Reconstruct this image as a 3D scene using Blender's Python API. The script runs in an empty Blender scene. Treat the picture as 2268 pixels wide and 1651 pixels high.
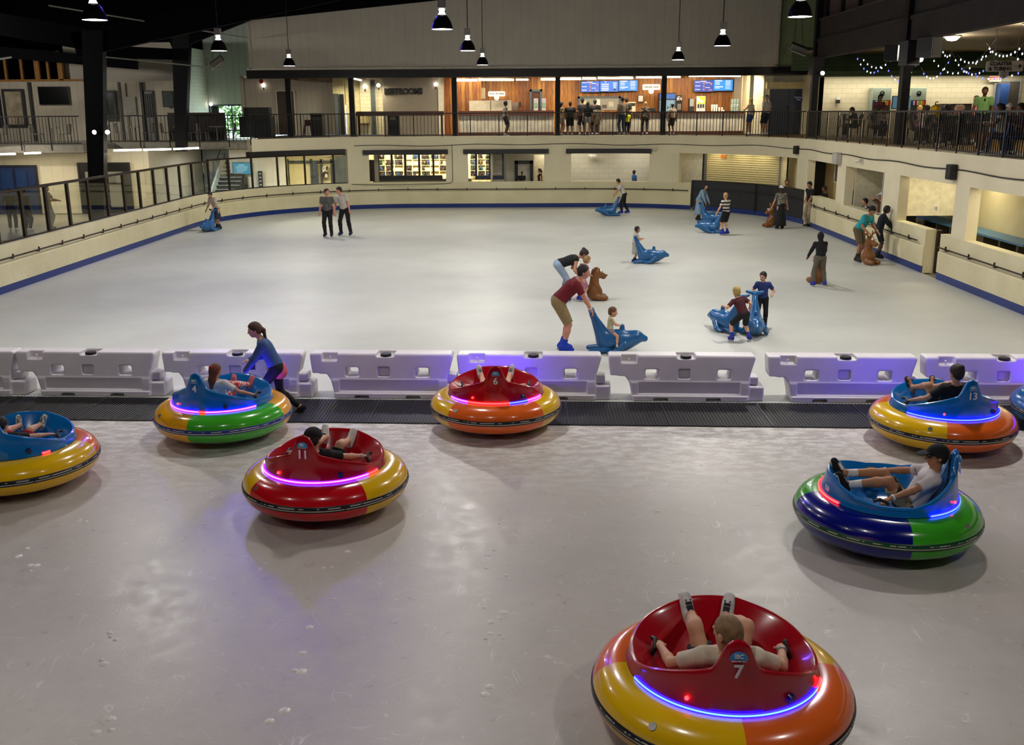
import bpy, bmesh, math, random
import numpy as np
from mathutils import Vector, Matrix, Euler
random.seed(7)
S = bpy.context.scene
COL = S.collection
R = math.radians
# ------------------------------------------------------------------ camera
IW, IH, FPX = 2268, 1651, 2200.0
CAM = np.array([0.0, 0.0, 4.57])
PITCH, YAW, ROLL = math.atan(578 / 2200), R(1.09), -0.006
cd = bpy.data.cameras.new('camera'); cam = bpy.data.objects.new('camera', cd); COL.objects.link(cam)
cd.sensor_width = 36; cd.lens = 36 * FPX / IW; cd.clip_start = .1; cd.clip_end = 300
CM = Matrix.Rotation(YAW, 3, 'Z') @ Matrix.Rotation(math.pi / 2 - PITCH, 3, 'X') @ Matrix.Rotation(ROLL, 3, 'Z')
cam.matrix_world = Matrix.Translation(CAM) @ CM.to_4x4()
S.camera = cam
# ------------------------------------------------------------------ world, exposure
S.view_settings.view_transform = 'Standard'; S.view_settings.look = 'None'
S.view_settings.gamma = 1; S.view_settings.use_curve_mapping = False
S.view_settings.exposure = 0.0
W = bpy.data.worlds.new('world'); S.world = W; W.use_nodes = True
W.node_tree.nodes['Background'].inputs[0].default_value = (.62, .8, .95, 1)
W.node_tree.nodes['Background'].inputs[1].default_value = 5.0
S.cycles.max_bounces = 6; S.cycles.diffuse_bounces = 3; S.cycles.glossy_bounces = 3
S.cycles.transparent_max_bounces = 12; S.cycles.sample_clamp_indirect = 4
def light(name, kind, loc, power, col=(1, 1, 1), size=.4, aim=None, rot=None, **kw):
    d = bpy.data.lights.new(name, kind); o = bpy.data.objects.new(name, d); COL.objects.link(o)
    d.energy = power; d.color = col
    if kind == 'AREA':
        d.shape = kw.pop('shape', 'DISK'); d.size = size
        if 'size_y' in kw: d.size_y = kw.pop('size_y')
    else: d.shadow_soft_size = size
    for k, v in kw.items(): setattr(d, k, v)
    o.location = loc
    if aim is not None: o.rotation_euler = (Vector(aim) - Vector(loc)).to_track_quat('-Z', 'Y').to_euler()
    if rot: o.rotation_euler = rot
    return o
NEUT, COOL = (1, .97, .9), (.9, .97, 1)
LAMP_Z = 6.37
LAMPS = [(-8.55, 20.5), (-9.2, 30.7), (-9.46, 40.7), (-1.96, 23.4), (-1.88, 31.5), (-1.87, 41), (5.37, 21), (5.51, 30), (5.4, 38)]
for lx, ly in LAMPS:                                   # the rink's metal-halide bays, then those over the bumper-car ice
    light('bay_light', 'AREA', (lx, ly, LAMP_Z - .03), 205, NEUT, .42, rot=(0, 0, 0))
    light('bay_light', 'POINT', (lx, ly, LAMP_Z - .1), 62, NEUT, .04)          # spill past the rim
for lx in (-9.2, -1.9, 6.0):
    light('bay_light', 'AREA', (lx, 15.4, LAMP_Z + .6), {-9.2: 105, -1.9: 165, 6.0: 260}[lx], (1, .95, .92), .42, rot=(0, 0, 0))
    light('bay_light', 'AREA', (lx, 4.5, LAMP_Z + 1.2), 125, (1, .95, .9), .42, rot=(0, 0, 0))
# concession, corridors and decks
for x in (-2.5, 1, 4.5, 8): light('counter_light', 'AREA', (x, 53.5, 6.2), 27, (1, .86, .6), 3, aim=(x, 55, 4.9), shape='RECTANGLE', size_y=.3)  # unseen wash added to brighten the pine wall
for x in (-2.5, 2, 6, 9.5): light('counter_light', 'AREA', (x, 50.5, 6.1), 125, (1, .88, .66), 3, aim=(x, 51.9, 3.9), shape='RECTANGLE', size_y=.2)
for x, y, p in ((-9.3, 52.9, 50), (-8.1, 53.0, 45)): light('hall_light', 'AREA', (x, y, 5.95), p, (1, .9, .62), .4, rot=(0, 0, 0))
for x in (-6.5, -3.6): light('hall_light', 'AREA', (x, 51.4, 6.0), 14, (1, .9, .66), .5)
light('lounge_light', 'AREA', (-12.3, 52.5, 6.0), 22, (1, .93, .84), .5)
light('daylight', 'AREA', (-15.2, 57.2, 4.6), 110, (.86, 1, .93), 2.6, aim=(-16.5, 50, 5.2), shape='RECTANGLE', size_y=2)
for x, p in ((-12.2, 120), (-10.5, 110), (2.2, 34), (5.5, 34)): light('lobby_light', 'AREA', (x, 51.2 if x < -3 else 50.6, 2.75 if x < -3 else 3.0), p, (1, .9, .66) if x < 0 else (1, .94, .8), 2, rot=(0, 0, 0), shape='RECTANGLE', size_y=.5)
for x in (-7, -5, -2.6): light('skate_room_light', 'AREA', (x, 50.6, 2.95), 210, (1, .9, .62), 1.4, aim=(x, 53.4, 1.5), shape='RECTANGLE', size_y=.3)
for x in (-23, -18.5): light('walkway_light', 'AREA', (x, 44.6, 2.95), 120, (1, .88, .62), 2.4, rot=(0, 0, 0), shape='RECTANGLE', size_y=.3)
light('stair_light', 'AREA', (-15.6, 51.0, 2.7), 80, COOL, 1)
light('bay_light', 'AREA', (-27.5, 41.5, 7.4), 420, (1, .94, .84), .6, aim=(-21.5, 54, 5.2))  # added out of view to brighten the upper left walls, not a bay
for x in (-24.5, -20): light('deck_light', 'AREA', (x, 50.2, 6.1), 16, (1, .9, .76), 1, rot=(0, 0, 0))  # added to brighten the left deck, no fitting there
light('machine_fill', 'AREA', (12.6, 39.5, 3.0), 16, (1, .92, .75), .8, rot=(0, 0, 0))  # fill added to brighten the machine bay, no fitting there
for y in (37, 31, 25): light('bench_light', 'AREA', (13.0, y, 2.95), 62 if y < 36 else 10, (1, .87, .58), 2.4, rot=(0, 0, 0), shape='RECTANGLE', size_y=.4)
for x in (14.5, 17.5, 20.5): light('deck_light', 'AREA', (x, 46.3, 5.95), 46, (1, .91, .7), 3, rot=(R(12), 0, 0), shape='RECTANGLE', size_y=.2)
light('column_flood', 'SPOT', (-18.6, 42.6, 3.85), 60, (.8, .88, 1), .1, aim=(-8, 20, 0), spot_size=R(70), spot_blend=.6)
# blue stage lights high over the near ice, seen only as sheen on it
light('stage_light', 'AREA', (-11.6, 38, 11), 260, (.10, .05, 1), .5, aim=(-3.4, 11, 0))
light('stage_light', 'AREA', (-6.4, 28.8, 11), 150, (.12, .08, 1), .5, aim=(-1.9, 8, 0))
# ------------------------------------------------------------------ photo pixel -> place in the hall
def ray(x, y): return np.array(CM @ Vector(((x - IW / 2) / FPX, -(y - IH / 2) / FPX, -1)))
def P(x, y, z=0.): d = ray(x, y); return CAM + d * ((z - CAM[2]) / d[2])
def PY(x, y, Y): d = ray(x, y); return CAM + d * (Y / d[1])
def PX(x, y, X): d = ray(x, y); return CAM + d * (X / d[0])
XL, XR, YF, RC = -13.9, 11.3, 49.5, 8.5
ZD, SILL, HEAD = 3.43, 1.25, 2.62                      # deck, window sill and window head heights
PATH = [(XL, 8.)] + [(XL + RC - RC * math.cos(i / 24 * math.pi / 2), YF - RC + RC * math.sin(i / 24 * math.pi / 2)) for i in range(25)] \
     + [(XR - RC + RC * math.sin(i / 24 * math.pi / 2), YF - RC + RC * math.cos(i / 24 * math.pi / 2)) for i in range(25)] + [(XR, 8.)]
PATH = np.array(PATH); CUM = np.concatenate([[0], np.cumsum(np.linalg.norm(np.diff(PATH, axis=0), axis=1))])
def at(s, off=0.):
    """Point on the rink's edge at arc length s, moved outward by off; also the outward normal."""
    i = int(np.clip(np.searchsorted(CUM, s, 'right') - 1, 0, len(PATH) - 2))
    t = (s - CUM[i]) / (CUM[i + 1] - CUM[i]); p = PATH[i] * (1 - t) + PATH[i + 1] * t
    def nrm(j):
        e = PATH[j + 1] - PATH[j]; e = e / np.linalg.norm(e); return np.array([-e[1], e[0]])
    n = nrm(i)
    if 0 < i < len(PATH) - 2:
        n = nrm(i) + (nrm(i + 1) if t > .5 else nrm(i - 1)) * abs(t - .5)
        n = n / np.linalg.norm(n)
    return p + n * off, n
# ------------------------------------------------------------------ materials (all procedural)
def lin(h):
    if not isinstance(h, str): return tuple(h)[:3]
    c = [int(h[i:i + 2], 16) / 255 for i in (0, 2, 4)]
    return tuple(v / 12.92 if v <= .04045 else ((v + .055) / 1.055) ** 2.4 for v in c)
_M = {}
def new_mat(name):
    m = bpy.data.materials.new(name); m.use_nodes = True
    return m, m.node_tree, m.node_tree.nodes['Principled BSDF']
def N(nt, kind, **inp):
    n = nt.nodes.new(kind)
    for k, v in inp.items():
        k = k.replace('_', ' ')
        if k in n.inputs: n.inputs[k].default_value = v
    return n
def ramp(nt, fac, stops, interp='LINEAR'):
    r = nt.nodes.new('ShaderNodeValToRGB'); r.color_ramp.interpolation = interp
    while len(r.color_ramp.elements) < len(stops): r.color_ramp.elements.new(.5)
    for e, (p, c) in zip(r.color_ramp.elements, stops): e.position = p; e.color = (*lin(c), 1)
    nt.links.new(fac, r.inputs[0]); return r.outputs[0]
def coords(nt, scale=(1, 1, 1), kind='Object'):
    t = nt.nodes.new('ShaderNodeTexCoord'); mp = N(nt, 'ShaderNodeMapping'); mp.inputs['Scale'].default_value = scale
    nt.links.new(t.outputs[kind], mp.inputs[0]); return mp.outputs[0]
def mix(nt, fac, a, b, mode='MIX'):
    n = nt.nodes.new('ShaderNodeMix'); n.data_type = 'RGBA'; n.blend_type = mode
    for i, v in ((0, fac), (6, a), (7, b)):
        if hasattr(v, 'links'): nt.links.new(v, n.inputs[i])
        elif i: n.inputs[i].default_value = (*lin(v), 1)
        else: n.inputs[i].default_value = v
    return n.outputs[2]
def bump(nt, b, h, strength=.3, dist=.02):
    n = N(nt, 'ShaderNodeBump', Strength=strength, Distance=dist); nt.links.new(h, n.inputs['Height']); nt.links.new(n.outputs[0], b.inputs['Normal'])
def M(hexc, rough=.5, metal=0., var=.12, scale=6., coat=0., spec=.5, name=None):
    """Plain surface with a slight mottling of its colour."""
    key = (hexc, rough, metal, var, scale, coat, spec)
    if key in _M: return _M[key]
    m, nt, b = new_mat(name or 'surface'); c = lin(hexc)
    n = N(nt, 'ShaderNodeTexNoise', Scale=scale, Detail=4.); nt.links.new(coords(nt), n.inputs['Vector'])
    nt.links.new(ramp(nt, n.outputs[0], [(.3, tuple(v * (1 - var) for v in c)), (.7, tuple(min(1, v * (1 + var)) for v in c))]), b.inputs['Base Color'])
    b.inputs['Roughness'].default_value = rough; b.inputs['Metallic'].default_value = metal
    b.inputs['Coat Weight'].default_value = coat; b.inputs['Coat Roughness'].default_value = .08
    b.inputs['Specular IOR Level'].default_value = spec
    _M[key] = m; return m
def EM(hexc, strength):
    key = ('em', hexc, strength)
    if key in _M: return _M[key]
    m, nt, b = new_mat('glow'); b.inputs['Base Color'].default_value = (.02, .02, .02, 1)
    b.inputs['Emission Color'].default_value = (*lin(hexc), 1); b.inputs['Emission Strength'].default_value = strength
    _M[key] = m; return m
def glass_mat(tint=(.93, .95, .94), refl=.12, rough=.02):
    key = ('gl', tint, refl)
    if key in _M: return _M[key]
    m, nt, b = new_mat('glass'); nt.nodes.remove(b); out = nt.nodes['Material Output']
    t = N(nt, 'ShaderNodeBsdfTransparent'); t.inputs[0].default_value = (*tint, 1)
    g = N(nt, 'ShaderNodeBsdfGlossy', Roughness=rough); f = N(nt, 'ShaderNodeLayerWeight', Blend=.5); w = N(nt, 'ShaderNodeMath'); w.operation = 'POWER'; w.inputs[1].default_value = 4; nt.links.new(f.outputs['Facing'], w.inputs[0])
    a = N(nt, 'ShaderNodeMath'); a.operation = 'MULTIPLY_ADD'; a.inputs[1].default_value = .5; a.inputs[2].default_value = refl
    nt.links.new(w.outputs[0], a.inputs[0]); x = nt.nodes.new('ShaderNodeMixShader')
    nt.links.new(a.outputs[0], x.inputs[0]); nt.links.new(t.outputs[0], x.inputs[1]); nt.links.new(g.outputs[0], x.inputs[2]); nt.links.new(x.outputs[0], out.inputs[0])
    _M[key] = m; return m
def stripes_mat(name, axis, period, stops, rough=.7, var=0., kind='Object', noise=0.):
    """Bands across one axis: board joints, clapboards, printed stripes."""
    m, nt, b = new_mat(name); v = coords(nt, kind=kind); sp = nt.nodes.new('ShaderNodeSeparateXYZ'); nt.links.new(v, sp.inputs[0])
    d = N(nt, 'ShaderNodeMath'); d.operation = 'DIVIDE'; d.inputs[1].default_value = period; nt.links.new(sp.outputs['XYZ'.index(axis)], d.inputs[0])
    f = N(nt, 'ShaderNodeMath'); f.operation = 'FRACT'; nt.links.new(d.outputs[0], f.inputs[0])
    c = ramp(nt, f.outputs[0], stops)
    if var:
        n = N(nt, 'ShaderNodeTexNoise', Scale=noise or 1.3, Detail=5.); nt.links.new(v, n.inputs['Vector'])
        c = mix(nt, 1., c, ramp(nt, n.outputs[0], [(.3, (1 - var,) * 3), (.7, (1.,) * 3)]), 'MULTIPLY')
    nt.links.new(c, b.inputs['Base Color']); b.inputs['Roughness'].default_value = rough; return m
def boards(hexc, axis='X', period=.6, gap='6a675e', var=.1, rough=.7, w=.02):
    key = ('bd', hexc, axis, period, gap)
    if key not in _M: _M[key] = stripes_mat('board', axis, period, [(0, gap), (w, gap), (w + .012, hexc), (1, hexc)], rough, var)
    return _M[key]
def block_mat(hexc, mortar, axis='XZ', bw=.4, bh=.2):
    key = ('bk', hexc, mortar, axis)
    if key in _M: return _M[key]
    m, nt, b = new_mat('painted_block'); v = coords(nt); sp = nt.nodes.new('ShaderNodeSeparateXYZ'); cb = nt.nodes.new('ShaderNodeCombineXYZ')
    nt.links.new(v, sp.inputs[0]); nt.links.new(sp.outputs['XYZ'.index(axis[0])], cb.inputs[0]); nt.links.new(sp.outputs['XYZ'.index(axis[1])], cb.inputs[1])
    t = N(nt, 'ShaderNodeTexBrick', Scale=1., Mortar_Size=.008, Brick_Width=bw, Row_Height=bh)
    for i, c in ((1, hexc), (2, tuple(x * .94 for x in lin(hexc))), (3, mortar)): t.inputs[i].default_value = (*lin(c), 1)
    nt.links.new(cb.outputs[0], t.inputs[0]); nt.links.new(t.outputs[0], b.inputs['Base Color']); b.inputs['Roughness'].default_value = .6
    bump(nt, b, t.outputs[1], -.2, .01); _M[key] = m; return m
def speckle_mat(name, base, spot, scale, lo, hi, rough=.7, kind='Object', base2=None, low_only=None):
    m, nt, b = new_mat(name); v = coords(nt, kind=kind)
    n = N(nt, 'ShaderNodeTexNoise', Scale=scale, Detail=6., Roughness=.7); nt.links.new(v, n.inputs['Vector'])
    n2 = N(nt, 'ShaderNodeTexNoise', Scale=.9, Detail=5.); nt.links.new(v, n2.inputs['Vector'])
    c0 = ramp(nt, n2.outputs[0], [(.3, base2 or base), (.7, base)])
    f = ramp(nt, n.outputs[0], [(lo, (0, 0, 0)), (hi, (1, 1, 1))])
    if low_only:                                                    # scuffs sit in a band above the ice
        sp = nt.nodes.new('ShaderNodeSeparateXYZ'); nt.links.new(v, sp.inputs[0])
        f = mix(nt, 1., f, ramp(nt, sp.outputs[2], [(low_only[0], (1, 1, 1)), (low_only[1], (0, 0, 0))]), 'MULTIPLY')
    nt.links.new(mix(nt, f, c0, spot), b.inputs['Base Color']); b.inputs['Roughness'].default_value = rough; return m
def print_mat(name, a, bcol, scale=14, lo=.48, hi=.52, rough=.8, c3=None):
    m, nt, b = new_mat(name); n = N(nt, 'ShaderNodeTexNoise', Scale=scale, Detail=1.); nt.links.new(coords(nt), n.inputs['Vector'])
    st = [(lo, a), (hi, bcol)] + ([(hi + .07, bcol), (hi + .09, c3)] if c3 else [])
    nt.links.new(ramp(nt, n.outputs[0], st), b.inputs['Base Color']); b.inputs['Roughness'].default_value = rough; return m
# ------------------------------------------------------------------ objects
def props(o, label=None, cat=None, group=None, kind=None):
    for k, v in (('label', label), ('category', cat), ('group', group), ('kind', kind)):
        if v: o[k] = v
    return o
def thing(name, label, cat, loc=(0, 0, 0), rz=0., group=None, parent=None):
    o = bpy.data.objects.new(name, None); COL.objects.link(o); o.location = loc; o.rotation_euler = (0, 0, rz)
    o.empty_display_size = .1; return props(o, label, cat, group)
def dup(o, parent=None):
    c = o.copy(); COL.objects.link(c)
    if parent: c.parent = parent
    for ch in list(o.children): dup(ch, c)
    return c
class MB:
    """Gathers shapes into one mesh."""
    def __init__(s): s.v = []; s.f = []; s.m = []; s.cur = 0
    def add(s, vs, fs):
        n = len(s.v); s.v += [tuple(map(float, p)) for p in vs]; s.f += [tuple(i + n for i in f) for f in fs]; s.m += [s.cur] * len(fs); return s
    def mat(s, i): s.cur = i; return s
    def box(s, a, b):
        (x0, y0, z0), (x1, y1, z1) = np.minimum(a, b), np.maximum(a, b)
        return s.add([(x, y, z) for z in (z0, z1) for y in (y0, y1) for x in (x0, x1)], [(0, 2, 3, 1), (4, 5, 7, 6), (0, 1, 5, 4), (2, 6, 7, 3), (0, 4, 6, 2), (1, 3, 7, 5)])
    def cbox(s, c, d, rot=None):
        m = Euler(rot).to_matrix() if rot else Matrix.Identity(3)
        return s.add([Vector(c) + m @ Vector((x * d[0] / 2, y * d[1] / 2, z * d[2] / 2)) for z in (-1, 1) for y in (-1, 1) for x in (-1, 1)],
                     [(0, 2, 3, 1), (4, 5, 7, 6), (0, 1, 5, 4), (2, 6, 7, 3), (0, 4, 6, 2), (1, 3, 7, 5)])
    def bar(s, a, b, w, d=None):
        """Square bar from a to b."""
        a, b = Vector(a), Vector(b); t = (b - a).normalized(); u = t.cross(Vector((0, 0, 1)))
        u = u.normalized() if u.length > 1e-3 else Vector((1, 0, 0)); v = u.cross(t); d = d or w
        q = [u * (w / 2 * i) + v * (d / 2 * j) for i, j in ((-1, -1), (1, -1), (1, 1), (-1, 1))]
        return s.add([a + k for k in q] + [b + k for k in q], [(3, 2, 1, 0), (4, 5, 6, 7)] + [(i, (i + 1) % 4, (i + 1) % 4 + 4, i + 4) for i in range(4)])
    def cyl(s, a, b, r0, r1=None, n=12):
        return s.tube([a, b], [r0, r0 if r1 is None else r1], n)
    def tube(s, pts, r, n=8, closed=False):
        pts = [Vector(p) for p in pts]; k = len(pts); rs = r if hasattr(r, '__len__') else [r] * k; rings = []; u = None
        for i in range(k):
            t = (pts[(i + 1) % k] - pts[i - 1]) if closed else (pts[min(i + 1, k - 1)] - pts[max(i - 1, 0)]); t.normalize()
            if u is None: u = t.orthogonal().normalized()
            else: u = (u - t * u.dot(t)).normalized()
            w = t.cross(u); rings.append([pts[i] + (u * math.cos(2 * math.pi * j / n) + w * math.sin(2 * math.pi * j / n)) * rs[i] for j in range(n)])
        fs = [(i * n + j, i * n + (j + 1) % n, ((i + 1) % k) * n + (j + 1) % n, ((i + 1) % k) * n + j) for i in range(k if closed else k - 1) for j in range(n)]
        if not closed: fs += [tuple(reversed(range(n))), tuple((k - 1) * n + j for j in range(n))]
        return s.add([p for q in rings for p in q], fs)
    def lathe(s, prof, n=24, c=(0, 0, 0)):
        vs = [(c[0] + r * math.cos(2 * math.pi * j / n), c[1] + r * math.sin(2 * math.pi * j / n), c[2] + z) for r, z in prof for j in range(n)]
        return s.add(vs, [(i * n + j, i * n + (j + 1) % n, (i + 1) * n + (j + 1) % n, (i + 1) * n + j) for i in range(len(prof) - 1) for j in range(n)])
    def ball(s, c, r, n=10):
        r = r if hasattr(r, '__len__') else (r, r, r); k = max(4, n // 2 + 1)
        vs = [(c[0] + r[0] * math.sin(math.pi * i / k) * math.cos(2 * math.pi * j / n), c[1] + r[1] * math.sin(math.pi * i / k) * math.sin(2 * math.pi * j / n), c[2] + r[2] * math.cos(math.pi * i / k)) for i in range(k + 1) for j in range(n)]
        return s.add(vs, [(i * n + j, (i + 1) * n + j, (i + 1) * n + (j + 1) % n, i * n + (j + 1) % n) for i in range(k) for j in range(n)])
    def prism(s, poly, axis, a, b):
        """2-D polygon pushed along an axis from a to b."""
        def put(p, t): return {'X': (t, p[0], p[1]), 'Y': (p[0], t, p[1]), 'Z': (p[0], p[1], t)}[axis]
        n = len(poly)
        return s.add([put(p, a) for p in poly] + [put(p, b) for p in poly], [tuple(range(n)), tuple(range(2 * n - 1, n - 1, -1))] + [(i, i + n, (i + 1) % n + n, (i + 1) % n) for i in range(n)])
    def sweep(s, s0, s1, prof):
        """Closed profile (outward offset, height) swept along the rink's edge."""
        ss = sorted({s0, s1, *[c for c in CUM if s0 < c < s1]}); n = len(prof); vs = []
        for q in ss:
            for o, z in prof: p, _ = at(q, o); vs.append((p[0], p[1], z))
        fs = [(i * n + j, i * n + (j + 1) % n, (i + 1) * n + (j + 1) % n, (i + 1) * n + j) for i in range(len(ss) - 1) for j in range(n)]
        return s.add(vs, fs + [tuple(range(n)), tuple((len(ss) - 1) * n + j for j in reversed(range(n)))])
    def wall(s, s0, s1, z0, z1, o0=0., o1=.3): return s.sweep(s0, s1, [(o0, z0), (o1, z0), (o1, z1), (o0, z1)])
    def build(s, name, mat, parent=None, loc=None, rz=0., smooth=False, bevel=0., **pr):
        me = bpy.data.meshes.new(name); me.from_pydata(s.v, [], s.f); mats = mat if isinstance(mat, (list, tuple)) else [mat]
        for m in mats: me.materials.append(m)
        if len(mats) > 1: me.polygons.foreach_set('material_index', s.m)
        bm = bmesh.new(); bm.from_mesh(me); bmesh.ops.remove_doubles(bm, verts=bm.verts, dist=1e-5); bmesh.ops.recalc_face_normals(bm, faces=bm.faces); bm.to_mesh(me); bm.free()
        o = bpy.data.objects.new(name, me); COL.objects.link(o)
        if parent: o.parent = parent
        if loc is not None: o.location = loc
        o.rotation_euler[2] = rz
        if smooth: me.shade_smooth(); me.set_sharp_from_angle(angle=R(40))
        if bevel:
            bv = o.modifiers.new('edge', 'BEVEL'); bv.width = bevel; bv.segments = 2; bv.limit_method = 'ANGLE'
        return props(o, **pr)
def struct(mb, name, mat, **k): return mb.build(name, mat, kind='structure', **k)
def text(body, size, mat, parent=None, loc=(0, 0, 0), rot=(R(90), 0, 0), name='lettering', depth=.003, align='CENTER', bold=0., **pr):
    c = bpy.data.curves.new('t', 'FONT'); c.body = body; c.size = size; c.align_x = align; c.align_y = 'CENTER'; c.extrude = depth; c.offset = bold; c.resolution_u = 3
    t = bpy.data.objects.new('t', c); me = bpy.data.meshes.new_from_object(t); bpy.data.objects.remove(t); bpy.data.curves.remove(c)
    me.materials.clear(); me.materials.append(mat); o = bpy.data.objects.new(name, me); COL.objects.link(o)
    if parent: o.parent = parent
    o.location = loc; o.rotation_euler = rot; return props(o, **pr)
ORD = 'first second third fourth fifth sixth seventh eighth ninth tenth eleventh twelfth thirteenth fourteenth fifteenth sixteenth seventeenth eighteenth nineteenth twentieth'.split()
def nth(i):
    if i < 20: return ORD[i]
    t = {2: 'twenty', 3: 'thirty', 4: 'forty', 5: 'fifty'}[(i + 1) // 10]
    return t + '-' + ORD[(i + 1) % 10 - 1] if (i + 1) % 10 else {'thirty': 'thirtieth', 'forty': 'fortieth', 'fifty': 'fiftieth', 'twenty': 'twentieth'}[t]
# ------------------------------------------------------------------ ice, floors
def ice_mat(name, base, base2, frost, rough, scratch):
    m, nt, b = new_mat(name); v = coords(nt)
    n1 = N(nt, 'ShaderNodeTexNoise', Scale=.45, Detail=6., Roughness=.6); nt.links.new(v, n1.inputs['Vector'])
    c = ramp(nt, n1.outputs[0], [(.35, base2), (.65, base)])
    n2 = N(nt, 'ShaderNodeTexNoise', Scale=5., Detail=8., Roughness=.75); nt.links.new(v, n2.inputs['Vector'])
    c = mix(nt, 1., c, ramp(nt, n2.outputs[0], [(.3, (.9, .9, .9)), (.7, (1, 1, 1))]), 'MULTIPLY')
    for k, (sx, sy, sc_) in enumerate(((1, .35, 2.6), (.3, 1, 3.4), (.8, .7, 5.2))):                                          # blade and wheel scratches: broken fine lines
        a = N(nt, 'ShaderNodeTexNoise', Scale=sc_, Detail=1., Distortion=1.5); nt.links.new(coords(nt, (sx, sy, 1)), a.inputs['Vector'])
        q = N(nt, 'ShaderNodeTexNoise', Scale=2.1 + k, Detail=4.); nt.links.new(coords(nt, (1, 1, 3 + k)), q.inputs['Vector'])
        l = ramp(nt, a.outputs[0], [(.495, (0, 0, 0)), (.5, (scratch,) * 3), (.505, (0, 0, 0))])
        c = mix(nt, mix(nt, 1., l, ramp(nt, q.outputs[0], [(.52, (0, 0, 0)), (.6, (1, 1, 1))]), 'MULTIPLY'), c, frost)
    if name == 'bumper_ice':
        sp = nt.nodes.new('ShaderNodeSeparateXYZ'); nt.links.new(v, sp.inputs[0])                                          # frost scraped up beside the mats
        a = N(nt, 'ShaderNodeMapRange'); a.inputs[1].default_value = 11.2; a.inputs[2].default_value = 14.6; nt.links.new(sp.outputs[1], a.inputs[0])
        n4 = N(nt, 'ShaderNodeTexNoise', Scale=7., Detail=6., Roughness=.7); nt.links.new(coords(nt, (.5, 1, 1)), n4.inputs['Vector'])
        f = mix(nt, 1., ramp(nt, n4.outputs[0], [(.44, (0, 0, 0)), (.58, (1, 1, 1))]), a.outputs[0], 'MULTIPLY'); c = mix(nt, f, c, frost)
    nt.links.new(c, b.inputs['Base Color'])
    nt.links.new(ramp(nt, n2.outputs[0], [(.3, (rough * .7,) * 3), (.75, (min(1, rough * 1.5),) * 3)]), b.inputs['Roughness'])
    n5 = N(nt, 'ShaderNodeTexNoise', Scale=38., Detail=3.); nt.links.new(v, n5.inputs['Vector'])
    h = N(nt, 'ShaderNodeMath'); h.operation = 'MULTIPLY_ADD'; h.inputs[1].default_value = .4; nt.links.new(n5.outputs[0], h.inputs[0]); nt.links.new(n2.outputs[0], h.inputs[2])
    bump(nt, b, h.outputs[0], .12, .02); b.inputs['Specular IOR Level'].default_value = .35
    return m
RINK_ICE = ice_mat('rink_ice', 'd2d3cb', 'c6c7c0', 'e2e2dc', .40, .15)
BUMP_ICE = ice_mat('bumper_ice', 'c9c1b9', 'bdb5ae', 'efece8', .33, .5)  # taupe base partly stands in for dimmer, warmer light on this ice
m = MB(); pts = [tuple(p) + (0,) for p in PATH]; pts[0] = (XL, 14.9, 0); pts[-1] = (XR, 14.9, 0); m.add(pts, [tuple(range(len(pts)))]); struct(m, 'floor_rink', RINK_ICE)
struct(MB().add([(-22, -8, 0), (22, -8, 0), (22, 14.9, 0), (-22, 14.9, 0)], [(0, 1, 2, 3)]), 'floor_bumper', BUMP_ICE)
struct(MB().add([(-42, -8, -.03), (42, -8, -.03), (42, 62, -.03), (-42, 62, -.03)], [(0, 1, 2, 3)]), 'floor_lobby', M('8d8676', .35, var=.1, scale=1.5))
m = MB(); dr = random.Random(5)
for px, py, n in ((60, 1235, 5), (240, 1440, 5), (225, 1590, 3), (1100, 1245, 4), (1095, 1380, 8), (1090, 1520, 2), (615, 1610, 2), (650, 1500, 2), (730, 1290, 2), (690, 1410, 2), (755, 1225, 2), (1105, 1135, 2), (205, 1130, 2)):
    for k in range(n):                                    # hard drips of ice frozen under the rafters
        q = P(px + dr.uniform(-22, 22), py + dr.uniform(-38, 38)); r = dr.uniform(.022, .05)
        m.lathe([(r, 0), (r * .8, .004), (r * .4, .008), (0.002, .009)], 10, (q[0], q[1], 0))
struct(m, 'floor_drips', M('ddd6cd', .3, var=.05), smooth=True)
# ------------------------------------------------------------------ rink edge
DASH = speckle_mat('dasher', 'e4dbb6', '3b3526', 26, .60, .66, .6, base2='d6cca2', low_only=(.18, .75))
PLASTER = speckle_mat('plaster', 'ede2c0', '8d8670', 7, .66, .72, .75, base2='e2d7b4')
KICK = M('062a74', .35, var=.15, scale=3); BLACK = M('14110f', .45, var=.2); STEEL = M('0b0c11', .5, var=.2, spec=.25); RUSTY = M('2a1c16', .5, .3, var=.3)
def dasher(a, b, z1=SILL): return [(-.0, 0), (.3, 0), (.3, z1), (-.0, z1), (-.0, z1 - .05)]
GATE_E, GATE_G = (67.55, 68.45), (80.25, 81.3)
m = MB()
for a, b in ((0, 59.7), (68.45, 71.5), (71.5, 80.25), (81.3, 100.9)): m.sweep(a, b, dasher(a, b))
struct(m, 'wall_rink', DASH)
m = MB()                                                  # piers and the band up to the deck
for a, b in ((42.85, 43.9), (47.63, 48.71), (52.44, 53.76), (57.56, 59.05), (66.35, 67.55), (71.5, 72.5), (76.4, 77.85), (81.95, 82.82), (89, 90.5)): m.wall(a, b, SILL - .001 if a not in (66.35,) else 0, HEAD)
m.wall(42.85, 100.9, HEAD, ZD); m.wall(37.9, 42.85, 2.86, ZD)
struct(m, 'wall_far', PLASTER)
m = MB()
for a, b in ((0, 59.7), (68.45, 80.25), (81.3, 100.9)): m.sweep(a, b, [(-.02, 0), (.0, 0), (.0, .2), (-.012, .21), (-.02, .2)])
m.sweep(59.9, 67.5, [(-.05, 0), (-.03, 0), (-.03, .2), (-.05, .2)])
struct(m, 'trim_kickplate', KICK)
m = MB()                                                  # chamfered ledge above the handrail and the raised band below it
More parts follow.
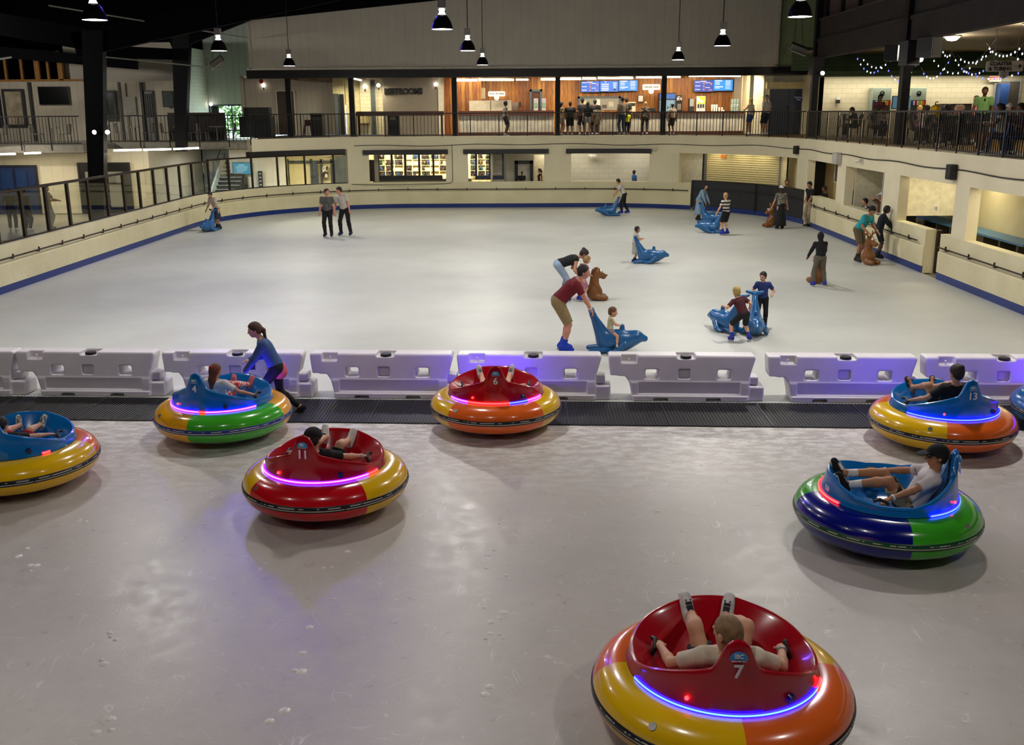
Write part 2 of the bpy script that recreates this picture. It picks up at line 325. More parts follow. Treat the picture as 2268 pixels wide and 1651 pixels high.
for a, b in ((0, 59.7), (68.45, 80.25), (81.3, 100.9)): m.sweep(a, b, [(-.035, .2), (0, .2), (0, .76), (-.02, .77), (-.035, .74)])
struct(m, 'trim_dasher', DASH)
sp_mat = stripes_mat('gate_panel', 'Z', 3, [(0, '22242c'), (1, '22242c')], .5, .3)
for i, (a, b) in enumerate(((59.75, 63.35), (63.4, 67.3))):
    t = thing('rink_gate', f'navy black rink gate panel, the {("wider left", "right hand")[i]} one below the roller shutter', 'gate', group='dark gate panels at the far right corner')
    MB().sweep(a, b, [(-.03, .16), (.06, .16), (.06, 1.33), (-.03, 1.33)]).build('panel', sp_mat, t)
    MB().sweep(a, b, [(-.05, 1.33), (.08, 1.33), (.08, 1.39), (-.05, 1.39)]).build('top_cap', BLACK, t)
    MB().sweep(a, b, [(-.07, .95), (-.03, .95), (-.03, 1.0), (-.07, 1.0)]).build('rail', BLACK, t)
    p, n = at(a + .03, -.02); MB().bar((p[0], p[1], .1), (p[0], p[1], 1.34), .1).build('post', BLACK, t)
# handrail on brackets
def rail_run(a, b, label):
    t = thing('handrail', label, 'handrail', group='pipe handrails around the rink'); n = max(2, int((b - a) / .5))
    pts = [(*at(a + (b - a) * i / n, -.1)[0], .9) for i in range(n + 1)]
    MB().tube(pts, .022, 6).build('pipe', RUSTY, t, smooth=True)
    k = 0; q = a + .5
    while q < b:
        p, nn = at(q, -.1); w, _ = at(q, 0)
        MB().bar((p[0], p[1], .86), (w[0], w[1], .86), .03).bar((p[0], p[1], .86), (p[0], p[1], .98), .035).build('bracket', RUSTY, t); q += 1.45
rail_run(9, 59.6, 'dark pipe handrail along the left and far rink walls')
rail_run(68.6, 79.9, 'dark pipe handrail between the two gate gaps on the right')
rail_run(81.45, 93, 'dark pipe handrail on the nearest right wall, below the lit openings')
m = MB()
m.wall(80.22, 80.36, 0, SILL - .02, .3, .42)
struct(m, 'trim_gate', RUSTY)
# glazed bays on the left wall
GL = glass_mat((.9, .92, .9), .05)
posts = [10.95 + 1.42 * i for i in range(23)]
for i, a in enumerate(posts):
    b = a + 1.42 if i < 22 else 42.8
    t = thing('glass_bay', f'rink glass bay with dark posts, {nth(i)} along the left wall', 'glass panel', group='glass bays on the left rink wall')
    zt = 2.6 if i > 16 else 2.55
    m = MB(); m.sweep(a + .06, b, [(.14, SILL + .02), (.155, SILL + .02), (.155, zt), (.14, zt)]); m.build('pane', GL, t)
    (p, n) = at(a, .15); MB().bar((p[0], p[1], SILL), (p[0], p[1], zt), .075, .12).build('post', RUSTY, t)
    MB().sweep(a, b, [(.1, zt), (.2, zt), (.2, zt + .07), (.1, zt + .07)]).build('top_rail', RUSTY, t)
    MB().sweep(a, b, [(.12, SILL), (.18, SILL), (.18, SILL + .04), (.12, SILL + .04)]).build('bottom_rail', BLACK, t)
# gray boarded bay at the pier
MB().wall(42.3, 42.9, SILL, 2.55, .2, .25).build('trim_1', boards('b9b6aa', 'X', .2), kind='structure')
struct(MB().wall(37.7, 42.75, 2.66, 2.88, -.06, .2), 'trim_header', BLACK)
for i, (a, b) in enumerate(((43.6, 47.75), (48.5, 52.65), (53.5, 57.65))):
    props(MB().wall(a, b, HEAD - .03, HEAD + .19, -.16, -.005).build('shutter_box', BLACK), f'long black roll-up shutter box, {("leftmost, over the skate shelves", "middle, over the narrower skate window", "rightmost, over the empty white opening")[i]}', 'shutter box', 'shutter boxes along the far wall')
# cables draped on the band
cab = M('191713', .6)
def cable(label, pts, r=.016):
    return props(MB().tube(pts, r, 5).build('cable', cab, smooth=True), label, 'cable')
cable('black cable draped along the band below the far deck', [(*at(43.2 + i * .6, -.03)[0], 3.02 + .03 * math.sin(i * .8) - .02 * math.sin(i * .33)) for i in range(40)], .014)
cable('black cable running along the right hand wall band', [(*at(66.4 + i * .7, -.03)[0], 3.0 + .025 * math.sin(i * .9)) for i in range(44)], .018)
cable('thin cable dropping around the corner of the left skate window', [(*at(47.95, -.02)[0], z) for z in (3.0, 2.4, 1.6, 1.28)] + [(*at(47.85, -.02)[0], 1.2), (*at(47.5, -.02)[0], 1.16), (*at(44, -.02)[0], 1.15), (*at(43, -.02)[0], 1.2)], .014)
# ------------------------------------------------------------------ decks
DECKF = M('4a3a30', .6, var=.2)
m = MB(); m.box((-13.3, 49.6, ZD - .3), (11.2, 58, ZD - .02)).box((11.2, 49.95, ZD - .3), (15, 52.5, ZD - .02)); struct(m, 'floor_deck', DECKF)
m = MB(); m.add([(11.4, 8, ZD - .02), (26, 8, ZD - .02), (26, 50, ZD - .02), (11.2, 50, ZD - .02), (8.0, 49.6, ZD - .02), (10.2, 46.5, ZD - .02), (11.4, 43, ZD - .02)], [tuple(range(7))]); struct(m, 'floor_deck_right', M('8a6a28', .5, var=.3, scale=2))
m = MB(); m.add([(11.4, 8, ZD - .3), (26, 8, ZD - .3), (26, 50, ZD - .3), (11.2, 50, ZD - .3), (11.4, 43, ZD - .3)], [tuple(range(5))]); struct(m, 'ceiling_right', M('b8b09a', .8))
ZL = 3.2
m = MB(); m.box((-20.6, 50.1, ZL - .35), (-13.15, 62, ZL)).box((-29, 46.6, ZL - .35), (-20.6, 62, ZL)); struct(m, 'floor_deck_left', M('a9a396', .7))
# ------------------------------------------------------------------ upper far side
PANEL = boards('cdc4b6', 'X', .42, 'b7aea0', .08, .75, .03)
struct(MB().box((-13.32, 49.35, 6.62), (11.65, 49.55, 9.75)), 'wall_panel', PANEL)
struct(MB().box((-13.5, 49.3, 6.56), (11.7, 49.42, 6.66)).box((11.6, 49.3, 6.6), (11.72, 49.42, 9.75)).box((-13.38, 49.3, 6.6), (-13.28, 49.42, 9.1)), 'trim_panel', M('c4bbac', .7))
struct(MB().box((-13.6, 49.5, 6.18), (13.4, 49.9, 6.56)), 'trim_beam', BLACK)
struct(MB().box((-13.3, 49.9, 6.42), (13, 58, 6.5)), 'ceiling_deck', M('54483a', .8, var=.3, scale=1))
raf = M('8d6a3f', .7, var=.2)
for i in range(26): props(MB().box((-12.4 + i * .93, 50.0, 6.24), (-12.33 + i * .93, 56, 6.42)).build('trim_rafter', raf), kind='structure')
for i, px in enumerate((641, 780, 1007, 1235, 1469)):
    x = PY(px, 240, 50.0)[0]
    props(MB().box((x - .12, 49.88, ZD), (x + .12, 50.12, 6.2)).build('column', STEEL), f'black steel column at the far deck railing, {nth(i)} from the left', 'column', 'columns along the far deck')
BRD, BLK = boards('b3a996', 'X', .3, '7d7566', .08), block_mat('ddd3b4', 'c0b692')
m = MB(); m.box((-13.6, 55, ZD), (-10.3, 55.2, 6.42)); struct(m, 'wall_lounge', BRD)
struct(MB().box((-10.3, 54.0, ZD), (-9.75, 54.15, 6.42)).box((-10.35, 54.0, ZD), (-10.3, 55, 6.42)).box((-9.75, 54.3, ZD), (-8.9, 54.45, 6.42)), 'wall_hall', M('d9cc9e', .7))
struct(MB().box((-8.95, 54.2, ZD), (-7.0, 54.4, 6.42)), 'wall_hall_back', BLK)
struct(MB().box((-7.65, 53.4, ZD), (-4.75, 53.6, 6.42)).box((-7.65, 53.5, ZD), (-7.6, 54.4, 6.42)), 'wall_restroom', M('8f8576', .7, var=.05))
struct(MB().box((-4.75, 53.3, ZD), (-4.5, 55, 6.42)), 'trim_corner', M('e4dcc4', .6))
def wood_mat():
    m, nt, b = new_mat('pine_boards'); v = coords(nt); sp = nt.nodes.new('ShaderNodeSeparateXYZ'); nt.links.new(v, sp.inputs[0])
    d = N(nt, 'ShaderNodeMath'); d.operation = 'DIVIDE'; d.inputs[1].default_value = .2; nt.links.new(sp.outputs[0], d.inputs[0])
    f = N(nt, 'ShaderNodeMath'); f.operation = 'FRACT'; nt.links.new(d.outputs[0], f.inputs[0]); fl = N(nt, 'ShaderNodeMath'); fl.operation = 'FLOOR'; nt.links.new(d.outputs[0], fl.inputs[0])
    wn = N(nt, 'ShaderNodeTexWhiteNoise'); wn.noise_dimensions = '1D'; nt.links.new(fl.outputs[0], wn.inputs['W'])
    c = ramp(nt, wn.outputs[0], [(0, '96551b'), (.5, 'b5701f'), (1, 'c88a35')])
    g = N(nt, 'ShaderNodeTexNoise', Scale=3., Detail=6.); nt.links.new(coords(nt, (6, 1, .8)), g.inputs['Vector'])
    c = mix(nt, 1., c, ramp(nt, g.outputs[0], [(.35, (.55, .5, .45)), (.6, (1, 1, 1))]), 'MULTIPLY')
    k = N(nt, 'ShaderNodeTexVoronoi', Scale=2.2); nt.links.new(coords(nt, (1.6, 1, 1)), k.inputs['Vector'])
    c = mix(nt, ramp(nt, k.outputs[0], [(.06, (.8, .8, .8)), (.1, (0, 0, 0))]), c, '4a2710')
    c = mix(nt, ramp(nt, f.outputs[0], [(0, (1, 1, 1)), (.05, (1, 1, 1)), (.08, (0, 0, 0))]), c, '3f220c')
    nt.links.new(c, b.inputs['Base Color']); b.inputs['Roughness'].default_value = .5; return m
PINE = wood_mat(); DWOOD = M('4b2612', .45, var=.2, scale=3)
struct(MB().box((-4.55, 55.0, ZD), (0.1, 55.2, 6.42)).box((.1, 54.8, ZD), (1.05, 55, 6.42)).box((1.05, 55, ZD), (11.4, 55.2, 6.42)), 'wall_counter', PINE)
struct(MB().box((-4.5, 53.9, ZD), (-2.55, 54.1, 6.3)), 'wall_pine_return', PINE)
struct(MB().box((10.75, 51.4, ZD), (10.9, 55, 6.42)), 'wall_partition', boards('d8c49a', 'Y', .3, 'a99368'))
struct(MB().add([(11.0, 51.0, ZD), (11.75, 50.3, ZD), (11.75, 50.3, 6.3), (11.0, 51.0, 6.3)], [(0, 1, 2, 3)]), 'wall_block', BLK); struct(MB().box((10.7, 52.4, ZD), (15, 52.5, 6.5)), 'wall_block_back', BLK)
struct(MB().box((11.35, 50.35, ZD), (14.6, 50.5, 6.4)), 'wall_block_right', BLK)
# ------------------------------------------------------------------ right deck
CREAM = block_mat('d8cfb4', 'b9b093', bw=.45, bh=.22)
struct(MB().box((13.2, 47.2, ZD), (26, 47.4, 6.3)), 'wall_snack', CREAM)
struct(MB().box((13.2, 47.2, ZD), (13.35, 50.4, 6.3)), 'wall_snack_return', M('e2d7ae', .7))
GREEN = stripes_mat('green_clapboard', 'Z', .16, [(0, '1d2a14'), (.06, '1d2a14'), (.1, '46593a'), (1, '46593a')], .7, .3)
m = MB(); m.add([(13.0, 46.0, 6.22), (26, 46.0, 6.22), (26, 46.9, 7.0), (13.0, 46.9, 7.0)], [(0, 1, 2, 3)]).box((13, 46.0, 6.0), (26, 47.3, 6.22)); struct(m, 'trim_awning', [GREEN])
struct(MB().box((11.9, 47.3, 6.3), (26, 47.5, 7.3)), 'wall_green', GREEN)
struct(MB().box((11.72, 49.6, 6.5), (14.5, 49.8, 11)), 'wall_green_upper', boards('8f9c70', 'X', .4, '6d7654', .1))
m = MB(); m.add([(18.9, 45.9, 6.3), (22.8, 45.9, 6.3), (20.4, 45.9, 7.0)], [(0, 1, 2)]).add([(18.9, 45.9, 6.3), (20.4, 45.9, 7.0), (20.4, 47, 7.0), (18.9, 47, 6.3)], [(0, 1, 2, 3)]); struct(m, 'trim_gable', M('7d8a62', .7))
FASC = M('27201b', .8, var=.3, scale=2)
m = MB(); m.box((12, 8, 6.65), (12.3, 44.2, 7.3)).box((11.95, 8, 7.3), (12.3, 44.2, 7.42)).box((12.05, 8, 7.42), (12.3, 44.2, 8.15)); struct(m, 'trim_fascia', FASC)
struct(MB().box((12.0, 8, 8.15), (12.35, 44.2, 8.22)), 'trim_ledge', M('3a322b', .7))
m = MB(); m.box((12.25, 8, 8.2), (12.4, 44.2, 11)); struct(m, 'wall_gallery', M('4e3d40', .7))
for i in range(8):
    y = 43.4 - i * 2.1
    props(MB().box((12.1, y - .14, 8.2), (12.3, y + .14, 11)).build('trim_mullion', BLACK), kind='structure')
SOFF = stripes_mat('slatted_soffit', 'X', .22, [(0, '15110d'), (.3, '15110d'), (.36, '8f8168'), (1, '8f8168')], .6, .2)
struct(MB().box((12.3, 8, 7.0), (26, 47.3, 7.1)), 'ceiling_soffit', SOFF)
for i, px in enumerate((1799, 2008)):
    y = (43.9, 33.4)[i]; x = 12.02
    props(MB().box((x - .13, y - .16, ZD), (x + .13, y + .16, 9.5)).build('column', STEEL), f'black steel column on the right hand deck, {("at the far corner", "beside the drink machines")[i]}', 'column', 'columns on the right deck')
# behind the right wall: seating passage and machine bay
struct(MB().box((14.3, 18, 0), (14.5, 36.4, 3.1)), 'wall_passage', M('d6cca6', .7, var=.06, scale=1.5))
struct(MB().box((11.65, 36.3, 0), (14.5, 36.45, 3.1)), 'wall_passage_end', M('d9d0b4', .7))
struct(MB().box((15.2, 36.5, 0), (15.4, 47, 3.1)).box((11.9, 42.6, 0), (15.4, 42.75, 3.1)), 'wall_machine_bay', M('1d1a16', .8, var=.3))
# ------------------------------------------------------------------ behind the far wall, lower level
LOB = M('e6d9ae', .75, var=.05, scale=1)
struct(MB().box((-9.2, 53.6, 0), (2.0, 53.8, 3.1)), 'wall_skate_room', LOB)
struct(MB().box((-9.25, 49.9, 0), (-9.1, 53.8, 3.1)).box((-1.95, 50.0, 0), (-1.85, 53.7, 3.1)), 'wall_skate_partition', M('c9c2ac', .7))
struct(MB().box((-1.9, 51.6, 0), (.2, 51.75, 3.1)).box((.95, 51.6, 0), (7, 51.75, 3.1)).box((.2, 51.6, 2.45), (.95, 51.75, 3.1)), 'wall_white_block', block_mat('c4bfae', 'a8a391', bw=.5, bh=.25))
m = MB(); m.add([(-9.2, 49.9, 3.1), (12, 49.9, 3.1), (12, 54, 3.1), (-9.2, 54, 3.1)], [(0, 1, 2, 3)]); struct(m, 'ceiling_lobby', M('cfc5a8', .8))
m = MB(); m.add([tuple(at(63.6, 1.5)[0]) + (0,), tuple(at(69.5, 1.9)[0]) + (0,), tuple(at(69.5, 1.9)[0]) + (3.1,), tuple(at(63.6, 1.5)[0]) + (3.1,)], [(0, 1, 2, 3)]); struct(m, 'wall_corner_room', M('cdb684', .7, var=.05)); struct(MB().box((1.9, 52.6, 0), (12, 52.75, 3.1)), 'wall_far_corridor', M('ded4b4', .7)); struct(MB().box((-9.1, 49.86, 0), (9.2, 54, .3)), 'floor_raised', M('8d8676', .5))
# left: walkway wall, stairs, lobby
BRW = boards('d6cdb4', 'X', .55, 'a59b80', .07, .7, .012)
struct(MB().box((-29, 47.3, 0), (-17.9, 47.5, 3.0)), 'wall_walkway', BRW)
struct(MB().box((-18.0, 47.5, 0), (-17.9, 55, 3.0)), 'wall_walkway_side', M('cfc8b6', .7, var=.05))
struct(MB().box((-18, 55.5, 0), (-9.2, 55.7, 3.1)), 'wall_stairwell', block_mat('d9dcd6', 'b4bab4'))
struct(MB().box((-15.9, 53.4, 0), (-12.9, 53.55, 3.05)), 'wall_lobby', boards('ddd6c6', 'X', .35, 'b0a998', .05))
struct(MB().box((-12.9, 53.9, 0), (-9.2, 54.05, 3.1)).box((-12.95, 53.4, 0), (-12.9, 54, 3.1)), 'wall_lobby_back', M('dfd09c', .7, var=.04))
m = MB(); m.add([(-29, 46.6, 2.84), (-20.6, 46.6, 2.84), (-20.6, 50, 2.84), (-9, 50, 2.84), (-9, 56, 2.9), (-29, 56, 2.9)], [(0, 1, 2, 3, 4, 5)]); struct(m, 'ceiling_walkway', M('6b6250', .8, var=.2))
# upper left walls
UPB = boards('c4bba8', 'X', .45, '9a917f', .08, .75, .03); UPG = M('b5aea2', .75, var=.06, scale=1)
struct(MB().box((-30, 54.0, ZL), (-22.9, 54.15, 6.3)).box((-22.9, 54.3, ZL), (-21.2, 54.45, 6.2)).box((-21.2, 54, ZL), (-18.3, 54.15, 6.25)), 'wall_balcony', UPB)
struct(MB().box((-24.6, 54.5, 6.2), (-18.3, 54.65, 8.2)), 'wall_balcony_upper', UPG)
GRN = stripes_mat('pale_siding', 'X', .38, [(0, '8d9a90'), (.03, '8d9a90'), (.05, 'c2ccc2'), (1, 'c2ccc2')], .7, .05)
struct(MB().box((-18.35, 54.2, ZL), (-18.25, 58.2, 8)), 'wall_daylit', block_mat('ccd4c4', 'aab4a4', 'YZ'))
struct(MB().box((-18.3, 58.1, 5.06), (-15.3, 58.25, 9.6)).box((-15.5, 58.1, ZL), (-15.3, 58.25, 5.1)), 'wall_daylit_far', GRN)
struct(MB().box((-15.5, 55, ZD), (-15.3, 58.2, 6.5)).box((-15.3, 55.05, ZD), (-13.6, 55.2, 6.4)), 'wall_lounge_side', BRD)
m = MB(); m.box((-18.2, 58.12, 4.98), (-15.45, 58.2, 5.08)).box((-18.25, 58.12, ZL), (-18.15, 58.2, 5.06)); m.box((-16.98, 58.13, ZL), (-16.92, 58.19, 5.0)).box((-18.2, 58.13, 3.6), (-15.4, 58.19, 3.68)).box((-18.2, 58.13, 4.28), (-15.4, 58.19, 4.32))
struct(m, 'window_1', M('27384f', .4)); struct(MB().box((-18.2, 58.15, ZL), (-15.5, 58.165, 5.0)), 'window_2', glass_mat((.96, 1, .97), .02))
# steel frames and roof
TOPB = M('050609', .9, var=.2, spec=.1)
struct(MB().box((-45, -8, 12.2), (45, 64, 12.3)), 'ceiling', TOPB)
struct(MB().box((-34, 60, -1), (-18.3, 60.2, 12.2)).box((-15, 60, 5), (34, 60.2, 12.2)).box((-18.3, 60, 5.3), (-15, 60.2, 12.2)), 'wall_back', TOPB)
struct(MB().box((-30, 8, -1), (-29.8, 60, 12.2)).box((26, 8, -1), (26.2, 60, 12.2)), 'wall_side', TOPB)
struct(MB().box((-30, -8.2, -1), (26, -8, 12.2)).box((-30, -8, -1), (-29.8, 8, 12.2)).box((26, -8, -1), (26.2, 8, 12.2)), 'wall_rear', TOPB)
def column(px, w0, w1, Y, z0, z1, label, dx=0.):
    xa, xt = px; m = MB(); ym = Y
    m.add([(xa - w0 / 2, ym - .2, z0), (xa + w0 / 2, ym - .2, z0), (xa + w0 / 2, ym + .2, z0), (xa - w0 / 2, ym + .2, z0), (xt - w1 / 2, ym - .2, z1), (xt + w1 / 2, ym - .2, z1), (xt + w1 / 2, ym + .2, z1), (xt - w1 / 2, ym + .2, z1)],
          [(3, 2, 1, 0), (4, 5, 6, 7), (0, 1, 5, 4), (1, 2, 6, 5), (2, 3, 7, 6), (3, 0, 4, 7)])
    return props(m.build('column', STEEL), label, 'column', 'tapered steel columns of the roof frame')
column((-19.12, -18.44), .62, .9, 44, 0, 8.0, 'tapered black steel column on the left walkway, carrying two small floodlights')
column((-16.95, -16.45), .46, .85, 49.2, ZL - .4, 8.2, 'tapered black steel column between the two left deck railings')
m = MB(); B = lambda a, b, w, d: m.bar(a, b, w, d)
B((-19.3, 44, 7.4), (-3, 44, 10.6), .3, 1.0); B((-18.5, 44, 7.6), (-30, 44, 9.6), .3, .9); B((-17, 49.2, 7.8), (-12.8, 49.2, 9.3), .3, .7)
B((-19, 44.3, 7.2), (-17, 49.1, 7.3), .25, .5); B((-30, 50, 7.9), (-19, 50, 6.9), .25, .5)
B((-3, 44, 10.6), (14, 44, 11.4), .3, .9); B((-13.4, 49.3, 9.25), (-3, 49.3, 10.2), .35, .9); B((-3, 46, 10.9), (14, 46, 10.9), .35, .9)
for y in (14, 29): B((-30, y, 9.2), (0, y, 11.4), .3, .8); B((0, y, 11.4), (26, y, 10.6), .3, .8)
for x in (-24, -16, -9.3, -1.9, 5.4): B((x, 8, 10.4), (x, 49, 10.4), .12, .2)
struct(m, 'ceiling_beams', TOPB); struct(MB().box((-3.2, 52.4, 9.3), (2.6, 52.6, 12)), 'wall_loft', M('8f8a80', .7)); struct(MB().box((2.6, 52.4, 9.3), (12, 52.6, 12)).box((-12, 52.4, 9.3), (-3.2, 52.6, 12)), 'wall_loft_wood', PINE)
light('loft_light', 'AREA', (-6, 50.6, 11), 30, (1, .9, .7), .5, aim=(-6, 52.5, 10)); light('loft_light', 'AREA', (7, 50.6, 11.4), 18, (1, .85, .6), .5, aim=(7, 52.5, 10))
m = MB(); m.bar((-17.9, 43.7, 6.9), (-13.8, 49, 6.55), .05).bar((-18.4, 40, 8.6), (-13.3, 49, 8.0), .05).bar((-29, 44, 6.0), (-23.6, 47, 7.1), .08).bar((-14.2, 48, 8.1), (-13.4, 49, 8.0), .04)
struct(m, 'ceiling_pipes', M('8e938c', .5, .3))
STUD = M('9a6a2c', .7, var=.2)
for i, x in enumerate((-27.55, -26.7, -25.95, -25.3, -24.72)): props(MB().box((x - .06, 54, 6.3), (x + (.06 if i != 2 else .2), 54.15, 7.8)).build('trim_stud', STUD), kind='structure')
struct(MB().box((-30, 53.95, 6.25), (-23.3, 54.2, 6.36)).box((-24.7, 53.95, 6.3), (-24.5, 54.2, 7.2)), 'trim_plate', STUD)
# mats in front of the barriers
mat_m = M('111114', .55, var=.25, scale=20)
for i in range(13):
    x0 = -11.6 + i * 1.52; yb = lambda x: 15.30 - .034 * (x + 1)
    t = thing('rubber_mat', f'black ribbed rubber mat in front of the barriers, {nth(i)} from the left', 'mat', group='ribbed mats along the barrier line')
    m = MB(); x1 = x0 + 1.515
    m.add([(x0, yb(x0) - 1.0, .012), (x1, yb(x1) - 1.0, .012), (x1, yb(x1) + .25, .012), (x0, yb(x0) + .25, .012), (x0, yb(x0) - 1.0, 0.001), (x1, yb(x1) - 1.0, 0.001), (x1, yb(x1) + .25, .001), (x0, yb(x0) + .25, .001)], [(0, 1, 2, 3), (7, 6, 5, 4), (0, 4, 5, 1), (1, 5, 6, 2), (2, 6, 7, 3), (3, 7, 4, 0)])
    for k in range(30):
        x = x0 + .025 + k * .0505; m.box((x - .014, yb(x) - .99, .012), (x + .014, yb(x) + .24, .02))
    m.build('ribbed_sheet', mat_m, t)
    MB().box((x0, yb(x0) - .99, .012), (x0 + .02, yb(x0) + .24, .024)).build('edge_strip', M('2c2c30', .4), t)
# ------------------------------------------------------------------ smooth solids from distance fields (surface nets)
def nets(d, org, h):
    """Quad mesh of the zero surface of a sampled distance field."""
    s = d < 0; nx, ny, nz = d.shape; C = [(i, j, k) for i in (0, 1) for j in (0, 1) for k in (0, 1)]
    sub = lambda a, i, j, k: a[i:nx - 1 + i, j:ny - 1 + j, k:nz - 1 + k]
    cnt = sum(sub(s, *c).astype(np.int8) for c in C); act = (cnt > 0) & (cnt < 8)
    ia = np.argwhere(act); idx = -np.ones(act.shape, np.int64); idx[act] = np.arange(len(ia))
    acc = np.zeros((len(ia), 3)); w = np.zeros(len(ia))
    for ax in range(3):
        o = [a for a in range(3) if a != ax]
        for u in (0, 1):
            for v in (0, 1):
                c0 = [0, 0, 0]; c0[o[0]] = u; c0[o[1]] = v; c1 = list(c0); c1[ax] = 1
                p0 = ia + c0; p1 = ia + c1; a = d[tuple(p0.T)]; b = d[tuple(p1.T)]; m = (a < 0) != (b < 0)
                t = np.where(m, a / np.where(m, a - b, 1), 0); q = p0.astype(float); q[:, ax] += t
                acc[m] += q[m]; w += m
    V = acc / w[:, None] * h + org; F = []
    for ax in range(3):
        o = [a for a in range(3) if a != ax]; sl0 = [slice(None)] * 3; sl1 = [slice(None)] * 3; sl0[ax] = slice(0, -1); sl1[ax] = slice(1, None)
        e = np.argwhere(s[tuple(sl0)] != s[tuple(sl1)])
        e = e[(e[:, o[0]] > 0) & (e[:, o[1]] > 0) & (e[:, o[0]] < d.shape[o[0]] - 1) & (e[:, o[1]] < d.shape[o[1]] - 1)]
        if not len(e): continue
        inside = s[tuple(e.T)]; cs = []
        for u, v in ((-1, -1), (0, -1), (0, 0), (-1, 0)):
            q = e.copy(); q[:, o[0]] += u; q[:, o[1]] += v; cs.append(idx[tuple(q.T)])
        q = np.stack(cs, 1); flip = inside if ax != 1 else ~inside; q[~flip] = q[~flip][:, ::-1]; F.append(q)
    return V, np.concatenate(F)
def smin(a, b, k):
    h = np.maximum(k - np.abs(a - b), 0) / k; return np.minimum(a, b) - h * h * k * .25
def net_obj(name, V, F, mat, parent=None, **pr):
    me = bpy.data.meshes.new(name); me.vertices.add(len(V)); me.vertices.foreach_set('co', V.astype(np.float32).ravel())
    me.loops.add(F.size); me.loops.foreach_set('vertex_index', F.astype(np.int32).ravel()); me.polygons.add(len(F))
    me.polygons.foreach_set('loop_start', np.arange(0, F.size, 4, dtype=np.int32)); me.update(calc_edges=True); me.shade_smooth()
    me.materials.append(mat); o = bpy.data.objects.new(name, me); COL.objects.link(o)
    if parent: o.parent = parent
    return props(o, **pr)
# primitives: ('c', a, b, ra, rb, k[, cuts]) round cone; ('e', centre, radii, 3x3, k[, cuts]) ellipsoid; k<0 subtracts
def cone(a, b, ra, rb=None, k=.03, cuts=()): return ('c', np.array(a, float), np.array(b, float), ra, ra if rb is None else rb, k, cuts)
def ell(c, r, m=None, k=.03, cuts=()): return ('e', np.array(c, float), np.array(r, float), m, k, cuts)
def bounds(pr):
    if pr[0] == 'c': r = max(pr[3], pr[4]); return np.minimum(pr[1], pr[2]) - r, np.maximum(pr[1], pr[2]) + r
    r = pr[2].max(); return pr[1] - r, pr[1] + r
def solid(name, prims, h, mat, parent=None, rel=None, **pr):
    """One smooth closed mesh out of blended primitives."""
    prims = [p for p in prims if p]; pos = [p for p in prims if p[-2] >= 0]
    lo = np.min([bounds(p)[0] for p in pos], 0) - 2.5 * h; hi = np.max([bounds(p)[1] for p in pos], 0) + 2.5 * h
    n = np.ceil((hi - lo) / h).astype(int) + 1; d = np.full(n, 1.0, np.float32)
    ax = [lo[i] + h * np.arange(n[i]) for i in range(3)]
    for p in prims:
        k = p[-2]; a, b = bounds(p); m = abs(k) + 2.5 * h
        i0 = np.clip(((a - m - lo) / h).astype(int), 0, n); i1 = np.clip(((b + m - lo) / h).astype(int) + 2, 0, n)
        sl = tuple(slice(x, y) for x, y in zip(i0, i1)); X, Y, Z = np.meshgrid(*[ax[i][sl[i]] for i in range(3)], indexing='ij')
        Q = np.stack([X, Y, Z], -1).astype(np.float32)
        if p[0] == 'c':
            ab = (p[2] - p[1]).astype(np.float32); pa = Q - p[1].astype(np.float32); t = np.clip(pa @ ab / max(float(ab @ ab), 1e-9), 0, 1)
            e = np.linalg.norm(pa - t[..., None] * ab, axis=-1) - (p[3] + (p[4] - p[3]) * t)
        else:
            q = Q - p[1].astype(np.float32)
            if p[3] is not None: q = q @ np.array(p[3], np.float32)
            k0 = np.linalg.norm(q / p[2], axis=-1); k1 = np.linalg.norm(q / p[2] ** 2, axis=-1); e = k0 * (k0 - 1) / np.maximum(k1, 1e-6)
        for c, nn in p[-1]: e = np.maximum(e, (Q - np.array(c, np.float32)) @ np.array(nn, np.float32))
        d[sl] = smin(d[sl], e, max(k, 1e-4)) if k >= 0 else -smin(-d[sl], e, -k)
    V, F = nets(d, lo, h)
    return net_obj(name, V, F, mat, parent, **pr)
def field(name, f, lo, hi, h, mat, parent=None, **pr):
    lo, hi = np.array(lo, float), np.array(hi, float); n = np.ceil((hi - lo) / h).astype(int) + 1
    X, Y, Z = np.meshgrid(*[lo[i] + h * np.arange(n[i]) for i in range(3)], indexing='ij'); V, F = nets(f(X, Y, Z), lo, h)
    return net_obj(name, V, F, mat, parent, **pr)
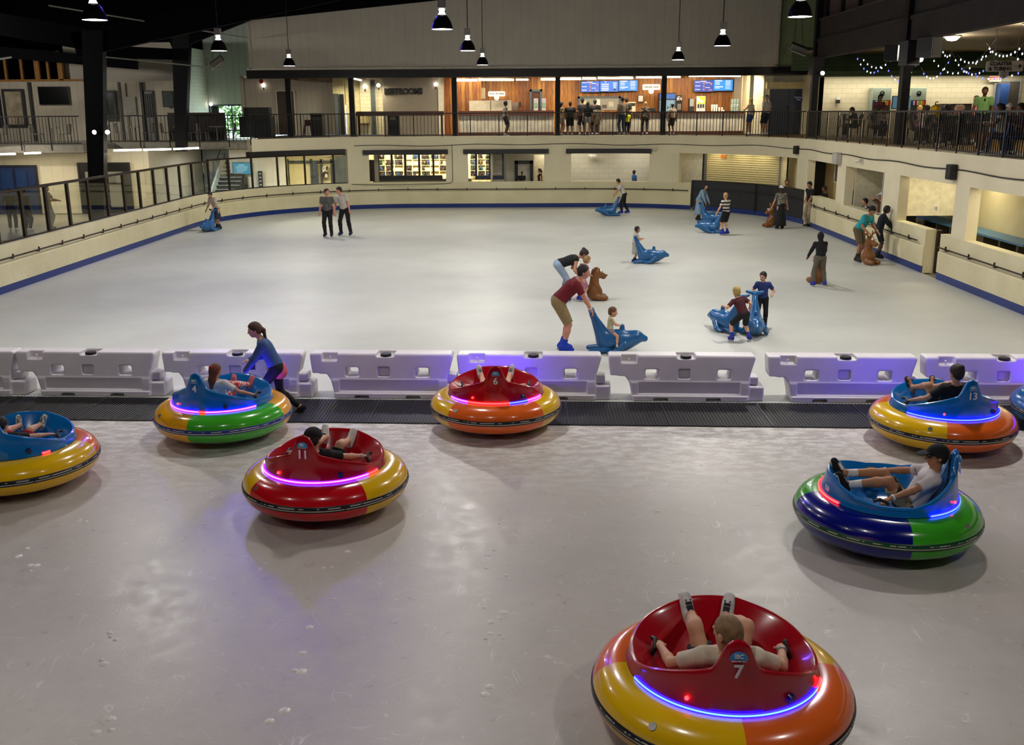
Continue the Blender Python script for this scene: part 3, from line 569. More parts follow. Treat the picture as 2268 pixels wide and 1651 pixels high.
# ------------------------------------------------------------------ water-filled plastic barriers
def rbox(X, Y, Z, a, b, r=.02):
    a, b = np.array(a), np.array(b); c = (a + b) / 2; e = (b - a) / 2 - r
    q = [np.abs(v - c[i]) - e[i] for i, v in enumerate((X, Y, Z))]
    return np.sqrt(sum(np.maximum(v, 0) ** 2 for v in q)) + np.minimum(np.maximum(np.maximum(q[0], q[1]), q[2]), 0) - r
def barrier_field(X, Y, Z):
    hd = np.interp(Z, [0, .09, .1, .3, .34, .75], [.23, .23, .21, .2, .185, .15])
    xl = np.interp(Z, [0, .12, .3, .4, .42, .66, .76], [-.8, -.82, -.86, -.93, -1.17, -1.2, -1.2]); xr = np.interp(Z, [0, .42, .7, .76], [1.06, 1.08, 1.16, 1.14])
    r = .03; d = np.maximum.reduce([np.abs(Y) - hd + r, np.abs(Z - .375) - .375 + r, xl + r - X, X - xr + r])
    q = [np.maximum(v, 0) for v in (np.abs(Y) - hd + r, np.abs(Z - .375) - .375 + r, np.maximum(xl + r - X, X - xr + r))]
    d = np.sqrt(sum(v * v for v in q)) + np.minimum(d, 0) - r
    d = smin(d, rbox(X, Y, Z, (.9, -.14, .27), (1.22, .14, .4), .02), .02); d = smin(d, rbox(X, Y, Z, (.9, -.19, 0), (1.31, .19, .25), .03), .03)
    cut = lambda a, b, rr=.02, k=.02: -smin(-d, rbox(X, Y, Z, a, b, rr), -0) if 0 else np.maximum(d, -rbox(X, Y, Z, a, b, rr))
    for x in (-.5, .66): d = cut((x - .1, -.3, .37), (x + .1, .3, .52), .03); d = cut((x - .125, -.3, .355), (x + .125, -.155, .535), .04)
    d = cut((-.06 + .08 - .1, -.3, .37), (.08 + .04, -.1, .53), .03)
    d = cut((-1.0, -.3, .62), (-.74, -.06, .8), .02); d = cut((-.1, -.22, .69), (.2, .1, .85), .03)
    d = cut((-.72, -.3, .12), (.93, -.188, .31), .01)
    for x in (-.35, .5): d = cut((x - .12, -.3, -.1), (x + .12, .3, .055), .02)
    return d
PLAST = M('e9e3e6', .38, var=.05, scale=2.5)
bar0 = None
def barrier_loc(i):
    p = P((185, 516, 848, 1175, 1510, 1858, 2200, -130)[i], 858, .2); x = p[0]; return (x, 15.86 - .034 * (x + 1), 0)
bl = ['second from left, between two other barriers', 'behind the girl in the blue top', 'fourth from the right end, beside the black car cap', 'behind the red car numbered 6', 'right of the one behind car 6', 'lit violet on its right half', 'rightmost, behind the blue car numbered 13', 'leftmost, cut by the photo edge']
bl = ['white plastic barrier, second from the left', 'white plastic barrier behind the girl in the blue top', 'white plastic barrier just left of the red car numbered 6', 'white plastic barrier right behind the red car numbered 6', 'white plastic barrier, third from the right', 'white plastic barrier lit violet on its right half', 'white plastic barrier behind the blue car numbered 13', 'white plastic barrier cut by the left photo edge']
for i in range(8):
    if bar0 is None:
        bar0 = thing('barrier', bl[0], 'barrier', (0, 0, 0), 0, 'white water-filled barriers across the rink')
        field('body', barrier_field, (-1.3, -.28, -.05), (1.4, .28, .82), .0115, PLAST, bar0)
        MB().lathe([(.002, .735), (.085, .735), (.09, .725), (.09, .695), (.08, .69), (.03, .69), (.03, .66)], 20, (.05, -.06, 0)).build('cap', BLACK, bar0, smooth=True)
        MB().ball((-.87, -.085, .67), .02).build('bolt', M('efecea', .3), bar0, smooth=True); o = bar0
    else: o = dup(bar0)
    o['label'] = bl[i]; o.location = barrier_loc(i); o.rotation_euler[2] = -.034
# ------------------------------------------------------------------ bumper cars
def sstep(a, b, x): t = np.clip((x - a) / (b - a), 0, 1); return t * t * (3 - 2 * t)
def rim(phi):
    """Rim height, radius and base radius of the moulded cockpit at an angle from the nose."""
    f = np.degrees(np.abs((phi + math.pi) % (2 * math.pi) - math.pi)); b = 180 - f
    z = .63 + .13 * np.clip((74 - f) / 56, 0, 1) + .28 * np.clip(1 - b / 74, 0, 1) ** 1.05 + .175 * (1 - sstep(4.5, 16, b))
    r = .69 - .05 * (1 - sstep(15, 60, f)) - .035 * (1 - sstep(30, 66, b))
    return z, r
def shell_mesh():
    n = 180; vs = []; K = 13
    for i in range(n):
        p = 2 * math.pi * i / n; z, r = (float(v) for v in rim(p)); u = (-math.sin(p), math.cos(p))
        b = 180 - abs(math.degrees((p + math.pi) % (2 * math.pi) - math.pi)); back = 1 - float(sstep(10, 40, b))
        zi = z - .05
        prof = [(.64, .46), (.70, .50), (.715, .53), (.705 + (r - .705) * .35, .53 + (z - .53) * .33), (.705 + (r - .705) * .75, .53 + (z - .53) * .68), (r + .012, z - .03), (r + .002, z - .006), (r - .015, z), (r - .032, z - .008), (r - .05, z - .035),
                (.50 - .0 * back, .50 + (zi - .5) * .45), (.40, .40), (.30, .35)]
        vs += [(u[0] * q, u[1] * q, h) for q, h in prof]
    vs.append((0, 0, .34)); fs = []
    for i in range(n):
        j = (i + 1) % n
        fs += [(i * K + k, j * K + k, j * K + k + 1, i * K + k + 1) for k in range(K - 1)]; fs.append((i * K + K - 1, j * K + K - 1, n * K))
    return vs, fs
SHELL = shell_mesh()
TR, TA, TB, TZ = .725, .25, .21, .315
def ring_pt(p, r, z): return (-math.sin(p) * r, math.cos(p) * r, z)
def tube_mesh(seam):
    m = MB(); n, k = 144, 40
    for i in range(n):
        for j in range(k):
            t = 2 * math.pi * j / k; c, s = math.cos(t), math.sin(t)
            q = TR + TA * math.copysign(abs(c) ** .92, c); z = TZ + TB * math.copysign(abs(s) ** .92, s); m.v.append(ring_pt(2 * math.pi * i / n, q, z))
    for i in range(n):
        for j in range(k):
            a, b = i, (i + 1) % n; m.f.append((a * k + j, b * k + j, b * k + (j + 1) % k, a * k + (j + 1) % k))
            m.m.append(int(((i + .5) * 360 / n - seam) % 360 // 90) % 2)
    return m
def arc_strip(a0, a1, r, z0, z1, th=.012):
    m = MB(); n = max(3, int(abs(a1 - a0) / 3)); vs = []
    for i in range(n + 1):
        p = R(a0 + (a1 - a0) * i / n); vs += [ring_pt(p, r, z0), ring_pt(p, r + th, z0), ring_pt(p, r + th, z1), ring_pt(p, r, z1)]
    m.add(vs, [(i * 4 + j, i * 4 + (j + 1) % 4, i * 4 + 4 + (j + 1) % 4, i * 4 + 4 + j) for i in range(n) for j in range(4)] + [(0, 1, 2, 3), (n * 4 + 3, n * 4 + 2, n * 4 + 1, n * 4)]); return m
LEDC = {'blue': EM((.16, .42, 1), 2.2), 'violet': EM((.72, .6, 1), 1.7), 'cyan': EM((.2, .6, 1), 1.9), 'red': EM((1, .16, .12), 2.2), 'pink': EM((1, .5, .9), 1.6), 'blue_nose': EM((.05, .03, 1), 230), 'violet_nose': EM((.1, .05, 1), 110), 'lamp': EM((1, .03, .03), 6)}
GLOW = {'blue': EM((.003, .002, 1), 22), 'violet': EM((.05, .002, 1), 20), 'cyan': EM((.004, .002, 1), 22), 'red': EM((1, .01, .02), 5), 'pink': EM((.6, .01, 1), 9)}
WHITE_L = M('f2eeee', .4, var=.02)
BAND = {}
def band_mat(hexc):
    if hexc in BAND: return BAND[hexc]
    m, nt, b = new_mat('tube_band'); v = coords(nt); n = N(nt, 'ShaderNodeTexNoise', Scale=9., Detail=2.); nt.links.new(v, n.inputs['Vector'])
    sp = nt.nodes.new('ShaderNodeSeparateXYZ'); nt.links.new(v, sp.inputs[0])
    z = N(nt, 'ShaderNodeMapRange'); z.inputs[1].default_value = TZ - .04; z.inputs[2].default_value = TZ + .04; nt.links.new(sp.outputs[2], z.inputs[0])
    l1 = ramp(nt, z.outputs[0], [(.25, (0, 0, 0)), (.27, (1, 1, 1)), (.38, (1, 1, 1)), (.4, (0, 0, 0))], 'CONSTANT'); l2 = ramp(nt, z.outputs[0], [(.6, (0, 0, 0)), (.62, (1, 1, 1)), (.72, (1, 1, 1)), (.74, (0, 0, 0))], 'CONSTANT')
    w1 = mix(nt, 1., l1, ramp(nt, n.outputs[0], [(.3, (0, 0, 0)), (.34, (1, 1, 1))]), 'MULTIPLY'); w2 = mix(nt, 1., l2, ramp(nt, n.outputs[0], [(.47, (0, 0, 0)), (.5, (1, 1, 1))]), 'MULTIPLY')
    nt.links.new(mix(nt, mix(nt, 1., w1, w2, 'ADD'), hexc, 'cfcabe'), b.inputs['Base Color']); b.inputs['Roughness'].default_value = .35; BAND[hexc] = m; return m
RUBBER = M('131114', .5, var=.2)
def glossy(h): return M(h, .22, coat=.6, var=.05, scale=2.5)
def car(label, px, py, rz, shell, ca, cb, seam, num, led, band='15131a', nose_led='red', rear=68, loc=None, parts_led=None):
    c = P(px, py, TZ) if loc is None else loc
    t = thing('bumper_car', label, 'bumper car', (c[0], c[1], 0), R(rz), 'inflatable bumper cars on the ice')
    tube_mesh(seam).build('inflatable_tube', [glossy(ca), glossy(cb)], t, smooth=True)
    m = MB(); k = 144
    for i in range(k):
        p = 2 * math.pi * i / k
        for q, z in ((.972, -.038), (.981, -.03), (.986, 0), (.981, .03), (.972, .038)): m.v.append(ring_pt(p, q, TZ + z))
    m.f = [(i * 5 + j, (i + 1) % k * 5 + j, (i + 1) % k * 5 + j + 1, i * 5 + j + 1) for i in range(k) for j in range(4)]; m.m = [0] * len(m.f)
    m.build('rub_strip', band_mat(band), t, smooth=True)
    sh = MB().add(*SHELL).build('cockpit', glossy(shell), t, smooth=True)
    arc_strip(0, 360, .712, .515, .53, .006).build('seal', BLACK, sh)
    # padded headrest on the inside of the fin
    vs = []; q = 21
    for i in range(q):
        b = -30 + 60 * i / (q - 1); p = R(180 + b); z, r = (float(v) for v in rim(p))
        for f in (0, .33, .66, 1): zz = .60 + (z - .05 - .60) * f; rr = (r - .055) - .075 * (1 - f); vs.append(ring_pt(p, rr - .012, zz))
    MB().add(vs, [(i * 4 + j, (i + 1) * 4 + j, (i + 1) * 4 + j + 1, i * 4 + j + 1) for i in range(q - 1) for j in range(3)]).build('headrest_pad', M('17161c', .6), t, smooth=True)
    # lights under the rim, with their halo on the tube as a wider glowing band
    segs = parts_led or [(180 - rear, 180 + rear, led)]
    for a, b, c_ in segs:
        arc_strip(a, b, .7165, .541, .550).build('light_strip', LEDC[c_], t)
        arc_strip(a, b, .712, .528, .558).build('halo_band', GLOW[c_], t)
    if nose_led:
        arc_strip(-42, 42, .7165, .539, .551).build('light_strip', LEDC[nose_led], t)
        if nose_led == 'red': arc_strip(-42, 42, .712, .530, .558).build('halo_band', GLOW['red'], t)
    m = MB(); m.ball(ring_pt(R(180 - 28), .708, .61), .016).build('marker_light', LEDC['lamp'], t, smooth=True)
    p = R(180 + 34); m = MB(); a = np.array(ring_pt(p, .69, .61)); b = np.array(ring_pt(p, .722, .605)); m.cyl(a, b, .034, .03, 14); m.build('knob', M('101a5c', .3), t, smooth=True)
    # side controls
    for s in (-1, 1):

        m = MB(); m.cbox((s * .535, .10, .51), (.05, .2, .05)); m.tube([(s * .535, .05, .52), (s * .5, .05, .60), (s * .49, .13, .63), (s * .51, .19, .61)], .019, 8); m.build('joystick', RUBBER, t, smooth=True)
    # valve cap
    p = R(180 - 38); m = MB(); r0 = TR + TA * math.cos(R(38)); z0 = TZ + TB * math.sin(R(38)); a = np.array(ring_pt(p, r0, z0)); nn = np.array(ring_pt(p, math.cos(R(38)), math.sin(R(38))))
    m.cyl(a - nn * .01, a + nn * .012, .034, .03, 16).build('valve_cap', M('9a9894', .3, .6), t, smooth=True)
    # drive wheels under the hull
    MB().lathe([(.002, .12), (.5, .12), (.6, .2), (.55, .3)], 40).build('hull', BLACK, t, smooth=True)
    for s, y in ((-1, .1), (1, .1), (0, -.5), (0, .55)):
        MB().cyl((s * .5 - .03, y, .065), (s * .5 + .03, y, .065), .065, n=14).bar((s * .5, y, .08), (s * .5, y, .2), .05).build('wheel', RUBBER, t)
    # emblem and number moulded on the back of the fin
    tilt = .07
    def on_fin(z): return -(.718 - (z - .53) / .55 * .05)
    em = MB(); pts = [(.062 * math.cos(math.pi * i / 12), .058 * math.sin(math.pi * i / 12)) for i in range(13)]
    em.prism(pts, 'Y', -.004, .006); e = em.build('emblem', M('2f8fd0', .35, var=.05), t); e.location = (0, on_fin(.97) - .012, .955); e.rotation_euler = (-tilt, 0, 0)
    text('IBC', .043, WHITE_L, e, (0, -.007, .026), name='emblem_lettering', bold=.0006)
    text('ICE BUMPER CARS', .0125, WHITE_L, e, (0, -.007, -.008), name='emblem_lettering')
    if num: o = text(num, .135, WHITE_L, t, (0, on_fin(.865) - .008, .865), (R(90) - tilt, 0, 0), name='number', bold=.003)
    if nose_led and num and num in ('16',):
        z, r = rim(0.3); text(num, .09, WHITE_L, t, (*ring_pt(.42, .712, .63)[:2], .63), (R(90), 0, math.pi + .42), name='number', bold=.002)
        text('IBC', .06, WHITE_L, t, (*ring_pt(.1, .705, .66)[:2], .66), (R(90), 0, math.pi + .02), name='emblem_lettering', bold=.001)
    return t
YEL, ORA, REDT, GRNT, NAVY, SRED, SBLU = 'f2c00e', 'ee6a22', 'd2101f', '3fb228', '0a1280', 'b00a1c', '0f74c2'
CARS = {}
CARS['7'] = car('red bumper car numbered 7 on a yellow and orange tube, nearest the camera', 1595, 1522, -2.5, SRED, YEL, ORA, 92, '7', 'cyan', parts_led=[(112, 240, 'cyan'), (240, 252, 'red')])
CARS['11'] = car('red bumper car numbered 11 on a yellow and red tube', 723, 1062, -8.5, SRED, YEL, REDT, 47, '11', 'violet', parts_led=[(108, 242, 'violet'), (242, 256, 'red')])
CARS['6'] = car('red bumper car numbered 6 on a yellow and orange tube', 1098, 897, 2, SRED, YEL, ORA, 45, '6', 'red', nose_led='blue_nose', parts_led=[(116, 146, 'violet'), (146, 196, 'red'), (196, 220, 'cyan'), (220, 246, 'pink')])
CARS['4'] = car('blue bumper car on a green and orange-yellow tube with a blue band', 496, 915, -14, SBLU, 'f2ae1c', GRNT, 90, '4', 'violet', band='15307e', nose_led='violet_nose', parts_led=[(110, 184, 'violet'), (184, 192, 'red'), (192, 250, 'violet')])
CARS['13'] = car('blue bumper car numbered 13 on a yellow and orange tube', 2085, 932, 7, SBLU, YEL, ORA, 66, '13', 'blue', nose_led='blue_nose')
CARS['16'] = car('blue bumper car numbered 16 on a green and navy tube', 1962, 1132, 76, SBLU, NAVY, GRNT, 10, '16', 'blue', band='0c4a2a', rear=60)
CARS['L'] = car('blue bumper car on a yellow and orange tube, cut by the left photo edge', 40, 1016, 5, SBLU, ORA, YEL, 92, None, 'red', parts_led=[(226, 234, 'red')], nose_led=None)
CARS['R'] = car('red bumper car on a teal and orange tube, cut by the right photo edge', 2400, 905, -20, SRED, '0a5a96', ORA, 50, None, 'blue', nose_led='blue_nose')
# ------------------------------------------------------------------ people
def ik(a, b, l1, l2, pole):
    a, b = np.array(a, float), np.array(b, float); d = b - a; L = np.linalg.norm(d); mx = (l1 + l2) * .998
    if L > mx: b = a + d / L * mx; d = b - a; L = mx
    u = d / max(L, 1e-6); x = (l1 * l1 - l2 * l2 + L * L) / (2 * L); y = math.sqrt(max(l1 * l1 - x * x, 0)); pole = np.array(pole, float); w = pole - u * (pole @ u); w /= max(np.linalg.norm(w), 1e-6)
    return a + u * x + w * y, b
def rotx(a): c, s = math.cos(a), math.sin(a); return np.array([[1, 0, 0], [0, c, -s], [0, s, c]])
def rotz(a): c, s = math.cos(a), math.sin(a); return np.array([[c, -s, 0], [s, c, 0], [0, 0, 1]])
def roty(a): c, s = math.cos(a), math.sin(a); return np.array([[c, 0, s], [0, 1, 0], [-s, 0, c]])
SK = {'fair': 'd9a384', 'tan': 'c08a66', 'brown': '7b4d34', 'dark': '4a2e22', 'pink': 'd8927c'}
def person(label, loc, rz, h=1.72, skin='fair', lean=0, side=0, twist=0, pel=None, hl=None, hr=None, fl=None, fr=None, head=(0, 0), hs=1., w=1., fem=0, top=('tee', '888888'), bot=('shorts', '333333'), shoe=('sneaker', 'dddddd'),
           hair=('short', '2a1a12'), cap=None, vox=None, toe=None, sock=None, group=None, extra=None, kl=None, kr=None, el=None, er=None, only_up=False, fist=False):
    """A dressed figure. Local axes: x right hand side, y ahead, z up; lengths in units of a 1.75 m adult, scaled by h."""
    k = h / 1.75; dist = np.linalg.norm(np.array(loc) - CAM); vox = vox or max(.0075, min(.021, dist / 2200 * .8)); fine = vox < .011
    t = thing('person', label, 'person', loc, R(rz), group); V = lambda *a: np.array(a, float)
    pel = V(*(pel or (0, 0, .93 + (.05 if shoe and shoe[0] == 'skate' else 0)))); B = rotz(R(twist)) @ roty(R(side)) @ rotx(-R(lean)); up, fw, rt = B @ V(0, 0, 1), B @ V(0, 1, 0), B @ V(1, 0, 0)
    sw, hw = (.172 - .018 * fem) * w, (.092 + .006 * fem)
    neck = pel + up * .50; chest = pel + up * .34; shs = [neck - up * .055 + rt * s * sw for s in (-1, 1)]; Bp = rotz(R(twist)) @ roty(R(side * .5)) @ rotx(-R(lean * .35)); hips = [pel + Bp @ V(s * hw, 0, -.03) for s in (-1, 1)]
    Hm = rotz(R(head[0] + twist)) @ rotx(-R(head[1])); hc = neck + up * .085 + Hm @ V(0, .03, .10) * hs ** .5
    feet = [V(*(f or (s * .11, .0, .085))) for f, s in ((fl, -1), (fr, 1))]; toes = [V(*x) / np.linalg.norm(x) for x in (toe if toe and hasattr(toe[0], '__len__') else [toe or (-.12, 1, -.12), (-(toe or (-.12,))[0], *(toe or (0, 1, -.12))[1:])])]
    knees, ank = [], []
    for i, s in enumerate((-1, 1)):
        kp = (kl, kr)[i] or (s * .12, 1, .15); m, b = ik(hips[i], feet[i], .435, .42, V(*kp)); knees.append(m); ank.append(b)
    hands = [V(*hh) if hh is not None else shs[i] + (rt * s * .10 + fw * .03 - V(0, 0, 1) * .52) for i, (hh, s) in enumerate(((hl, -1), (hr, 1)))]; elb = []
    for i, s in enumerate((-1, 1)):
        ep = (el, er)[i] or (s * .6, -1, -.5); m, b = ik(shs[i], hands[i], .285, .255, V(*ep)); elb.append(m); hands[i] = b
    # ---- body
    body = []; T = B.copy()
    if not only_up:
        for i in (0, 1):
            c1 = knees[i] + (ank[i] - knees[i]) * .3
            body += [cone(hips[i], knees[i], .083 * w, .054, .05), cone(knees[i], c1, .052, .055, .03), cone(c1, ank[i], .055, .036, .03)]
            side_ = np.cross(toes[i], V(0, 0, 1)); nrm = np.cross(side_, toes[i]) / np.linalg.norm(side_) if np.linalg.norm(side_) > .05 else V(0, -1, 0); heel = ank[i] - nrm * .05 - toes[i] * .04; tip = ank[i] - nrm * .058 + toes[i] * .15
            body += [cone(ank[i], heel, .036, .032, .03), cone(heel, tip, .034, .026, .03)]
    body += [ell(pel + up * .0, (.155 * w + .01 * fem, .108 * w, .125), T, .05), ell(pel + up * .17, (.132 * w - .012 * fem, .098 * w, .18), T, .06), ell(chest, (.155 * w, .108 * w, .17), T, .06), cone(shs[0], shs[1], .055, .055, .06), cone(neck - up * .03, neck + up * .05 + (hc - neck) * .3, .054 - .006 * fem, .05 - .006 * fem, .03)]
    if fem: body += [ell(chest + fw * .075 + rt * s * .065 + up * .02, (.06, .05, .06), T, .04) for s in (-1, 1)]
    hd = lambda *v: hc + Hm @ (V(*v) * hs)
    body += [ell(hd(0, -.012, .028), V(.075, .095, .085) * hs, Hm, .02), ell(hd(0, .03, -.035), V(.056, .064, .08) * hs, Hm, .04), ell(hd(0, .055, -.085), V(.032, .03, .026) * hs, Hm, .03)]
    if vox < .016:
        body += [cone(hd(0, .093, .012), hd(0, .112, -.026), .009 * hs, .014 * hs, .015), ell(hd(0, .082, .03), V(.05, .018, .012) * hs, Hm, .015), ell(hd(0, .088, -.058), V(.024, .014, .014) * hs, Hm, .012)] + [ell(hd(s * .077, -.012, -.012), V(.012, .022, .034) * hs, Hm, .008) for s in (-1, 1)]
    for i, s in enumerate((-1, 1)):
        e = elb[i]; f1 = e + (hands[i] - e) * .3
        body += [cone(shs[i], e, .047 * w, .038, .035), cone(e, f1, .037, .039, .02), cone(f1, hands[i], .039, .026, .02)]
        d = (hands[i] - e) / np.linalg.norm(hands[i] - e); q = rt - d * (rt @ d); q = q / max(np.linalg.norm(q), .05); pn = np.cross(d, q) * (1 if True else -1)
        if pn[2] > 0: pn = -pn
        body += [ell(hands[i] + d * .045, (.036, .052, .019), np.stack([q, d, pn], 1), .02)]
        cu = 1.25 if fist else .75
        for j in range(4):
            o = (j - 1.5) * .0185; l = (.036, .041, .039, .031)[j]; a = hands[i] + d * .085 + q * o * s
            d1 = d * math.cos(cu * .6) + pn * math.sin(cu * .6); d2 = d * math.cos(cu * 1.6) + pn * math.sin(cu * 1.6)
            b = a + d1 * l; c = b + d2 * l * .8; body += [cone(a - d * .03, b, .0098, .009, .006), cone(b, c, .009, .0075, .006)]
        a = hands[i] + d * .02 - q * s * .026; b = a + (d * .7 - q * s * .6 + pn * .35) * .04; body += [cone(a, b, .0125, .0105, .01), cone(b, b + (d * .9 + pn * .4) * .03, .0105, .008, .006)]
    sc = lambda pr: [(p[0], p[1] * k, p[2] * k, p[3] * k, p[4] * k, p[5] * k, [(np.array(c) * k, n) for c, n in p[6]]) if p[0] == 'c' else (p[0], p[1] * k, p[2] * k, p[3], p[4] * k, [(np.array(c) * k, n) for c, n in p[5]]) for p in pr if p]
    put = lambda name, pr, mat, vx=None: solid(name, sc(pr), vx or vox, mat, t)
    sk = M(SK.get(skin, skin), .55, var=.08, scale=9); put('body', body, sk)
    cm = lambda c: c if not isinstance(c, str) else M(c, .85, var=.14, scale=14)
    # ---- upper garment
    g = .012 + vox * .35
    if top:
        kind, col = top[0], cm(top[1]); low = pel - up * (.07 if kind != 'long_loose' else .16); pr = [ell(pel + up * .02, (.155 * w + .01 * fem + g, .108 * w + g, .13), T, .05, [(low, -up)]), ell(pel + up * .17, (.14 * w + g, .104 * w + g, .19), T, .07, [(low, -up)]), ell(chest, (.157 * w + g, .11 * w + g, .165), T, .06, [(neck - up * .005, up)]), cone(shs[0], shs[1], .055 + g, .055 + g, .06, [(neck - up * .0 + fw * .02, up)])]
        if fem: pr += [ell(chest + fw * .078 + rt * s * .065 + up * .02, (.06 + g * .8, .05 + g * .8, .06 + g * .8), T, .04) for s in (-1, 1)]
        for i in (0, 1):
            dd = (elb[i] - shs[i]) / np.linalg.norm(elb[i] - shs[i])
            if kind == 'tee': e = shs[i] + dd * .20; pr.append(cone(shs[i], shs[i] + dd * .285, .05 * w + g * 1.2, .046 + g, .035, [(e, dd)]))
            elif kind in ('long', 'long_loose', 'hood'):
                pr += [cone(shs[i], elb[i], .05 * w + g * 1.3, .042 + g * 1.2, .035), cone(elb[i], elb[i] + (hands[i] - elb[i]) * .93, .042 + g * 1.2, .031 + g, .03)]
        if kind == 'hood': pr += [ell(hd(0, -.03, .01), V(.098, .115, .125) * hs, Hm, .03), cone(neck - fw * .05, neck - fw * .02 + up * .06, .08, .075, .05)]
        put({'tee': 'shirt', 'long': 'sweater', 'long_loose': 'tunic', 'tank': 'tank_top', 'hood': 'hooded_jacket'}[kind], pr, col)
    # ---- lower garment
    if bot and not only_up:
        kind, col = bot[0], cm(bot[1]); gg = .012 + vox * .3; pr = [ell(pel - up * .01, (.157 * w + .012 * fem + gg, .11 * w + gg, .115), T, .05, [(pel + up * .075, up)])]
        if kind in ('shorts', 'pants', 'leggings'):
            for i in (0, 1):
                hk = (knees[i] - hips[i]); L = np.linalg.norm(hk); hk = hk / L; fit = 1.0 if kind != 'leggings' else .25
                if kind == 'shorts': e = hips[i] + hk * L * (bot[2] if len(bot) > 2 else .85); pr.append(cone(hips[i], hips[i] + hk * L * 1.2, .088 * w + gg * 1.1, .066 + gg * 1.2, .05, [(e, hk)]))
                else:
                    ka = (ank[i] - knees[i]); La = np.linalg.norm(ka); ka = ka / La; pr += [cone(hips[i], knees[i], .086 * w + gg, .056 + gg * fit, .05), cone(knees[i], knees[i] + ka * La * .3, .056 + gg * fit, .057 + gg * fit, .03), cone(knees[i] + ka * La * .3, ank[i], .057 + gg * fit, .04 + gg * fit * 1.3, .03, [(ank[i] - ka * .02, ka)])]
        else:                                                           # skirt or dress: a bell around both thighs
            L = bot[2] if len(bot) > 2 else .5; fl_ = bot[3] if len(bot) > 3 else .2; mid = (knees[0] + knees[1]) / 2; dn = mid - pel; dn = dn / np.linalg.norm(dn); dn = (dn + V(0, 0, -1) * .7); dn /= np.linalg.norm(dn); end = pel + dn * L
            pr.append(cone(pel + up * .04, pel + dn * (L + .15), .13 * w, fl_ + .02, .05, [(end, dn)]))
        put({'shorts': 'shorts', 'pants': 'trousers', 'leggings': 'leggings', 'skirt': 'skirt'}[kind], pr, col)
    # ---- feet
    if shoe and not only_up:
        for i in (0, 1):
            tz = toes[i]; sd = np.cross(tz, V(0, 0, 1)); nm = np.cross(sd / max(np.linalg.norm(sd), .05), tz) if np.linalg.norm(sd) > .05 else V(0, -1, 0); nm = nm / np.linalg.norm(nm); a = ank[i]; heel, tip = a - nm * .05 - tz * .045, a - nm * .055 + tz * .155; col = cm(shoe[1]); fl0 = a - nm * .088; kn = (knees[i] - a) / np.linalg.norm(knees[i] - a)
            if shoe[0] == 'sandal':
                s_ = put('sandal', [cone(heel - nm * .032, tip - nm * .03, .038, .04, .01, [(fl0 + nm * .02, nm)])] + [cone(a - nm * .06 + tz * q - np.cross(tz, nm) * .045, a - nm * .03 + tz * q + np.cross(tz, nm) * .045, .012, .012, .005) for q in (.05, .12)], col, min(vox, .009)); continue
            pr = [cone(heel, tip, .046, .038, .02, [(fl0, -nm)]), cone(a - nm * .01, heel + tz * .06, .046, .044, .03), ell(a - nm * .052 + tz * .09, (.045, .085, .04), np.stack([np.cross(tz, nm), tz, nm], 1), .03, [(fl0, -nm)])]
            if shoe[0] == 'skate': pr = [cone(heel + nm * .02, tip + nm * .018, .05, .042, .02), cone(a + kn * .12, heel + nm * .02 + tz * .03, .052, .05, .04), cone(a, tip - tz * .06 + nm * .03, .05, .045, .04)]
            s_ = put('shoe' if shoe[0] != 'skate' else 'skate_boot', pr, col, min(vox, .014))
            def local(name, m, mat): o = m.build(name, mat, s_); return o
            if shoe[0] == 'skate':
                m = MB(); f0 = lambda q, z: tuple((a + tz * q - nm * z) * k)
                m.bar(f0(-.07, .07), f0(.17, .07), .05 * k, .03 * k); local('sole', m, M('16204a' if len(shoe) < 3 else shoe[2], .4)); m = MB(); m.bar(f0(-.09, .1), f0(.19, .1), .006 * k, .035 * k); local('blade', m, M('c8ccd2', .25, .9))
            elif vox < .013:
                m = MB(); m.bar(tuple((heel - nm * .033 - tz * .03) * k), tuple((tip - nm * .028 + tz * .02) * k), .078 * k, .016 * k); local('sole', m, M(shoe[2] if len(shoe) > 2 else 'efece6', .5))
                if fine:
                    m = MB()
                    for q in (.05, .08, .11): m.bar(tuple((a + tz * q - nm * (q * .17 - .008) - np.cross(tz, nm) * .028) * k), tuple((a + tz * q - nm * (q * .17 - .008) + np.cross(tz, nm) * .028) * k), .009 * k)
                    if len(shoe) > 3: local('tongue', MB().bar(tuple((a + tz * .03 - nm * -.004) * k), tuple((a + tz * .125 - nm * .016) * k), .05 * k, .012 * k), M(shoe[3], .7))
                    local('laces', m, M('e8e6e0' if len(shoe) > 3 else '55524e', .7))
            if sock: put('sock', [cone(a - nm * .01, a + kn * sock[1], .041, .047, .02, [(a + kn * sock[1], kn)])], cm(sock[0]), min(vox, .012))
    # ---- head
    if fine or vox < .0105:
        for s in (-1, 1):
            m = MB(); m.ball(tuple(hd(s * .03, .076, .012) * k), .0125 * k * hs, 8); o = m.build('eye', M('e8e2da', .3), t, smooth=True); q = MB(); q.ball(tuple(hd(s * .03, .0865, .012) * k), .0058 * k * hs, 8); q.build('iris', M('20140e', .3), o, smooth=True)
        put('mouth', [ell(hd(0, .094, -.06), V(.022, .010, .006) * hs, Hm, .01)], M('9a4f48', .5), .004)
    if hair:
        st, col = hair[0], M(hair[1], .65, var=.3, scale=22); up_h, fwh = Hm @ V(0, 0, 1), Hm @ V(0, 1, 0); ct = [(hd(0, .06, .045), (fwh * .75 - up_h * .66))]; e = .006 if st == 'buzz' else .014 + vox * .25
        pr = [ell(hd(0, -.014, .03), (V(.076, .096, .087) * hs + e), Hm, .02, ct), ell(hd(0, -.045, -.02), (V(.066, .06, .075) * hs + e * .5), Hm, .03, ct)]
        if st == 'bob': pr += [ell(hd(0, -.035, -.02), V(.092, .085, .105) * hs, Hm, .03, [(hd(0, .035, 0), fwh)])]
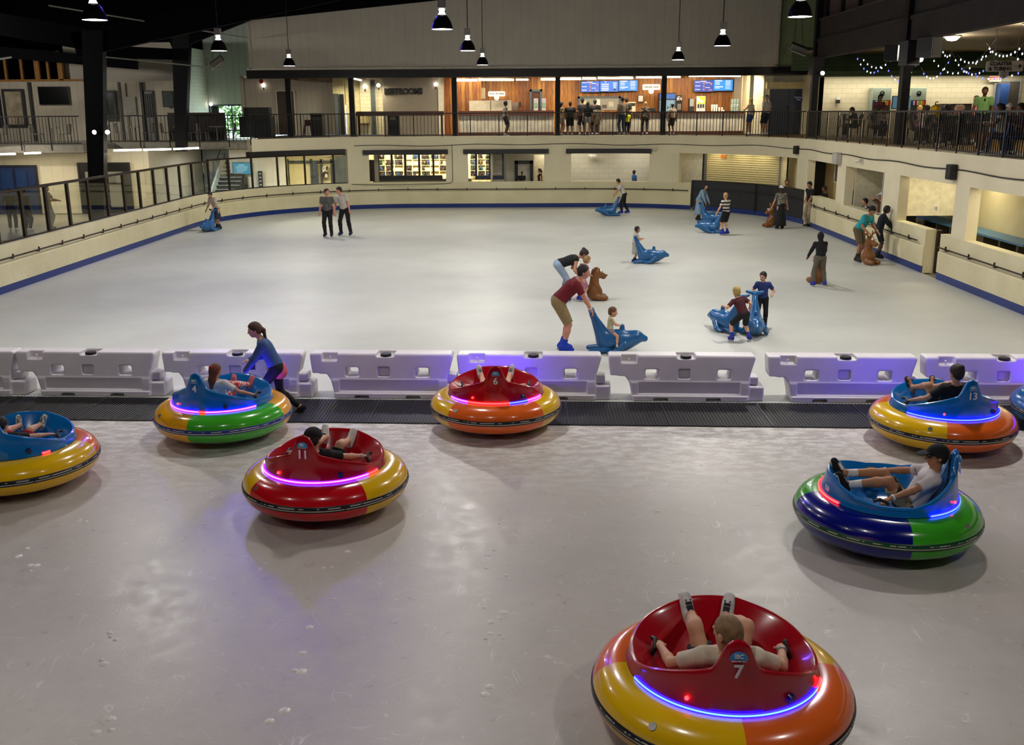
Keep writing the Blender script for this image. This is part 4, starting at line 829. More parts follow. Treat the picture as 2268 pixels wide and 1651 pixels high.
        if st in ('long', 'tied'): pr += [cone(hd(0, -.05, -.02), hd(0, -.075, -.17), .075 * hs, .06 * hs, .05, [(hd(0, .02, 0), fwh)]), cone(hd(0, -.075, -.17), hd(0, -.085, -.30) if st == 'long' else hd(0, -.08, -.2), .058 * hs, .035, .05)]
        if st == 'bun': pr += [ell(hd(0, -.09, .085), V(.045, .045, .045), None, .02)]
        if st == 'pony': pr += [cone(hd(0, -.09, .03), hd(0, -.135, -.05), .03, .034, .02), cone(hd(0, -.135, -.05), hd(0, -.12, -.2), .034, .02, .02), cone(hd(0, -.12, -.2), hd(0, -.10, -.28), .02, .01, .02)]
        if st == 'braids': pr += [x for s in (-1, 1) for x in (cone(hd(s * .075, -.02, -.04), hd(s * .09, -.02, -.14), .022, .02, .01), cone(hd(s * .09, -.02, -.14), hd(s * .085, 0, -.24), .02, .012, .01))]
        if st == 'braid': pr += [cone(hd(0, -.09, -.01), hd(.03, -.09, -.15), .03, .024, .01), cone(hd(.03, -.09, -.15), hd(.05, -.04, -.28), .024, .012, .01)]
        if st == 'beard': pr += [ell(hd(0, .045, -.075), V(.058, .055, .05) * hs, Hm, .02)]
        put('hair', pr, col, min(vox, .014))
    if cap:
        back = cap[1] if len(cap) > 1 else 0; col = cm(cap[0]); e = .02; c_ = put('cap', [ell(hd(0, -.012, .036), V(.098, .118, .1) * hs, Hm, .02, [(hd(0, 0, .03), -(Hm @ V(0, .12, 1)))])], col, min(vox, .012))
        if not (len(cap) > 2 and cap[2] == 'beanie'):
            s = -1 if back else 1; o = solid('brim', sc([ell(hd(0, s * .13, .036 + .01), V(.078, .085, .010) * hs, Hm @ rotx(R(-8 * s)), .01)]), min(vox, .007), col, c_)
    if extra: extra(t, dict(hd=hd, k=k, hands=hands, neck=neck, up=up, fw=fw, rt=rt, pel=pel, elb=elb, shs=shs, put=put, Hm=Hm, chest=chest, ank=ank, knees=knees, sc=sc, vox=vox))
    return t
# ------------------------------------------------------------------ skating aids
SEALM = M('165a92', .32, coat=.2, var=.1, scale=5); BEARM = M('7a4a1c', .4, var=.14, scale=6)
def seal_proto():
    t = thing('seal_sled', '', 'skating aid', group='blue seal skating aids'); fl = [((0, 0, .012), (0, 0, -1))]
    body = [ell((0, .06, .22), (.19, .36, .21), None, .06, fl), ell((0, .36, .27), (.135, .17, .135), None, .06), cone((0, .42, .30), (0, .56, .25), .09, .06, .05), cone((0, -.16, .2), (0, -.40, .70), .17, .055, .08), cone((0, -.40, .70), (0, -.44, .80), .055, .05, .04),
            cone((0, -.43, .79), (-.17, -.47, .83), .045, .028, .03), cone((0, -.43, .79), (.17, -.47, .83), .045, .028, .03), cone((0, .14, .42), (0, .14, .485), .05, .045, .02)]
    solid('body', body, .012, SEALM, t)
    for s in (-1, 1):
        solid('flipper', [cone((s * .17, .16, .18), (s * .235, .02, .07), .07, .055, .03, fl), cone((s * .235, .02, .07), (s * .25, -.14, .05), .05, .03, .03, fl)], .012, SEALM, t)
        solid('tail_flipper', [cone((s * .08, -.05, .08), (s * .17, -.46, .055), .075, .045, .03, fl)], .012, SEALM, t)
        MB().ball((s * .075, .475, .335), .016, 8).build('eye', BLACK, t, smooth=True)
    return t
def deer_proto():
    t = thing('reindeer_sled', '', 'skating aid', group='brown animal skating aids'); fl = [((0, 0, .012), (0, 0, -1))]
    body = [ell((0, -.02, .2), (.17, .2, .2), None, .06, fl), cone((0, -.04, .25), (0, -.02, .58), .14, .105, .08), ell((0, .02, .69), (.13, .13, .14), None, .05), cone((0, .08, .66), (0, .2, .6), .085, .075, .04)]
    for s in (-1, 1): body += [cone((s * .12, .05, .1), (s * .14, .24, .075), .085, .07, .04, fl), cone((s * .11, -.02, .42), (s * .1, .12, .24), .05, .045, .03)]
    solid('body', body, .011, BEARM, t)
    for s in (-1, 1):
        solid('antler', [cone((s * .07, -.01, .8), (s * .13, -.02, .88), .028, .024, .02), cone((s * .13, -.02, .88), (s * .23, -.03, .90), .024, .022, .02), cone((s * .23, -.03, .90), (s * .27, -.03, 1.0), .022, .016, .02), cone((s * .13, -.02, .88), (s * .12, -.02, .97), .02, .015, .01)], .01, BEARM, t)
        e = MB().ball((s * .058, .128, .745), .036, 12).build('eye', M('f4f2ec', .3), t, smooth=True); MB().ball((s * .058, .158, .742), .015, 8).build('pupil', BLACK, e, smooth=True)
    MB().ball((0, .275, .62), .028, 10).build('nose', M('3a2312', .4), t, smooth=True)
    return t
SEAL0, DEER0 = seal_proto(), deer_proto()
BEAR0 = dup(DEER0)
for c in list(BEAR0.children):
    if c.name.startswith('antler'): bpy.data.objects.remove(c)
BEAR0.name = 'bear_sled'
def aid(proto, label, x, y, rz, sc=1.):
    o = proto if not proto.get('label') else dup(proto); o['label'] = label; q = P(x, y); o.location = (q[0], q[1], 0); o.rotation_euler = (0, 0, R(rz)); o.scale = (sc,) * 3; return o
aid(SEAL0, 'blue seal sled carrying the toddler, pushed by the man in red', 1360, 780, -88, 1.06)
aid(SEAL0, 'blue seal sled pushed by the girl in the pale dress', 1437, 583, -92, 1.0)
aid(SEAL0, 'blue seal sled under the maroon shirted boy', 1608, 733, 28, 1.0)
aid(SEAL0, 'blue seal sled seen head on, held by the boy in the navy polo', 1671, 741, 172, 1.0)
aid(SEAL0, 'blue seal sled at the far boards, pushed by the boy in the white shirt', 1348, 478, 92, 1.0)
aid(SEAL0, 'teal seal sled of the woman in the long blue dress', 1572, 494, -115, 1.0)
aid(SEAL0, 'teal seal sled in front of the boy in stripes', 1574, 516, 75, 1.0)
aid(SEAL0, 'blue seal sled at the left boards, pushed by the girl in a navy skirt', 463, 513, 168, 1.0)
aid(DEER0, 'brown reindeer sled with round white eyes, held by the man in turquoise', 1922, 586, -145, 1.05)
aid(BEAR0, 'brown animal sled in front of the woman bending in jeans', 1318, 665, -85, 1.0)
aid(BEAR0, 'brown animal sled in front of the child in the dark hood', 1809, 628, 5, 1.0)
aid(DEER0, 'brown reindeer sled beside the woman in the long black skirt', 1706, 503, 100, .95)
# ------------------------------------------------------------------ riders in the cars
def rider(car, label, **kw):
    c = CARS[car]; a = dict(pel=(0, -.11, .41), lean=-34, fl=(-.12, .42, .66), fr=(.12, .42, .66), toe=[(-.16, .42, .9), (.16, .42, .9)], kl=(-.25, 0, 1), kr=(.25, 0, 1), hl=(-.455, .05, .615), hr=(.455, .05, .615), el=(-1, -.5, -.7), er=(1, -.5, -.7), head=(0, 5), fist=True); a.update(kw)
    k = a.get('h', 1.75) / 1.75
    for q in ('pel', 'fl', 'fr', 'hl', 'hr'): a[q] = tuple(v / k for v in a[q])
    return person(label, tuple(c.location), math.degrees(c.rotation_euler[2]), group='people riding the bumper cars', **a)
def watch(side, col):
    def f(t, c):
        h = c['hands'][side]; e = c['elb'][side]; d = (e - h) / np.linalg.norm(e - h); MB().cyl(tuple((h + d * .012) * c['k']), tuple((h + d * .034) * c['k']), .037 * c['k'], n=14).build('wristband', M(col, .4), t, smooth=True)
    return f
rider('7', 'person with a fair buzz cut in a cream shirt riding the car numbered 7', h=1.82, skin='d7a080', top=('tee', 'd9ccb4'), bot=('shorts', '15151a', .7), shoe=('sneaker', 'dcdad8', 'f4f4f2', '14141a'), hair=('buzz', '8a6c4a'), head=(38, 12), vox=.0065, hs=1.06, pel=(0, -.07, .40), lean=-36, fl=(-.18, .46, .66), fr=(.09, .47, .65), extra=watch(1, '8a8a8a'))
rider('11', 'person in a round black cap and black shirt riding the car numbered 11', h=1.62, top=('tee', '101014'), bot=('shorts', '0d0d12', .9), shoe=('sneaker', 'ece9e4', 'f4f4f2', 'f2f0ec'), hair=('short', '14100e'), cap=('0e0b0d',), hs=1.12, head=(-10, 12), fl=(-.16, .48, .68), fr=(.14, .44, .66), extra=watch(1, 'b8b8b4'), vox=.008)
rider('6', 'person mostly hidden behind the fin of the car numbered 6', h=1.55, pel=(0, -.2, .36), lean=-36, top=('tee', '5a1420'), bot=('shorts', '2a1a22'), shoe=('sneaker', 'd8d8d4', 'f0f0ee', '6a6a6a'), hair=('short', '8a6a46'), head=(0, 30), fl=(-.22, .46, .66), fr=(.22, .46, .66))
rider('4', 'girl with long auburn hair riding the blue car by the barrier', h=1.42, skin='c98a6c', top=('tee', 'd8d4d2'), bot=('leggings', print_mat('pink_print', 'd8424e', 'f0c8b4', 24)), shoe=('sneaker', 'e0707c', 'f2d0d0'), hair=('long', '6a3418'), head=(-20, 8), pel=(0, -.06, .46), lean=-14, fl=(-.08, .45, .64), fr=(.16, .45, .64), extra=lambda t, c: c['put']('hair_tie', [ell(c['hd'](0, -.1, .05), np.array((.05, .035, .045)), None, .01)], M('b01220', .7)))
rider('13', 'woman with dark pinned up hair in a black top riding the car numbered 13', h=1.7, fem=1, skin='c08c6c', top=('tee', '0e0d12'), bot=('shorts', '14131a', .6), shoe=('sandal', '3a2a1c'), hair=('bun', '2c1c18'), head=(10, 5), pel=(0, -.08, .46), lean=-22, fl=(-.2, .46, .68), fr=(.08, .46, .68))
def shades(t, c):
    m = MB(); m.cbox((0, 0, 0), (.15 * c['k'], .02, .038)); o = m.build('sunglasses', M('0a0a0c', .15), t); o.location = c['hd'](0, .085, .02) * c['k']; o.rotation_euler = Matrix(c['Hm'].tolist()).to_euler(); watch(0, 'e8e6e2')(t, c); watch(1, 'e8e6e2')(t, c)
    b = np.stack([c['rt'], c['up'], c['fw']], 1); q = (c['chest'] + c['fw'] * .155 + c['up'] * .04) * c['k']
    x = text('VOLCOM', .05, M('1c1c22', .7), t, tuple(q), (0, 0, 0), name='shirt_lettering', depth=.001); x.rotation_euler = Matrix(np.stack([-c['rt'], c['up'], c['fw']], 1).tolist()).to_euler()
rider('16', 'man in a dark cap, sunglasses and white shirt riding the car numbered 16', h=1.74, skin='b98058', top=('tee', 'ded4d2'), bot=('shorts', print_mat('khaki_print', 'b79a6c', '2a241c', 9, .56, .6), .8), shoe=('sneaker', '17171b', 'dcdad6', 'dcdad6'), sock=('e6e2e0', .15), hair=('short', '1a1210'), cap=('0d0d14',), head=(8, 6), vox=.0068, pel=(0, -.22, .385), lean=-28, fl=(-.1, .42, .62), fr=(.1, .46, .68), extra=shades)
rider('L', 'child in red shorts riding the car cut by the left photo edge', h=1.4, skin='d19a7c', top=('tee', '0f0f14'), bot=('shorts', 'b81826', .95), shoe=('sneaker', print_mat('floral', 'd6d4c2', '6a7488', 30), 'e8e6de'), hair=('short', '1e1412'), head=(-20, 8), fl=(-.12, .44, .62), fr=(.14, .44, .62))
# ------------------------------------------------------------------ skaters
G = lambda x, y, z=0.: tuple(P(x, y, z))
BS = ('skate', '1c2f9c')
def phone_strap(t, c):
    k = c['k']; n = c['neck'] * k; q = n + np.array((0, .16, -.36)) * k; MB().tube([tuple(n + np.array((s * .03, .05, .0))) for s in (1,)] + [tuple(n * .5 + q * .5), tuple(q)], .004, 5).build('lanyard', BLACK, t, smooth=True)
    MB().cbox(tuple(q - np.array((0, 0, .06))), (.03, .08, .14)).build('pouch', M('15172a', .6), t)
    c['put']('hair_bow', [ell(c['hd'](.0, -.11, .03), np.array((.02, .03, .03)), None, .01)], M('c9827c', .7)); c['put']('shirt_hem', [cone(c['pel'] - c['up'] * .06, c['pel'] - c['up'] * .11, .14, .135, .02)], M('e0607c', .8))
person('girl in a blue sweatshirt leaning on the blue car by the barrier', tuple(P(612, 822, .72)[:2]) + (0,), 104, 1.64, 'd0987c', lean=25, pel=(0, 0, .86), fl=(-.1, .2, .085), fr=(.08, -.34, .11), toe=[(-.1, 1, -.1), (0, .8, -.6)], hl=(-.1, .52, .78), hr=(.14, .42, .95), head=(0, 15), fem=.6, top=('long', '3d5c8c'), bot=('leggings', '0e0e12'), shoe=('sneaker', '131317', '2a2a2e'), hair=('pony', '4e3222'), vox=.009, extra=phone_strap)
person('man in a maroon shirt and khaki shorts bending over the blue seal sled', G(1248, 783), -90, 1.88, 'c98a72', lean=44, pel=(0, -.1, .975), hl=(-.09, .52, .76), hr=(.09, .52, .76), fl=(-.1, -.02, .15), fr=(.1, .0, .15), head=(0, 8), w=1.12, top=('tee', '6e0f18'), bot=('shorts', '8a7550', .95), shoe=('skate', '1638b4'), hair=('short', '22140f'), vox=.009, extra=watch(1, 'd8d4d0'), el=(-1, .2, -.2), er=(1, .2, -.2))
person('toddler in a cream shirt riding the blue seal sled', tuple(P(1350, 780)[:2]) + (.0,), -85, .86, 'd79e7c', pel=(0, .0, .92), lean=4, fl=(-.52, .2, .32), fr=(.52, .2, .32), kl=(-1.2, 1, .3), kr=(1.2, 1, .3), hl=(-.06, .42, 1.08), hr=(.06, .42, 1.08), hs=1.7, head=(0, 10), top=('tee', 'cbbd96'), bot=('shorts', '8a8290', .5), shoe=('sneaker', '4c4f3c'), sock=('e4e0dc', .1), hair=('short', '6a4428'), vox=.009)
person('woman in light jeans and a black top bending far forward', G(1247, 667), -82, 1.74, 'c08c70', fem=1, lean=72, pel=(0, -.12, .93), hl=(-.12, .5, .75), hr=(.14, .42, .62), fl=(-.1, 0, .13), fr=(.1, 0, .13), top=('tank', '0e0d10'), bot=('pants', '8fa2b8'), shoe=BS, hair=('bun', '2a1712'), head=(0, 40))
person('small child in a pink dress beside the woman in jeans', G(1285, 668), -60, 1.16, 'd4a088', lean=20, pel=(0, 0, .92), hl=(-.1, .4, .95), hr=(.12, .42, .95), hs=1.25, head=(-15, 25), fem=0, top=('tank', 'a8707c'), bot=('skirt', 'a8707c', .42, .22), shoe=BS, fl=(-.1, 0, .15), fr=(.1, 0, .15), hair=('bob', '9a7a4c'))
person('little girl with dark braids in a pale dress behind a blue seal sled', G(1405, 582), -80, 1.08, 'b98468', lean=8, hl=(-.1, .38, 1.2), hr=(.1, .38, 1.2), hs=1.28, fl=(-.09, .04, .14), fr=(.09, -.08, .14), top=('tee', 'b8b4a8'), bot=('skirt', 'a3a498', .52, .24), shoe=('skate', '1a2350'), hair=('braids', '1c1210'))
person('boy in a white shirt pushing a seal sled at the far boards', G(1382, 474), 88, 1.62, 'c08a68', lean=28, hl=(-.1, .55, .80), hr=(.1, .55, .86), fl=(-.1, .12, .14), fr=(.1, -.2, .14), head=(0, 15), top=('tee', 'c8c4bc'), bot=('pants', '121216'), shoe=BS, hair=('short', '1a1210'))
person('woman in a long pale blue dress pushing a teal seal sled', G(1546, 490), -125, 1.62, 'b98468', fem=1, lean=28, hl=(-.2, .42, .85), hr=(.16, .42, .85), fl=(-.12, -.1, .13), fr=(.12, .1, .13), head=(-20, 10), top=('long', '7690a4'), bot=('skirt', '7690a4', .66, .3), shoe=('skate', '14141a'), hair=('tied', '1c1410'), sock=('c8c4c0', .25))
person('boy in a black and white striped shirt holding a teal seal sled', G(1606, 521), 35, 1.55, 'cf9a7a', lean=6, hl=(-.42, .2, .86), hr=(.2, .15, .72), fl=(-.13, 0, .14), fr=(.13, 0, .14), top=('tee', stripes_mat('black_white_stripes', 'Z', .125, [(0, 'd8d2c6'), (.5, 'd8d2c6'), (.52, '1c1c20'), (1, '1c1c20')])), bot=('shorts', '0e0e12', .95), shoe=BS, sock=('16161a', .26), hair=('short', 'a8875a'))
person('woman in a white cap and long black skirt seen from behind', G(1727, 507), 8, 1.66, 'b98468', fem=1, w=1.05, lean=8, hl=(-.42, .12, .72), hr=(.33, .02, .72), top=('tee', print_mat('grey_print', '8a8878', '2c2c28', 30)), bot=('skirt', '09090c', .84, .27), shoe=('skate', '14141a', '2a2a2e'), hair=('tied', '2a1c14'), cap=('d8d4cc', 1))
person('man in a black shirt leaning in the gate gap of the right wall', tuple(at(68.15, .02)[0]) + (0,), 112, 1.82, 'a8765a', lean=6, hl=(-.25, .32, .92), hr=(.35, .0, .95), head=(25, 20), top=('tee', '0c0e14'), bot=('pants', '9a8a70'), shoe=('sneaker', '2a2420'), hair=('short', '14100e'))
person('person in dark clothes half hidden behind the man in the gate gap', tuple(at(67.95, .62)[0]) + (0,), 100, 1.6, 'brown', top=('tee', '1c1214'), bot=('pants', '6a5638'), hair=('short', '120e0c'))
person('bearded man in a turquoise shirt bending over the reindeer sled', G(1897, 580), -140, 1.82, 'a06e50', w=1.1, lean=34, hl=(-.24, .46, .92), hr=(.24, .46, .92), fl=(-.14, -.05, .13), fr=(.16, .1, .13), head=(-10, 18), top=('tee', '1c8c96'), bot=('shorts', '5a4c3a', .95), shoe=('skate', '2c241e', '4a4038'), hair=('short', '100c0c'), cap=('0c0a0c', 1), extra=watch(0, 'd8d4d0'))
person('woman in navy reaching for the handrail on the right wall', G(1941, 573), -112, 1.66, 'dark', fem=1, w=1.1, lean=14, hl=(.1, .5, .98), hr=(.02, .5, .92), head=(-5, 20), fl=(-.14, 0, .13), fr=(.14, .05, .13), top=('long_loose', '0f1526'), bot=('shorts', '0e1320', .9), shoe=('skate', '0e0e12'), sock=('c8beb4', .22), hair=('bob', '0e0c12'))
person('child in a dark hooded jacket and gray trousers seen from behind', G(1813, 634), 4, 1.4, 'brown', lean=14, hl=(-.3, .42, .9), hr=(.26, .42, .9), fl=(-.2, -.05, .13), fr=(.2, .0, .13), top=('hood', '0c0c0e'), bot=('pants', '5a5348'), shoe=BS, hair=None, hs=1.1)
person('blond boy in a maroon shirt and black shorts stepping over a seal sled', G(1640, 757), 14, 1.22, 'd39a7a', lean=24, side=-12, twist=6, pel=(.05, 0, .82), hl=(-.42, .35, 1.02), hr=(.34, .2, .98), fl=(-.28, .0, .15), fr=(.26, -.05, .15), hs=1.2, head=(0, 5), top=('tee', '4a1622'), bot=('shorts', '0b0b0e', .95), shoe=('skate', '1a2c8c'), hair=('bob', 'a88a4c'), vox=.0095)
person('dark haired boy in a navy polo holding the tail of a seal sled', G(1685, 727), 165, 1.2, 'c08a70', lean=6, hl=(-.3, .22, 1.13), hr=(.26, .22, 1.13), fl=(-.12, -.1, .15), fr=(.1, .1, .15), hs=1.2, head=(-25, 8), top=('tee', '25346e'), bot=('pants', '0c0c10'), shoe=('skate', '1a2c8c'), hair=('short', '140e0e'), vox=.0095, extra=watch(0, 'd8d4d0'))
person('girl in a pale shirt and navy skirt pushing a seal sled by the left boards', G(483, 509), 150, 1.58, 'b08068', fem=.6, lean=26, hl=(-.18, .42, .92), hr=(.18, .42, .92), fl=(-.15, .0, .13), fr=(.12, -.1, .13), head=(10, 25), top=('tee', 'b8aa9c'), bot=('skirt', '1c2238', .5, .24), shoe=('skate', '14182c'), hair=('braid', '1a1210'))
person('skater in a gray print shirt and black trousers, left of a pair', G(728, 525), 178, 1.78, 'c88a76', w=1.08, hl=(-.30, .05, .8), hr=(.30, .05, .82), fl=(-.12, 0, .13), fr=(.12, 0, .13), head=(50, 0), top=('tee', print_mat('grey_tee', '55544e', '55544e', 14, .5, .56, c3='2a2a28')), bot=('pants', '0d0d10'), shoe=('skate', '171f3c'), hair=('short', '3a1c14'))
person('skater in a white striped shirt and black trousers, right of a pair', G(766, 522), 168, 1.84, 'c88a76', lean=10, side=10, hl=(.32, .1, .82) if 0 else (-.26, .12, .84), hr=(.34, .18, .8), fl=(-.2, 0, .13), fr=(.16, .05, .13), head=(-40, 10), top=('tee', 'bcb4a8'), bot=('pants', '0c0c10'), shoe=('skate', '171f3c'), hair=('short', '140f0e'))
# ------------------------------------------------------------------ people behind the boards
def onlooker(label, x, y, depth, rz, feet=0., **kw):
    """Standing behind the boards or on a deck: placed where its head shows, at a known distance."""
    q = PY(x, y, depth); feet = .3 if feet == 0 and depth > 49 else feet; h = kw.pop('h', 1.7); h = h if depth < 45 else min(max((q[2] - feet) / .985, 1.1), 1.95)
    return person(label, (q[0], q[1], feet), rz, h, **kw)
onlooker('person in a beige shirt holding a phone behind the left glass', 100, 408, 41.0, -85, h=1.78, skin='c08a68', hl=(-.12, .4, 1.12), hr=(.12, .4, 1.12), top=('tee', '8a7a60'), bot=('pants', 'a8a494'), shoe=('sneaker', 'a09a88'), hair=('short', '14100e'))
onlooker('person in dark clothes by the yellow bench behind the left glass', 52, 425, 40.2, -20, h=1.72, skin='brown', top=('tee', '1a1614'), bot=('pants', '14141a'), hair=('short', '14100e'))
onlooker('person in dark clothes cut by the left edge behind the glass', 20, 432, 40.4, 20, h=1.7, skin='brown', top=('tee', '241a18'), bot=('pants', '1a1a20'), hair=('short', '14100e'))
onlooker('man in black looking at a phone behind the narrower skate window', 1156, 379, 50.9, 185, h=1.5, only_up=False, skin='7a5a48', hl=(-.06, .3, 1.15), hr=(.08, .3, 1.15), head=(0, 25), top=('tee', '0e0e12'), bot=('pants', '1a1a1e'), hair=('buzz', '3a3028'))
onlooker('person in black with a dark ponytail at the right of the same window', 1196, 374, 50.9, 90, h=1.56, skin='c08a68', fem=1, top=('tank', '0c0c10'), bot=('pants', '101014'), hair=('pony', '0e0c0c'))
onlooker('man in a blue shirt behind the empty white opening', 1405, 377, 50.6, 110, h=1.62, skin='4e3226', top=('tee', '3a64a4'), bot=('pants', '22242c'), hair=('buzz', '120c0a'))
onlooker('small dark haired head at the left corner of the roller shutter opening', 1515, 394, 49.9, 180, h=1.3, skin='brown', top=('tee', '2a2a30'), bot=('pants', '1a1a1e'), hair=('bob', '1c1410'))
onlooker('woman with long dark hair leaning beside the man in green', 1543, 384, 49.9, 120, h=1.5, skin='c08a68', fem=1, top=('tee', '1c1c22'), bot=('pants', '1a1a1e'), hair=('long', '1a120e'))
onlooker('man in a green and white jersey with hands at his mouth', 1562, 374, 49.75, 180, h=1.66, skin='c09478', hl=(-.02, .2, 1.36), hr=(.03, .21, 1.36), top=('tee', '2e6a3c'), bot=('pants', '22242c'), hair=('beard', '4a3a2a'))
q = at(64.9, .42)[0]; person('woman in a maroon tank top behind the dark gates', (q[0], q[1], 0), 165, 1.66, 'b98872', fem=1, top=('tank', '4a1420'), bot=('pants', '22242c'), hair=('tied', '2c1a12'), hl=(-.1, .26, 1.1), hr=(.15, .25, 1.08))
q = at(66.05, .5)[0]; person('person in a pale shirt at the right end of the dark gates', (q[0], q[1], 0), 160, 1.55, 'dark', fem=.5, top=('tee', '8a8070'), bot=('pants', '22242c'), hair=('tied', '0e0c0c'))
q = at(73.6, .55)[0]; person('person in a black and white patterned shirt resting chin on hand', (q[0], q[1], 0), 92, 1.6, 'c08a70', lean=14, hl=(-.1, .22, 1.28), hr=(.1, .3, 1.12), top=('tee', print_mat('leaf_print', 'd8d4c4', '1a1c1c', 11)), bot=('pants', '22242c'), hair=('short', '120f0e'))
q = at(73.0, 1.2)[0]; person('person in a pale cap raising a phone behind the patterned shirt', (q[0], q[1], 0), 100, 1.74, 'c08a70', hl=(-.02, .25, 1.5), hr=(.06, .25, 1.5), top=('tank', '6a3c2c'), bot=('pants', '22242c'), hair=('short', '4a3020'), cap=('d8dcdc',))
q = at(76.1, .45)[0]; person('person with a phone almost hidden by the pillar on the right wall', (q[0], q[1], 0), 95, 1.68, 'dark', hl=(-.02, .35, 1.28), hr=(.15, .4, 1.05), top=('tee', '15131a'), bot=('pants', '22242c'), hair=('short', '0e0c0c'))
DK = 'people at the snack counter'
def decker(label, x, ytop, depth, rz, **kw): return onlooker(label, x, ytop, depth, rz, ZD, group=kw.pop('group', DK), **kw)
decker('person in a gray shirt walking right before the corrugated counter', 1119, 224, 50.5, -75, h=1.72, skin='dark', top=('tee', '77736a'), bot=('shorts', '1a1a1e'), hair=('short', '0c0a0a'))
decker('woman in a pale top and shorts just right of a black column', 1243, 226, 50.6, -60, h=1.66, fem=1, skin='a87858', top=('tank', '8a7a60'), bot=('shorts', '9a8e78', .6), hair=('tied', '140f0d'))
decker('broad person all in black seen from behind at the counter', 1263, 226, 50.7, 0, h=1.66, w=1.25, skin='brown', top=('tee', '08080a'), bot=('shorts', '08080b', 1.0), hair=('bun', '0c0a0a'))
decker('tall person in black with a dark hat, left of the kitchen window', 1290, 218, 51.0, 10, h=1.84, skin='brown', top=('tee', '16131a'), bot=('shorts', '101014', 1.0), hair=('short', '0c0a0a'), cap=('0c0c10', 0, 'beanie'))
decker('person in a black top and pale shorts with a bag', 1302, 226, 50.5, 0, h=1.66, fem=1, skin='b07c60', top=('tee', '0a0a0d'), bot=('shorts', '8c8c8a', .6), hair=('tied', '0e0b0b'))
decker('bulky man in black behind the child at the kitchen window', 1318, 221, 51.0, 5, h=1.76, w=1.25, skin='brown', top=('tee', '121116'), bot=('pants', '121218'), hair=('short', '0e0b0b'))
decker('child in a beige top and shorts at the counter', 1323, 233, 50.5, 0, h=1.48, fem=.5, skin='b07c60', top=('tee', '9a8c74'), bot=('shorts', '8a7c66', .7), hair=('pony', '0e0b0b'))
decker('tall man in a taupe shirt and jeans at the counter', 1379, 215, 50.5, 20, h=1.86, skin='brown', top=('tee', '7a6a5c'), bot=('pants', '2c3a4a'), hair=('short', '0c0a0a'))
decker('man behind the one in taupe, arms on the counter', 1388, 217, 51.1, -20, h=1.84, skin='b07c60', top=('tee', '2a2826'), bot=('pants', '22242a'), hair=('short', '0c0a0a'))
decker('child in a bright yellow shirt beside the man in taupe', 1390, 246, 50.7, 10, h=1.28, skin='b07c60', top=('tee', 'd8d81c'), bot=('pants', '15151c'), hair=('short', '140f0d'))
decker('person with long fair hair in a dark print top, one knee bent', 1430, 226, 50.7, 0, h=1.66, fem=1, skin='b07c60', top=('tee', print_mat('dark_print', '2c2620', '8c7a68', 10)), bot=('leggings', print_mat('dark_print_low', '1c1a18', '5c4c40', 10)), hair=('long', '8a6c44'), fl=(-.1, .15, .085), fr=(.1, -.1, .1))
decker('child in a pale shirt and cap right of a black column', 1490, 229, 50.6, 25, h=1.5, skin='7a4c34', top=('tee', 'b8a890'), bot=('shorts', '2a221c', 1.0), hair=('short', '140f0d'), cap=('4a5a78',))
decker('kitchen worker with a red cap inside the serving window', 1362, 218, 55.9, 90, h=1.74, skin='6a4030', top=('tee', '3a2c28'), bot=('pants', '22242a'), hair=('short', '140f0d'), cap=('7a2c20', 0, 'beanie'))
decker('blonde woman in a white top and blue shorts', 1664, 218, 49.95, 35, h=1.72, fem=1, skin='c08a68', top=('tank', 'c8c0ac'), bot=('shorts', '2c4a94', .7), hair=('long', 'b09a60'), hl=(-.2, .32, 1.25), fl=(-.1, -.1, .085), fr=(.1, .15, .085))
decker('man in a white polo, navy shorts and gray cap', 1699, 211, 49.85, 40, h=1.84, w=1.12, skin='b9866c', top=('tee', 'b8b6b4'), bot=('shorts', '141833', .95), hair=('short', '8a8680'), cap=('5c5a58',))
RD = 'diners on the right hand deck'
SIT = dict(pel=(0, 0, .5), fl=(-.12, .42, .085), fr=(.12, .42, .085), lean=8, hl=(-.18, .42, .78), hr=(.18, .42, .78), kl=(-.1, 1, .6), kr=(.1, 1, .6))
SEATED = []
def diner(label, x, ytop, depth, rz, seat=True, **kw):
    a = dict(SIT) if seat else {}; a.update(kw); h = a.pop('h', 1.72); q = PY(x, ytop, depth); z = ZD
    if seat and depth > 30: SEATED.append((label, q[0], q[1], rz))
    return person(label, (q[0], q[1], z), rz, h, group=RD, **a)
diner('bearded man bowed over a table near the soap dispenser', 1897, 232, 44.0, 90, skin='c08a70', top=('tee', '2a2428'), bot=('pants', '22242a'), hair=('beard', '3a2418'), head=(0, 40))
diner('woman in a red plaid shirt standing before the drink machine', 1950, 213, 43.5, 178, seat=False, h=1.76, fem=1, skin='7a4c38', top=('tee', print_mat('red_plaid', '8a3040', '3a2430', 18)), bot=('pants', '1c1c24'), hair=('long', '120d0d'))
diner('woman with long dark hair seated before the woman in plaid', 1943, 238, 41.0, -60, fem=1, skin='a87458', top=('tee', '8a7c70'), bot=('pants', '22242a'), hair=('long', '120d0d'), head=(-20, 10))
diner('blond person in a pink shirt right of the deck column', 2034, 232, 37.0, -60, skin='d8a888', top=('tee', 'c8909c'), bot=('pants', '8a7c66'), hair=('bob', 'b8935c'))
diner('man in a white shirt with short dark hair, seated next to pink', 2057, 233, 35.0, 0, skin='b98468', top=('tee', 'c8c0b8'), bot=('pants', '6a5c4a'), hair=('short', '33241a'))
diner('dark haired person seated third from the deck column', 2086, 238, 36.5, -90, skin='brown', top=('tee', '2a2224'), bot=('pants', '22242a'), hair=('bob', '2a1a16'))
diner('person in a black cap seen from behind at the railing', 2104, 236, 32.6, 5, skin='brown', top=('tee', '121214'), bot=('pants', '22242a'), hair=('short', '120d0d'), cap=('100a0c', 0, 'beanie'))
